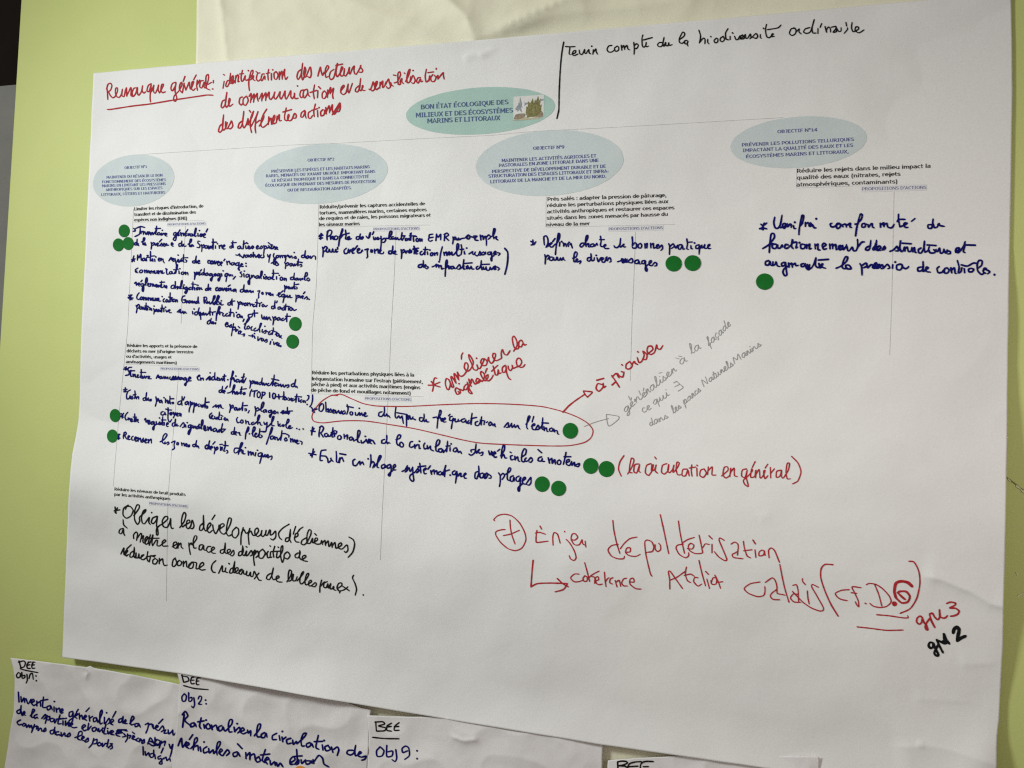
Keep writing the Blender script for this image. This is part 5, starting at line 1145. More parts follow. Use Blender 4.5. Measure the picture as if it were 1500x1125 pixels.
navy('navy handwriting, beach sieving line', 2.5, ('L1', """90,775 70,895 ; 25,840 130,860 ; 105,815 50,870 ; 275,790 210,800 195,850 190,940 225,945 ; 195,875 265,880 ; 270,880 300,920 310,975 355,940 ; 350,910 345,920 380,960 ; 425,810 430,890 430,960 460,970 480,900 ; 480,845 565,860 ; 480,920 470,975 ; 490,920 510,900 535,960 ; 700,925 670,950 675,1010 715,1020 745,985 ; 745,985 770,955 775,1010 ; 790,990 810,965 830,1010 ; 890,918 896,922 ; 930,860 935,950 920,1045 ; 935,990 960,960 985,990 960,1055 ; 980,1040 1050,950 1085,880 1060,875 1035,950 1025,1040 1050,1050 ; 1130,1000 1090,1020 1095,1060 1130,1050 1145,1010 1150,1050 ; 1215,1000 1175,1020 1180,1060 1215,1045 1225,1010 1230,1080 1210,1170 1190,1150 1260,1080 ; 1255,1065 1295,1030 1285,1000 1260,1030 1275,1085 1300,1080"""),
     ('L2', """-10,870 30,850 60,795 ; 55,800 60,850 30,880 ; 80,820 95,870 125,820 ; 125,815 130,900 140,980 120,995 90,960 95,920 150,880 ; 150,885 200,820 ; 190,835 205,860 175,890 ; 215,765 225,840 230,890 ; 195,810 290,800 ; 260,860 300,840 290,825 265,850 275,900 300,895 ; 320,840 350,800 ; 355,860 365,905 ; 365,880 395,850 400,905 ; 400,880 430,860 435,910 ; 480,870 450,885 455,910 485,910 500,880 510,915 ; 510,915 545,795 ; 540,850 530,935 ; 530,870 590,850 ; 600,915 604,920 ; 660,860 630,880 635,910 665,905 685,870 680,940 668,1020 ; 690,890 700,930 725,895 740,895 735,935 760,930 ; 765,925 800,905 795,890 775,910 785,955 808,955 ;
950,870 920,890 915,950 940,960 965,880 962,800 ; 965,870 975,940 ; 1015,890 980,905 985,950 1015,945 1030,900 1035,960 ; 1040,900 1050,960 1080,910 1060,890 1040,950 ; 1080,900 1120,930 1115,955 1090,955"""),
     ('L3', """90,845 110,880 110,960 100,1020 ; 115,880 145,850 165,880 135,930 ; 165,870 230,830 245,790 225,780 205,830 200,920 225,945 ; 275,880 240,900 240,945 270,950 285,900 290,950 ; 350,885 315,905 315,945 345,950 370,900 365,960 355,1070 340,1075 340,1030 400,975 ; 390,950 430,920 425,900 400,915 395,975 430,990 ; 435,990 490,910 500,900 500,970 475,1000 450,995"""))
# objective 1
navy('navy handwriting, first line of objective 1', 2.15, ('J1', """125,110 150,130 145,165 ; 120,160 155,150 ; 155,115 240,80 315,95 ; 235,95 235,150 220,210 145,250 ; 245,150 250,200 ; 255,175 290,160 290,215 ; 315,165 335,215 360,165 ; 360,210 400,190 385,165 365,195 380,225 ; 410,180 415,225 435,180 450,185 450,220 ; 455,215 500,150 515,70 ; 515,130 495,205 520,220 ; 490,115 580,110 ; 560,180 530,190 535,220 565,215 575,190 580,225 ; 600,190 600,225 ; 608,140 612,144 ; 610,220 640,190 650,225 ; 655,220 690,205 665,190 665,235 692,240 ;
840,175 805,190 800,225 835,220 845,185 845,260 830,315 795,300 815,260 870,220 ; 860,215 890,195 875,180 860,205 880,235 900,220 ; 890,165 910,135 ; 920,180 930,235 ; 930,205 965,190 965,235 ; 985,215 1015,200 1000,185 985,210 1000,240 1030,225 ; 1010,175 1040,130 ; 1045,195 1050,235 1075,195 ; 1110,200 1080,210 1085,240 1110,235 1125,205 ; 1120,240 1165,200 1185,105 1170,110 1155,180 1160,245 1190,235 ; 1210,195 1215,245 ; 1235,145 1240,150 ; 1240,240 1265,200 1275,245 1250,250 ; 1285,240 1290,205 1300,205 ; 1305,230 1340,215 1325,195 1305,225 1315,262 1340,262 ; 1350,170 1375,120"""))
navy('navy handwriting, second line of objective 1', 2.15, ('J1', """170,345 145,360 145,390 175,385 185,290 ; 180,350 185,395 205,375 200,360 195,385 215,405 ; 260,340 300,320 315,275 295,270 285,320 280,380 300,390 ; 320,350 300,370 315,395 330,370 335,400 ; 420,345 430,390 420,465 ; 430,375 460,350 480,370 450,400 ; 480,355 490,400 510,365 ; 515,390 545,370 530,355 515,380 530,410 555,400 ; 560,340 600,295 ; 565,405 600,360 ; 595,365 620,400 590,410 ; 620,390 650,375 640,360 625,385 640,415 665,400 670,365 675,405 ; 680,365 700,400 720,390 ; 760,365 775,350 ; 760,390 795,375 770,360 760,385 780,410 800,410 ;
920,360 890,375 895,415 930,400 940,320 ; 935,380 945,415 965,385 975,370 970,400 985,415 1015,405 ; 1045,380 1095,340 1105,290 1085,295 1070,350 1070,415 1090,420 ; 1120,385 1095,395 1100,420 1130,395 1140,415 ; 1245,330 1215,325 1210,355 1245,395 1235,435 1195,430 ; 1270,385 1280,430 1275,505 ; 1285,410 1310,385 1325,410 1300,440 ; 1360,400 1330,410 1335,445 1365,440 1375,410 1380,450 ; 1390,410 1395,460 1420,410 1430,410 ; 1430,450 1465,380 1470,290 ; 1470,380 1465,460 ; 1450,350 1500,345"""),
     ('J2', """0,235 10,270 ; 65,140 70,200 65,275 ; 55,185 115,185 ; 100,235 100,270 ; 125,205 129,208 ; 150,230 155,270 ; 155,245 185,225 190,270 ; 200,255 230,235 220,220 200,250 210,280 235,275 ; 325,235 298,245 300,265 325,260 340,165 ; 340,215 345,260 ; 320,195 385,190 ; 435,235 405,250 410,275 435,270 445,240 455,275 480,275 ; 480,275 490,160 485,240 ; 480,220 530,190 ; 515,235 520,275 540,265 ; 525,195 545,205 ; 540,270 570,250 555,235 545,260 560,278 585,270 ; 585,270 610,235 625,255 605,278 ;
660,265 690,245 680,230 660,255 670,280 700,270 ; 700,275 735,235 745,260 720,280 ; 765,230 770,270 762,350 ; 770,255 790,235 805,255 785,280 ; 810,270 840,245 825,230 ; 825,190 855,215 885,220 ; 845,270 875,245 860,230 ; 880,225 860,275 890,270 915,245 925,270 ; 905,240 890,275 ; 915,285 950,265 940,250 920,270 960,288"""))
navy('navy handwriting, squeezed in third line of objective 1', 2.15, ('J2', """380,360 410,365 430,345 435,380 ; 440,365 460,385 480,400 495,350 ; 535,360 510,370 515,395 540,385 550,360 555,390 ; 565,385 590,350 600,380 580,395 ; 620,325 620,390 ; 640,355 655,395 680,360 ; 680,385 705,365 695,350 680,375 695,400 720,385 ; 735,360 715,380 730,400 765,390 760,350 ; 815,355 825,390 855,350 ; 855,350 840,410 832,465 ; 905,340 895,370 905,400 930,395 ; 960,365 935,375 940,400 965,390 965,365 ; 985,365 990,400 ; 990,385 1015,365 1020,400 ; 1025,375 1045,365 1050,400 ; 1060,365 1065,400 1060,450 ; 1070,385 1095,360 1100,390 ; 1110,370 1120,400 1140,370 ; 1150,375 1155,405 ; 1180,325 1184,330 ; 1175,400 1200,380 1210,405 1190,412 ; 1320,360 1285,370 1285,395 1320,390 1335,300 ; 1330,360 1335,400 ; 1375,370 1350,385 1355,410 1380,395 1385,375 1395,405 ; 1405,375 1410,410 1440,375 1470,380 1475,425"""))
navy('navy handwriting, two words squeezed in fourth line of objective 1', 2.15, ('J2', "865,475 910,450 930,410 905,415 895,470 905,495 ; 920,480 945,460 930,450 920,480 935,505 965,500 ; 950,470 965,490 ; 1050,460 1065,500 1058,550 ; 1065,485 1095,465 1110,485 1080,510 ; 1140,475 1120,490 1130,515 1150,500 1145,475 ; 1160,480 1170,515 1190,480 ; 1190,510 1230,470 1240,415 ; 1235,470 1230,510 ; 1225,455 1290,465 ; 1250,500 1280,490 1285,515 1265,525"))
navy('navy handwriting, careening line', 2.15, ('J1', """95,640 150,625 ; 130,575 100,675 ; 120,610 135,665 ; 95,670 120,640 ; 195,560 190,610 190,650 ; 195,565 215,610 245,545 250,600 255,655 ; 305,610 275,625 280,660 305,650 315,615 325,660 ; 350,570 375,565 355,600 ; 340,620 345,660 ; 345,600 395,600 ; 410,500 410,580 405,660 430,650 440,620 ; 420,580 480,575 ; 445,625 450,665 ; 480,630 485,670 ; 500,590 504,594 ; 540,640 570,625 555,610 540,640 555,665 585,650 ; 590,615 590,655 ; 590,640 620,625 625,665 645,695 ;
720,660 760,600 765,640 790,610 ; 775,650 805,630 795,615 780,640 795,670 820,655 ; 825,620 835,670 850,740 840,780 ; 875,560 880,565 ; 850,680 890,650 880,630 865,655 880,680 910,670 935,620 ; 935,670 965,630 970,550 ; 968,620 965,675 990,680 ; 950,610 1040,605 ; 1000,640 1025,660 1010,685 ; 1165,655 1125,665 1125,690 1160,690 1185,575 ; 1180,650 1185,695 ; 1205,680 1240,665 1230,650 1205,675 1220,705 1250,695 ; 1410,650 1380,665 1385,700 1415,695 ; 1460,660 1430,675 1440,715 1465,700 1475,670 1480,715"""),
     ('J2', """0,435 15,440 ; 55,440 30,450 35,485 60,475 70,445 75,485 ; 90,440 95,485 120,445 ; 125,475 155,460 140,445 125,470 140,505 170,490 ; 160,495 195,465 180,455 165,480 185,510 ; 215,440 230,418 ; 255,445 262,495 ; 262,465 290,445 300,490 ; 345,465 315,475 325,500 350,490 360,465 370,500 ; 410,465 380,480 385,505 415,495 425,460 420,530 430,575 410,545 450,515 ; 440,505 475,490 460,475 445,500 460,520 485,515 ; 517,475 521,478 ; 520,512 523,515"""))
navy('navy handwriting, signalling line', 2.15, ('J1', """190,785 155,810 160,850 200,860 ; 170,795 200,780 ; 180,830 155,840 ; 255,810 225,835 235,860 265,855 280,825 260,810 ; 310,815 315,860 ; 318,835 345,815 350,865 375,820 385,865 ; 400,830 405,870 ; 408,845 430,825 435,870 ; 440,850 460,830 465,870 ; 480,825 485,870 515,860 520,825 ; 520,825 530,870 ; 545,825 550,875 ; 550,855 585,825 590,870 ; 610,825 610,870 645,860 ; 668,790 674,796 ; 690,800 680,830 690,885 720,880 ; 765,835 730,850 735,880 765,870 775,840 780,875 810,875 ; 810,875 855,790 870,720 ; 850,790 835,870 ; 800,810 880,800 ; 890,830 895,875 ; 905,790 909,794 ; 960,845 930,860 935,885 965,885 980,855 960,845 ; 1000,850 1005,890 ; 1008,870 1035,855 1045,900 ; 1150,850 1160,890 1152,923 ; 1160,870 1190,855 1195,880 1165,895 ; 1215,880 1245,870 1230,855 1215,880 1235,905"""),
     ('J3', """1070,40 1080,90 1070,155 ; 1080,70 1110,35 1120,65 1090,85 ; 1130,60 1160,50 1145,35 1135,60 1150,85 1170,75 ; 1165,20 1180,0 ; 1210,45 1185,60 1185,80 1215,75 1225,-20 ; 1225,50 1235,85 ; 1275,50 1245,65 1250,90 1280,80 1285,55 1295,90 ; 1335,60 1305,70 1310,95 1340,85 1350,60 1350,130 1335,180 1320,150 1370,100 ; 1405,60 1380,75 1390,100 1410,85 1400,60 ; 1450,60 1425,80 1430,100 1460,90 1470,60 1470,140 1450,180 1440,150 1490,105"""),
     ('J4', """90,55 95,85 ; 110,15 114,18 ; 165,50 140,65 140,95 170,80 ; 175,50 160,110 150,165 ; 175,75 190,60 195,90 215,65 220,90 ; 235,70 245,90 ; 280,95 250,130 ; 365,30 345,40 370,70 360,100 340,95 ; 395,55 400,100 ; 402,18 405,21 ; 450,60 425,75 430,105 455,95 470,65 475,130 475,200 460,200 455,160 500,110 ; 500,75 505,110 520,80 535,80 540,110 ; 590,80 560,95 565,120 590,110 600,85 605,120 ; 605,120 640,80 650,25 635,20 625,90 635,125 ; 665,90 670,125 ; 683,68 687,72 ; 680,125 705,90 715,120 695,135 ; 755,100 725,110 730,135 760,125 765,100 ; 765,130 800,80 800,0 ; 800,80 790,130 815,135 ; 785,50 870,50 ; 845,95 845,130 ; 880,75 884,79 ; 915,100 895,115 900,145 925,140 925,105 ; 950,115 950,145 ; 953,130 975,120 978,155 ;
1075,100 1040,110 1040,135 1075,130 1090,45 ; 1085,100 1090,140 ; 1130,115 1105,125 1110,145 1135,135 1140,115 1145,145 1170,120 1175,150 ; 1180,140 1205,115 1205,140 ; 1225,100 1265,80 1265,40 1245,45 1235,90 1230,140 1250,145 ; 1280,110 1260,130 1280,155 1300,140 1285,115"""))
navy('navy handwriting, careening duty line', 2.15, ('J3', """130,215 155,195 160,245 185,210 ; 195,240 215,220 200,205 190,230 205,260 ; 230,190 250,165 ; 255,215 230,235 235,260 265,250 270,220 275,300 265,345 250,330 255,280 290,240 ; 290,240 330,180 325,125 310,140 300,200 310,250 ; 335,245 360,225 345,210 335,240 355,265 380,250 ; 380,215 385,260 ; 385,235 410,220 415,265 430,225 440,265 ; 455,260 485,245 470,230 455,255 475,275 500,260 ; 500,240 505,275 530,240 540,275 555,175 ; 555,230 550,280 575,280 ; 530,200 600,195 ; 580,275 600,255 590,240 ; 605,245 610,285 635,250 635,295 ;
745,240 710,255 705,290 740,295 755,260 745,240 ; 770,185 770,250 765,300 ; 770,290 805,260 800,300 ; 800,305 830,265 ; 825,270 845,300 875,230 880,170 865,180 855,240 855,290 880,300 ; 895,260 900,300 ; 905,238 909,242 ; 950,270 920,285 925,310 950,300 960,275 960,330 935,375 920,350 975,305 ; 1015,275 985,290 990,315 1020,305 ; 1030,310 1045,260 1047,190 ; 1045,260 1040,315 ; 1025,225 1085,230 ; 1070,280 1075,320 ; 1105,240 1130,245 ; 1125,275 1100,295 1110,320 1130,300 ; 1145,280 1150,315 ; 1150,300 1175,285 1180,310 1195,310 ;
1270,290 1245,305 1245,325 1280,315 1290,225 ; 1285,280 1290,325 ; 1305,310 1330,295 1315,285 1305,310 1330,325 ; 1435,275 1405,290 1410,325 1440,320 ; 1485,285 1450,305 1460,330 1490,320"""),
     ('J4', """30,245 10,265 15,290 40,285 ; 70,250 45,265 50,290 75,280 85,255 90,285 ; 100,250 110,290 130,250 ; 140,280 165,265 155,250 140,275 155,295 175,280 ; 180,230 210,210 ; 185,255 190,290 ; 190,275 215,255 220,290 240,290 ; 275,265 245,280 255,300 275,285 285,265 290,310 ; 385,265 350,280 350,305 385,300 400,205 ; 395,265 405,305 ; 440,280 415,290 420,310 445,300 450,280 455,310 480,285 485,310 ; 490,285 495,315 525,290 525,315 ; 585,295 615,290 600,330 600,380 590,395 ; 655,310 640,320 650,340 665,330 655,310 ; 700,310 705,345 ; 705,330 730,315 735,345 ; 745,340 765,325 755,315 745,335 760,355 795,335 795,360 ;
850,350 885,340 900,320 875,320 870,350 885,375 910,360 ; 910,310 935,290 ; 945,335 915,350 920,375 945,365 955,340 945,400 932,455 ; 960,345 965,380 990,350 ; 990,350 1000,385 1030,350 1030,385 1060,380 ; 1110,345 1115,390 1108,445 ; 1120,370 1145,350 1150,375 1125,395 ; 1160,355 1170,390 1185,360 ; 1190,385 1215,370 1205,355 1190,380 1205,400 ; 1215,330 1235,305 ; 1225,400 1260,370 ; 1255,375 1275,395 1260,410 ; 1290,405 1296,410"""))
navy('navy word squeezed in above the careening duty line', 2.1, ('J4', "955,215 960,260 952,310 ; 965,240 985,225 990,245 965,265 ; 1010,230 1000,250 1015,265 1025,240 1010,230 ; 1030,240 1040,265 1060,235 ; 1060,265 1085,225 1090,170 ; 1090,230 1090,265 1110,260 ; 1110,235 1130,250 1120,268 ; 1110,205 1150,198"))
navy('navy handwriting, public communication line', 2.15, ('J3', """70,395 60,475 ; 30,435 105,445 ; 40,400 90,470 ; 90,395 35,450 ; 205,360 175,400 165,445 190,470 225,450 ; 240,425 220,445 225,470 250,465 255,435 240,425 ; 270,430 275,475 ; 278,450 300,435 305,480 ; 308,455 320,440 325,480 ; 345,435 350,480 ; 352,460 375,440 380,485 400,445 405,485 ; 420,440 425,485 450,480 455,445 ; 455,445 465,490 485,445 490,490 510,450 ; 510,445 515,495 545,490 ; 562,420 567,425 ; 600,455 580,475 585,505 610,505 ; 640,465 620,485 630,510 650,495 655,470 665,510 685,500 ; 685,500 690,365 ; 690,440 690,505 ; 665,430 725,440 ; 715,455 720,500 ; 750,460 730,480 740,505 760,490 ; 770,470 775,505 ; 775,490 795,470 805,510 ;
920,410 885,425 870,480 890,520 925,510 920,480 ; 895,475 930,470 ; 940,480 945,525 965,485 ; 1000,485 975,500 985,525 1010,510 1020,490 1025,525 ; 1040,490 1045,525 1070,495 1075,525 ; 1105,495 1080,515 1090,530 1120,515 1130,425 ; 1130,480 1140,530 ; 1225,430 1220,480 1225,530 ; 1215,440 1250,430 1265,460 1235,490 ; 1235,490 1260,530 ; 1270,490 1280,530 1305,500 1310,540 ; 1325,540 1385,450 1395,410 1375,415 1360,480 1360,540 ; 1365,545 1430,460 1455,410 1440,405 1415,470 1410,540 1440,545 ; 1395,520 1385,550 ; 1450,500 1470,545 1490,540"""),
     ('J4', """40,355 60,370 30,440 25,475 45,480 ; 80,450 85,485 115,480 ; 85,425 90,430 ; 210,450 178,460 180,485 210,480 235,400 ; 235,450 235,490 ; 215,435 270,430 ; 310,435 325,480 315,545 ; 325,460 350,440 360,465 330,480 ; 370,450 375,485 395,455 ; 420,455 400,475 410,495 430,485 425,458 ; 445,455 450,495 ; 450,475 475,455 485,500 ; 490,480 510,470 515,500 ; 540,475 520,490 530,510 550,500 ; 555,505 575,470 575,405 ; 575,465 570,510 ; 555,450 620,465 ; 615,480 610,505 ; 635,450 640,455 ; 665,475 645,490 655,510 675,500 670,478 ; 680,490 695,510 720,488 ;
810,500 780,505 780,535 810,530 825,425 ; 820,490 825,530 ; 855,430 845,455 ; 895,510 865,520 870,545 895,535 905,515 910,545 ; 945,520 920,535 925,555 955,545 975,470 ; 970,520 965,555 ; 950,500 1020,505 ; 1010,525 1010,555 ; 1045,515 1025,535 1035,560 1060,550 1050,520 ; 1065,530 1085,560 1120,545"""))
navy('navy handwriting, identification and impact line', 2.15, ('J3', """155,560 170,610 158,680 ; 165,580 190,545 210,560 195,600 175,610 ; 240,580 210,595 215,620 240,615 250,585 255,625 ; 265,585 275,625 295,590 ; 290,630 310,590 312,520 ; 312,590 315,635 ; 295,570 345,575 ; 335,600 335,635 ; 355,590 375,600 365,630 385,630 ; 395,610 400,640 ; 430,610 440,650 432,700 ; 445,640 475,620 480,645 450,660 ; 435,570 440,575 ; 510,625 485,640 490,660 515,650 525,630 530,660 ; 530,660 560,610 562,550 ; 560,620 555,665 ; 540,605 600,605 ; 590,625 590,660 ; 615,585 620,590 ; 620,630 635,665 660,635 ; 665,650 690,635 675,625 665,650 685,675 712,675 ;
800,665 850,620 840,660 825,675 ; 850,640 860,685 890,650 ; 890,650 900,690 920,655 930,680 950,680 ; 1040,655 1045,695 ; 1062,615 1068,620 ; 1110,660 1075,675 1080,710 1115,700 1145,595 ; 1140,670 1150,720 ; 1145,700 1170,680 1160,665 ; 1160,665 1170,780 ; 1170,710 1200,680 1205,710 1180,715 ; 1215,670 1220,715 1250,680 1255,715 ; 1260,715 1310,660 1315,590 ; 1312,660 1315,715 ; 1300,660 1350,670 1355,715 ; 1370,665 1400,660 ; 1410,800 1420,700 1465,575 1475,600 1430,660"""),
     ('J4', """15,700 25,620 55,505 65,520 50,570 15,605 ; 30,610 65,575 70,610 ; 55,560 65,620 ; 95,590 ; 115,600 105,625 120,640 145,625 ; 170,600 145,620 155,640 180,630 ; 180,640 210,600 215,535 ; 215,600 205,640 ; 195,585 250,590 ; 260,605 260,645 ; 290,585 295,590 ; 325,610 300,630 310,660 335,650 340,615 320,610 ; 345,625 355,660 370,635 380,665 ; 400,680 385,710 ; 495,610 460,620 460,650 500,650 515,615 485,610 ; 540,555 540,600 545,650 ; 520,600 585,595 ;
640,620 645,660 660,680 675,640 ; 675,640 685,685 710,645 715,690 745,650 760,690 775,690 ; 790,645 805,690 795,760 ; 805,670 830,645 835,680 810,695 ; 880,655 855,670 860,695 885,685 890,660 900,695 ; 940,665 915,680 920,700 950,690 985,650 990,600 ; 985,650 985,715 ; 970,640 1035,640"""))
navy('navy handwriting, short word left of the localisation line', 2.1, ('J3', "1310,790 1275,820 1275,850 1310,845 1335,760 ; 1330,810 1340,850 1370,825 1355,815 1350,845 1370,855 ; 1375,845 1405,830 1400,855"))
navy('navy handwriting, localisation line', 2.1, ('J4', """400,750 450,710 475,670 460,665 430,720 405,800 415,820 435,810 ; 465,770 440,790 450,815 475,800 465,770 ; 510,780 495,800 500,830 530,830 ; 560,800 535,820 545,845 575,830 ; 575,840 620,790 640,735 625,740 610,800 615,860 ; 650,820 645,855 ; 683,775 688,780 ; 655,865 700,830 695,870 675,875 ; 710,840 735,860 760,840 ; 750,860 730,880 750,895 775,870 ; 775,890 800,840 800,795 ; 795,850 785,890 ; 780,835 850,860 ; 845,870 830,890 ; 860,870 840,900 855,915 880,890 865,872 ; 885,900 885,930 910,905 ; 910,905 900,930 918,942"""))
navy('navy handwriting, invasive species line', 2.1, ('J4', """140,760 180,735 160,725 140,755 155,785 190,770 ; 165,740 180,760 ; 190,780 225,755 ; 220,760 225,790 200,790 ; 255,740 240,820 225,910 ; 245,800 275,785 280,815 250,830 ; 290,815 285,850 315,820 ; 320,780 340,800 ; 325,850 350,840 ; 330,840 320,880 350,880 ; 365,850 345,870 360,890 ; 380,890 405,880 400,910 385,910 ;
465,905 500,910 520,890 510,930 ; 520,915 540,910 545,940 555,940 ; 540,875 545,880 ; 590,920 590,975 625,940 650,940 ; 655,945 635,960 645,980 665,970 670,950 ; 680,985 710,955 715,990 695,1000 ; 765,985 755,1025 ; 783,960 788,965 ; 805,990 810,1030 840,1000 ; 845,1020 860,1000 ; 850,1000 850,1040 880,1020 ; 880,1010 870,1050 895,1050 ; 885,1040 910,1045 900,1062"""))
# litter
navy('navy handwriting, litter producers line', 2.2, ('K1', """140,75 125,130 ; 100,115 155,105 ; 115,85 145,125 ; 225,85 180,90 165,125 185,160 180,200 125,215 ; 215,130 205,180 215,230 235,225 ; 190,140 270,140 ; 245,190 250,235 265,195 280,195 ; 280,195 285,240 310,235 315,200 ; 335,205 315,220 320,245 350,235 ; 375,120 375,190 365,245 390,260 ; 360,165 445,165 ; 390,220 400,260 425,220 ; 425,220 440,260 460,225 475,230 ; 480,250 510,235 495,220 ; 495,225 480,260 510,265 535,265 ;
610,260 640,205 645,250 665,225 ; 690,225 665,240 670,265 695,255 700,230 710,265 ; 730,225 735,265 755,230 765,265 790,235 795,270 ; 830,235 820,260 845,285 860,245 ; 850,275 880,225 880,260 860,285 ; 885,285 915,225 920,265 900,285 ; 930,280 960,230 965,265 945,280 ; 1005,245 975,255 980,280 1010,270 1020,245 1030,280 ; 1070,245 1040,260 1045,285 1075,275 1085,250 1085,320 1070,375 1055,350 1115,300 ; 1110,285 1155,255 1135,235 1115,270 1130,300 1160,295 ;
1250,240 1295,220 1285,205 1255,240 1270,285 1300,280 ; 1305,250 1310,290 ; 1310,270 1345,255 1350,290 ; 1395,285 1445,240 1440,285 1460,285"""), ('K2', """20,150 70,105 75,140 95,150 ; 73,55 77,60 ; 130,105 100,120 100,155 130,145 140,50 ; 135,110 145,155 165,140 ; 165,150 185,125 170,115 ; 175,120 165,155 195,160 ; 200,130 205,165 235,130 240,165 ; 240,165 265,120 270,75 ; 268,120 270,170 ; 250,110 290,100 ; 315,150 319,155 ; 345,255 360,160 385,30 395,45 380,95 350,145 ; 370,150 395,120 400,165 ; 405,140 410,175 ; 425,100 429,104 ; 455,145 430,160 435,185 460,175 ; 470,150 475,190 505,155 510,190 ; 510,190 540,70 ; 525,130 530,195 570,125 ; 505,120 545,110 ;
620,160 630,210 618,270 ; 632,190 660,165 670,190 640,210 ; 680,170 690,210 705,175 ; 725,180 710,195 720,215 735,200 725,180 ; 770,185 745,200 750,220 775,210 790,125 ; 785,185 795,225 ; 810,195 820,230 845,200 855,230 ; 880,200 860,215 870,235 900,225 ; 900,225 945,150 955,85 ; 945,160 930,235 ; 920,140 1015,160 ; 960,215 985,200 970,190 955,215 970,240 1000,225 ; 1005,200 1015,240 1040,210 1050,250 1075,215 ; 1075,215 1090,255 1115,220 ; 1110,240 1150,220 1155,245 1130,262 ; 1225,200 1190,220 1195,245 1225,240 1250,145 ; 1235,220 1245,255 1265,240 1270,265"""))
navy('navy handwriting, top ten line', 2.2, ('K2', """230,290 200,300 200,325 230,320 245,240 ; 240,290 250,330 ; 260,325 280,310 265,295 255,320 270,340 ; 285,275 310,240 ; 310,335 350,325 400,280 415,225 400,225 385,290 380,350 ; 385,330 405,310 415,350 430,345 ; 430,345 455,325 440,315 430,340 450,355 ; 460,345 490,320 510,245 ; 505,310 495,350 ; 490,285 570,275 ; 520,340 550,325 550,350 530,358 ; 645,285 625,330 618,380 ; 655,310 720,300 ; 690,305 680,345 678,390 ; 740,315 720,345 725,390 750,395 765,355 750,315 ; 790,320 790,370 775,415 ; 785,325 825,325 825,350 795,375 ;
890,330 892,395 ; 945,335 930,365 940,410 965,400 970,350 945,335 ; 1015,355 1020,415 ; 990,385 1050,385 ; 1085,315 1085,370 1070,425 ; 1070,380 1105,385 ; 1115,395 1090,405 1095,430 1120,420 1125,400 1135,430 ; 1150,400 1185,435 ; 1190,405 1155,435 ; 1215,410 1190,425 1195,445 1225,430 ; 1225,435 1255,400 1265,345 ; 1260,405 1250,460 ; 1240,385 1300,385 ; 1290,410 1290,450 ; 1320,385 1325,390 ; 1330,425 1310,445 1320,465 1340,450 ; 1350,435 1360,465 ; 1360,445 1375,440 1385,470 ; 1410,370 1430,370 1425,410 1400,440 ; 1405,490 1409,494 ; 1480,360 1480,430 1465,490 1440,525"""))
navy('navy handwriting, drop-off points line', 2.2, ('K1', """125,405 120,475 ; 95,440 150,430 ; 100,470 140,460 ; 205,440 165,465 145,520 150,580 185,575 200,530 ; 200,530 210,580 ; 230,540 215,560 225,585 245,570 240,545 ; 275,455 280,520 270,580 ; 250,520 290,510 ; 290,545 300,580 ; 305,560 330,545 335,585 ; 440,560 405,575 410,605 440,600 460,480 ; 450,560 460,605 485,575 490,560 475,590 495,610 ; 500,600 530,585 530,610 510,618 ; 605,550 615,620 595,700 ; 615,600 640,575 650,600 620,620 ; 690,600 660,615 665,640 690,630 700,605 705,650 ; 730,560 734,565 ; 755,580 755,640 ; 760,620 785,600 790,650 810,610 ; 805,655 825,590 825,535 ; 820,610 835,660 ; 845,580 885,578 ; 855,640 880,635 880,655 860,660 ;
1000,610 955,630 950,665 990,665 1015,600 1015,540 ; 1005,610 1015,680 ; 1055,550 1035,600 ; 1100,620 1065,640 1070,670 1100,660 1115,625 1120,680 ; 1145,620 1150,680 1130,740 1125,790 ; 1150,660 1175,635 1180,665 1155,680 ; 1205,640 1205,700 1190,800 ; 1210,680 1240,650 1245,680 1215,700 ; 1285,660 1265,680 1275,705 1295,690 ; 1310,670 1320,710 1345,670 ; 1340,715 1375,650 1385,570 ; 1380,660 1375,720 ; 1395,635 1440,630 ; 1395,700 1415,695 1415,725 1395,728"""), ('K2', """10,400 5,460 ; 20,465 60,460 ; 10,510 35,515 25,540 ; 110,530 150,500 155,490 155,530 185,500 ; 185,500 190,540 ; 190,525 215,495 ; 205,510 225,535 ; 220,500 235,540 255,545 ; 345,490 355,540 338,605 ; 355,525 385,500 390,530 360,545 ; 420,530 405,550 415,570 435,560 430,530 ; 440,535 450,575 475,540 ; 475,570 510,530 525,460 ; 520,530 515,575 ; 515,510 585,505 ; 545,555 570,550 570,575 550,578 ; 612,575 595,608 ;
690,520 700,580 688,650 ; 700,560 730,535 745,560 710,585 ; 745,570 795,530 815,470 800,458 780,500 770,570 785,590 ; 835,560 805,575 810,600 835,590 845,565 850,600 ; 905,570 875,580 880,605 905,595 915,565 920,610 905,660 895,670 890,640 945,600 ; 935,600 970,590 960,575 940,595 950,620 980,610 ; 985,600 1005,595 1005,620 ; 1040,605 1080,590 1085,575 1060,585 1065,620 1095,610 ; 1135,530 1135,590 1150,630 ; 1110,585 1205,580 ; 1060,600 1165,595 ; 1080,610 1160,615"""))
navy('navy word squeezed in above the ghost nets line, with an insertion mark', 2.2, ('K1', """720,780 690,790 685,825 715,835 740,815 ; 745,790 750,830 765,825 ; 762,740 767,744 ; 795,720 800,790 790,850 ; 785,755 850,755 ; 845,790 825,810 835,835 855,820 850,790 ; 880,790 885,825 910,795"""), ('K3', """720,85 690,95 685,125 715,140 740,115 ; 745,95 755,135 ; 795,25 797,90 795,200 820,250 855,205 ; 845,95 825,115 835,135 855,120 850,95 ; 875,95 890,130 920,100 ; 915,110 895,150 875,185 ; 925,140 955,120 945,105 925,130 940,155 965,150 ; 980,110 985,150 ; 985,135 1000,115 1000,160"""))
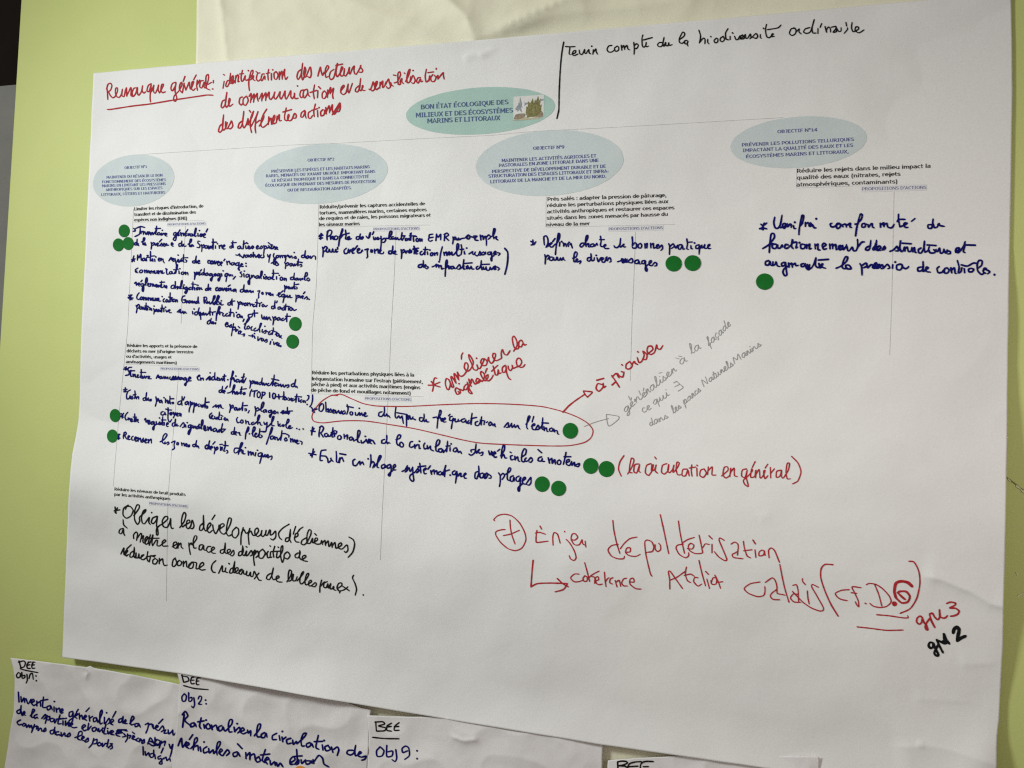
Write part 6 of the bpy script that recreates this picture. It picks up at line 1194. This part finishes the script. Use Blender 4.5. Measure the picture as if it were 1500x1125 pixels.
navy('navy handwriting, shellfish farming line', 2.2,
     ('K4', """190,45 160,75 165,115 195,125 ; 180,100 205,85 200,75 185,100 205,130 230,115 ; 230,95 240,130 265,100 ; 260,135 290,90 295,30 ; 290,90 285,135 315,135 ; 315,75 340,90 ; 320,105 325,135 ; 355,130 375,115 370,105 ; 370,110 365,140 385,145 400,125 415,155 ; 545,105 530,135 545,180 575,170 ; 600,140 585,160 595,185 620,175 615,145 600,140 ; 655,145 660,195 ; 660,175 690,160 700,200 715,205 ; 765,170 735,185 740,205 775,195 825,150 850,80 835,75 820,120 820,205 ; 825,190 850,170 860,210 880,212 ; 905,170 920,205 950,170 ; 950,175 945,240 930,300 905,305 870,300 ; 940,250 1000,200 ; 980,215 1030,150 1045,95 1030,95 1015,150 1015,215 1050,220 ; 1100,190 1105,225 ; 1095,165 1100,170 ; 1130,195 1115,215 1130,230 1145,220 ; 1165,205 1155,225 1175,230 1185,210 1165,205 ; 1200,210 1245,170 1250,135 1235,130 1220,170 1210,235 1230,260 ; 1240,250 1275,225 1255,220 1240,250 1260,262 1300,245 ; 1355,258 1359,262 ; 1390,270 1394,274 ; 1443,263 1448,267"""))
navy('navy handwriting, ghost nets line', 2.2, ('K3', """60,115 85,140 75,190 ; 100,110 55,165 ; 70,125 90,175 ; 165,95 135,130 120,170 135,215 165,205 ; 170,180 175,215 195,185 ; 205,235 235,215 220,190 205,220 220,245 245,235 ; 272,120 272,190 265,240 285,240 ; 250,170 300,170 ; 295,195 290,240 ; 300,215 325,205 320,240 335,258 ; 425,215 445,190 450,250 480,215 ; 480,265 510,240 500,220 480,240 490,280 520,270 ; 560,240 530,255 535,285 560,275 575,240 580,320 570,375 555,360 560,330 610,280 ; 610,240 615,285 635,275 ; 660,180 665,188 ; 640,285 665,245 675,280 655,290 ; 680,290 705,240 713,160 ; 710,230 705,295 725,295 ; 690,215 760,215 ; 735,255 735,295 ; 770,290 800,275 785,255 770,285 780,320 800,315 ; 900,255 865,270 865,310 900,305 915,200 ; 905,260 915,310 935,285 ; 935,280 935,310 960,305 ;
985,320 1030,260 1045,260 1050,320 1020,335 ; 1070,290 1075,330 ; 1095,255 1099,260 ; 1145,290 1115,305 1115,335 1145,330 1160,290 1155,360 1125,445 1110,430 1125,380 1185,325 ; 1185,300 1195,345 1220,310 1230,350 ; 1270,310 1240,330 1245,355 1275,345 1285,315 1295,355 ; 1295,350 1340,280 1345,215 1325,220 1315,300 1325,360 ; 1355,365 1390,345 1375,325 1355,350 1375,385 1400,375 ; 1420,340 1425,380 ; 1428,365 1455,345 1470,385"""),
     ('K4', """0,240 20,200 ; 80,250 105,230 90,215 80,240 95,285 120,275 ; 135,235 140,285 ; 140,265 175,235 190,290 ; 240,255 210,270 215,300 245,290 255,265 ; 255,265 265,310 295,270 ; 290,310 325,250 338,190 ; 325,260 325,315 380,265 ; 310,270 360,265 ; 490,300 460,310 460,335 490,330 505,240 ; 495,290 500,340 530,310 520,300 505,330 530,350 ; 550,320 570,315 575,350 590,350 ; 650,405 660,320 690,235 700,250 690,290 655,330 ; 705,330 709,335 ; 740,330 780,280 785,240 765,240 750,300 755,360 775,370 ; 780,350 810,330 795,320 780,350 795,380 820,360 ; 820,370 845,320 850,260 ; 845,320 840,375 860,385 885,365 860,345 ; 870,300 930,300 ;
940,475 975,370 1015,240 1025,260 1000,330 985,350 ; 1030,360 1000,370 1000,405 1030,400 1040,370 1045,405 ; 1055,370 1060,410 ; 1060,390 1085,380 1090,420 ; 1100,420 1140,370 1155,285 ; 1150,350 1135,420 ; 1150,330 1200,330 1250,355 1245,380 ; 1210,385 1190,405 1200,430 1225,420 1215,390 ; 1270,395 1275,445 ; 1275,420 1300,400 1305,445 1330,410 1335,455 ; 1350,450 1375,430 1360,415 1350,440 1365,470 1390,460 ; 1400,430 1430,445 1425,478"""))
navy('navy handwriting, chemical dumps line', 2.2, ('K3', """5,455 40,440 ; 25,435 20,520 ; 5,510 40,500 ; 115,410 95,460 95,510 ; 100,420 130,405 140,435 110,465 ; 115,465 155,520 175,500 ; 165,495 195,475 180,460 165,485 180,525 205,515 ; 250,470 225,490 230,530 260,530 ; 270,525 305,505 290,480 270,510 290,550 315,535 ; 325,490 325,550 ; 330,530 360,500 370,560 ; 370,560 410,500 ; 405,510 410,550 385,570 ; 425,560 460,530 450,510 430,540 440,575 470,570 ; 485,520 490,575 ; 492,550 530,515 535,580 ;
670,560 735,520 780,450 755,430 720,470 705,560 735,590 ; 750,560 740,590 770,580 ; 770,580 800,560 810,585 785,605 ; 850,570 905,545 890,600 895,660 860,685 ; 940,565 930,600 955,605 960,575 940,565 ; 1005,570 1015,620 ; 1015,595 1045,580 1050,625 ; 1065,620 1095,600 1080,585 1065,615 1085,635 ; 1100,630 1130,605 1130,635 1110,640 ; 1220,595 1185,605 1185,630 1220,630 1245,535 ; 1235,590 1245,640 1265,620 1280,660 ; 1420,610 1380,625 1380,655 1415,655 1450,540 ; 1440,610 1450,670 ; 1470,640 1495,650"""),
     ('K4', """125,480 100,510 105,535 135,535 160,425 ; 150,490 155,540 ; 170,540 200,515 185,500 170,525 180,555 ; 205,475 235,440 ; 225,510 235,550 222,610 ; 235,545 265,510 275,535 245,560 ; 310,510 310,560 ; 310,540 335,515 330,560 ; 300,480 335,475 ; 375,435 375,500 355,570 375,570 ; 350,490 415,495 ; 390,560 405,560 410,590 390,598 ;
560,530 510,530 495,570 510,595 545,580 600,500 615,455 595,455 575,520 555,615 ; 570,580 600,545 605,600 ; 620,560 620,605 650,605 ; 650,520 654,525 ; 690,570 695,625 ; 697,600 725,575 730,625 755,585 765,625 ; 795,590 785,635 ; 815,555 820,560 ; 870,590 830,605 830,640 865,635 885,595 870,660 848,740 ; 885,610 895,650 925,615 ; 920,615 920,650 945,645 ; 935,650 970,630 955,615 940,640 965,665 ; 970,655 1015,635 1015,670 1000,688"""))
hand('blue', 'navy closing bracket right of the protection zones lines', tr('G', "1355,585 1370,605 1371,640 1366,680 1355,722", 2.7), name='pen_bracket')

# ================================================================== WRITING ON THE NOTES
FR['Q1'] = (0, 940, 5.357); FR['Q2'] = (250, 970, 4.839); FR['Q4'] = (870, 1080, 11.538)
hand('black', None, tr('Q1', """150,150 165,205 ; 145,160 185,150 200,165 190,195 160,205 ; 225,158 212,185 218,208 240,208 ; 212,185 235,180 ; 222,160 245,158 ; 262,158 250,185 255,208 275,206 ; 250,185 270,180 ; 258,158 275,160 ;
160,212 210,225 300,242 ; 145,240 130,262 138,282 158,275 160,250 145,240 ; 172,240 175,285 195,280 195,262 178,268 ; 212,255 215,300 205,325 ; 228,288 238,255 255,248 262,295 ; 284,268 ; 286,305""", 2.0), n1, N1O, 'marker_heading')
def note_blue(sheet, parent, frame, data, w, label):
    hand('blue', label, lambda k: trace(k, frame, data, w), sheet, parent)
note_blue(n1, N1O, 'Q1', """145,395 150,472 ; 165,430 170,472 190,440 195,477 ; 205,445 222,487 245,450 ; 245,480 270,465 260,450 245,475 265,500 282,490 ; 290,465 290,502 ; 290,485 315,470 320,507 ; 342,433 335,510 362,515 ; 320,462 375,452 ; 397,500 370,510 375,535 395,525 400,505 412,535 ; 425,510 425,547 ; 425,467 430,470 ; 440,520 445,552 ; 445,535 467,520 472,552 ; 470,550 495,540 490,525 475,540 480,560 497,555 ;
572,545 545,555 545,587 565,580 575,555 570,620 550,642 543,620 590,585 610,570 600,560 588,585 605,602 ; 615,530 600,552 ; 622,560 625,607 ; 627,590 642,575 650,607 660,600 680,585 670,575 658,600 682,617 ; 702,518 675,547 ; 700,580 705,622 ; 705,600 727,585 ; 757,595 735,600 735,627 755,620 760,600 770,632 802,560 800,535 785,560 785,642 807,635 ; 820,592 820,642 ; 835,555 839,558 ; 828,640 857,600 862,630 845,647 ; 865,640 892,620 880,605 863,635 887,652 ; 910,546 885,592 ;
957,600 935,610 933,632 955,625 967,583 ; 967,590 965,637 990,622 985,610 975,637 1000,642 ; 1018,642 1052,600 1040,583 1025,620 1030,652 1052,645 ; 1082,640 1060,645 1063,667 1085,657 1087,640 1102,670 ; 1140,650 1167,638 1160,680 1145,717 ; 1165,652 1192,645 1197,672 ; 1202,650 1205,682 ; 1215,680 1242,665 1230,655 1218,680 1242,697 ; 1278,607 1245,642 ; 1250,692 1277,660 1287,690 1265,707 ; 1302,690 1288,717 1317,715 ; 1320,690 1325,722 1352,700 1355,690 1360,732 1380,715""", 2.3, 'navy handwriting, inventory line')
note_blue(n1, N1O, 'Q1', """157,530 133,545 140,562 160,555 167,498 ; 165,540 175,577 197,557 190,545 180,567 202,577 ; 238,582 272,540 260,528 250,560 250,592 272,590 ; 292,570 270,580 275,602 292,590 299,602 ; 328,602 357,570 362,590 345,607 ; 372,578 365,610 355,642 ; 370,590 392,585 385,612 370,612 ; 417,600 395,605 400,627 420,622 425,605 ; 430,605 430,637 447,610 ; 472,573 455,640 482,642 ; 445,607 522,600 ; 495,620 495,652 ; 515,620 515,657 537,630 540,662 572,645 560,635 550,657 577,674 605,670 ;
643,682 672,660 660,650 643,670 660,697 682,690 ; 697,638 690,692 717,660 ; 747,670 725,680 730,702 750,697 757,675 767,702 ; 775,680 780,707 802,685 805,712 ; 832,648 815,717 837,722 ; 805,677 847,680 ; 845,697 850,722 872,695 ; 870,717 892,705 880,695 868,722 897,730 ; 927,688 913,730 942,742 ; 913,717 952,700 ; 930,690 992,690 ; 972,720 987,740 960,747 ; 1002,723 1000,760 983,787 ; 1005,735 1027,735 1015,757 ; 1035,757 1057,745 1045,735 1040,762 1062,767 ; 1040,708 1057,722 ; 1087,755 1065,770 1087,782 ; 1090,782 1112,770 1100,760 1093,787 ; 1110,792 1132,765 1132,790 1115,799 ;
1160,802 1182,753 1215,807 1217,748 ; 1232,765 1210,800 1240,812 1257,780 1230,765 ; 1267,780 1250,832 ; 1255,802 1297,780 1290,817 ; 1328,803 1340,837 1357,803 1345,870 1333,907""", 2.3, 'navy handwriting, spartina line')
note_blue(n1, N1O, 'Q1', """162,613 135,630 150,652 172,645 ; 187,640 175,655 190,662 202,645 185,638 ; 205,645 210,672 227,650 232,672 247,655 252,682 ; 272,648 260,680 248,712 ; 265,670 292,660 285,687 ; 300,665 300,697 317,675 ; 325,680 330,702 ; 340,702 357,675 362,695 345,707 ; 422,690 395,700 400,722 420,717 432,668 ; 430,690 435,727 ; 462,705 440,710 445,732 465,727 472,737 ; 480,710 485,742 507,715 512,742 ; 520,742 547,715 552,735 530,747 ;
588,752 642,730 642,703 620,710 610,757 632,772 ; 640,762 662,750 650,740 640,767 667,777 ; 665,782 692,755 692,780 670,789 ; 737,758 725,800 698,832 ; 730,777 762,765 757,795 735,802 ; 782,788 765,800 775,817 797,805 780,788 ; 805,795 805,822 827,800 ; 852,768 840,822 ; 825,797 882,800 ; 850,832 877,810 882,832 865,842""", 2.3, 'navy handwriting, ports line')
note_blue(n1, N1O, 'Q1', """1123,823 1125,887 ; 1140,860 1145,892 1167,870 1172,897 ; 1197,875 1175,885 1185,907 1205,897 1207,848 ; 1215,885 1220,917 ; 1262,893 1240,905 1245,922 1265,915 1272,957 1250,952 1287,910 ; 1285,917 1302,905 ; 1282,833 1265,872 ; 1305,905 1310,932 1332,915 1337,937 """, 2.2, 'small navy word at the lower right of the note')
hand('blue', None, tr('Q1', "1162,790 1200,815 1255,800 ; 1180,780 1250,810", 2.4), n1, N1O, 'crossing_out')
hand('blue', None, tr('Q1', "915,700 960,690 1000,700 ; 910,720 960,712", 2.4), n1, N1O, 'crossing_out')
hand('black', None, tr('Q2', """80,90 92,140 ; 78,95 120,105 128,130 95,142 ; 165,105 150,108 142,130 148,152 170,150 ; 146,128 165,126 ; 212,110 190,112 182,135 185,158 202,158 ; 184,135 200,132 ; 92,165 170,185 268,194""", 2.0), n2, N2O, 'marker_heading')
hand('blue', None, tr('Q2', """98,222 80,245 85,275 105,272 112,240 98,222 ; 128,215 130,275 150,270 150,248 132,255 ; 165,250 170,300 160,322 148,310 ; 195,260 205,240 220,245 215,270 198,295 220,298 ; 248,268 ; 252,294""", 2.2), n2, N2O, 'marker_heading')
note_blue(n2, N2O, 'Q2', """97,368 90,420 85,462 ; 83,372 105,348 122,380 100,412 152,457 ; 167,428 145,435 143,457 165,452 172,433 182,457 ; 217,393 205,450 217,472 ; 193,422 237,415 ; 235,440 240,467 ; 250,408 254,411 ; 267,433 250,450 260,472 282,465 275,438 ; 290,445 295,477 ; 297,460 322,445 332,482 ; 362,448 340,460 345,487 365,477 372,458 387,487 432,440 437,408 420,408 410,440 415,492 437,492 ; 450,460 455,492 ; 470,433 474,437 ; 453,492 487,460 492,485 475,502 ; 495,492 522,480 510,463 493,490 515,507 542,495 ; 545,480 550,502 567,485 567,522 ;
593,522 632,470 637,438 620,443 610,490 615,527 637,527 ; 667,498 645,510 643,532 665,532 677,503 684,532 ; 752,503 723,520 723,547 752,547 ; 770,520 775,552 ; 790,488 794,492 ; 790,530 795,562 ; 795,547 817,530 ; 852,538 823,550 828,577 857,572 ; 865,550 870,582 892,560 895,577 947,530 962,503 940,508 925,550 930,592 952,592 ; 987,568 963,580 968,602 990,592 997,573 1012,602 ; 1047,518 1030,600 1052,617 ; 1018,562 1077,560 ; 1075,585 1080,622 ; 1087,552 1091,556 ; 1117,588 1093,600 1103,627 1132,617 1115,588 ; 1140,600 1150,637 ; 1155,617 1182,600 1192,622 1180,662 ;
1292,623 1258,625 1250,645 1275,657 1300,640 1312,588 ; 1305,620 1310,662 1332,652 ; 1335,652 1352,640 1340,633 1328,660 1350,672 ; 1355,672 1387,665 1375,687 1353,694""", 2.6, 'navy handwriting, traffic line')
note_blue(n2, N2O, 'Q2', """53,592 77,538 85,602 112,560 ; 110,597 132,580 120,568 108,595 132,612 ; 157,513 133,547 ; 143,612 187,560 187,533 170,548 160,622 ; 163,602 192,590 197,627 ; 210,600 215,632 ; 235,563 239,567 ; 257,598 233,615 238,642 267,632 ; 270,610 275,642 302,620 307,647 347,590 352,563 335,568 325,610 330,657 ; 345,642 367,625 355,613 343,640 362,662 ; 370,662 402,620 417,640 395,662 ; 472,633 443,645 448,667 470,662 477,638 492,667 ; 475,578 507,612 ;
533,640 535,682 ; 540,662 562,640 562,692 ; 565,662 592,650 602,697 ; 627,668 603,685 613,707 637,697 625,668 ; 672,618 650,690 667,712 ; 638,657 702,650 ; 670,697 697,685 685,673 668,695 687,722 ; 705,695 710,727 737,705 742,732 ; 750,710 760,737 777,715 797,742 ; 850,712 882,690 870,668 848,690 848,722 872,722 ; 880,722 907,690 907,715 890,727 ; 893,618 900,712 ; 878,667 932,663 ; 925,690 930,717 957,690 ; 987,698 958,700 963,722 985,717 997,698 1002,717 ; 1010,690 1015,717 ; 1018,702 1050,660 1077,680 1087,720 1122,742""", 2.6, 'navy handwriting, motor vehicles line')
hand('black', None, tr('U', """203,222 206,260 ; 200,224 232,222 240,232 215,240 245,248 240,260 206,262 ; 270,228 252,240 250,258 270,262 ; 250,244 268,242 ; 302,226 285,240 282,258 303,258 ; 282,243 300,242 ; 190,288 240,293 302,294""", 2.1), n3, N3O, 'marker_heading')
hand('blue', None, tr('U', """222,328 207,345 210,368 230,366 238,345 222,328 ; 250,322 250,368 272,366 274,346 252,350 ; 288,340 292,375 285,390 272,382 ; 338,345 318,352 315,335 330,325 343,335 345,365 325,382 ; 378,345 ; 378,378""", 2.3), n3, N3O, 'marker_heading')
hand('black', None, tr('Q4', """400,415 405,520 ; 400,412 470,400 540,405 565,430 500,465 410,480 ; 410,478 520,485 560,510 ; 800,408 700,415 610,440 575,490 580,540 ; 580,495 740,485 ; 1005,408 880,405 810,430 785,480 785,540 ; 835,495 920,492""", 2.3), n4, N4O, 'marker_heading')

# ================================================================== GREEN GUMMED DOTS
def sticker(px, py, rx, ry, sheet, mat, label, lift, ang=0.0, group='green gummed dots on the poster', cat='sticker', name='dot_sticker'):
    cx, cy = px, py
    n = 40; ring = []
    pxs = [cx]; pys = [cy]
    for k in (0.5, 0.93, 1.0):
        for i in range(n):
            a = 2 * math.pi * i / n
            pxs.append(cx + k * rx * math.cos(a)); pys.append(cy + k * ry * math.sin(a))
    V = sheet.at(np.array(pxs), np.array(pys))
    top = lift + 0.00012
    V[:1 + 2 * n, 1] -= top
    V[1 + 2 * n:, 1] -= top - 0.00004
    rim = V[1 + 2 * n:].copy(); rim[:, 1] += 0.00014
    org = sheet.at(np.array([cx]), np.array([cy]))[0]
    V = np.vstack([V, rim]) - org
    f = [(0, 1 + (i + 1) % n, 1 + i) for i in range(n)]
    for r in range(3):
        b = 1 + r * n
        f += [(b + i, b + (i + 1) % n, b + n + (i + 1) % n, b + n + i) for i in range(n)]
    o = link_mesh(name, V, f, M[mat], None)
    o.location = org
    import bmesh
    bm = bmesh.new(); bm.from_mesh(o.data); bmesh.ops.recalc_face_normals(bm, faces=bm.faces)
    if sum(fc.normal.y for fc in bm.faces) > 0: bmesh.ops.reverse_faces(bm, faces=bm.faces)
    bm.to_mesh(o.data); bm.free()
    tag(o, label, cat, group)
    return o


DOTS = [('J', 146, 83, 8.1, 9.4, 'green dot just left of the first inventory line, topmost of three'),
        ('J', 108, 176, 8.1, 9.5, 'green dot at the lower left of the cluster of three beside the inventory lines'),
        ('J', 173, 167, 8.0, 9.5, 'green dot at the lower right of the cluster of three, touching its neighbour'),
        ('J', 1285, 702, 9.2, 10.3, 'green dot after the word impact'),
        ('J', 1267, 820, 9.2, 10.3, 'green dot after the invasive species line, below the impact dot'),
        ('K', 86, 539, 7.7, 9.6, 'green dot at the left of the ghost nets line'),
        ('K', 68, 676, 8.0, 9.7, 'green dot at the left of the chemical dumps line'),
        ('H', 1211, 814, 11.9, 11.6, 'green dot after the various uses line, left of the pair'),
        ('H', 1321, 811, 12.1, 11.6, 'green dot after the various uses line, right of the pair'),
        ('I', 234, 842, 12.8, 12.1, 'single green dot under the inspections line at the right of the poster'),
        ('M', 133, 641, 11.2, 11.6, 'green dot inside the long red loop'),
        ('M', 245, 834, 11.1, 11.6, 'green dot after the vehicles line, left one touching its neighbour'),
        ('M', 332, 851, 11.6, 11.8, 'green dot after the vehicles line, right before the red bracket'),
        ('L', 1265, 818, 10.9, 11.4, 'green dot after the beach sieving line, left of the pair'),
        ('L', 1351, 840, 10.9, 11.2, 'green dot after the beach sieving line, right and lower of the pair')]
for i, (k, x, y, rx, ry, lab) in enumerate(DOTS):
    px, py = fr(k, x, y)
    sticker(px, py, rx, ry, poster, 'green', lab, 0.00045 + 0.0001 * (i % 3))
sticker(440, 1131, 9.5, 9.5, n2, 'orange', 'orange dot just peeking in at the bottom edge, on the second note', 0.0007, group='orange dot')
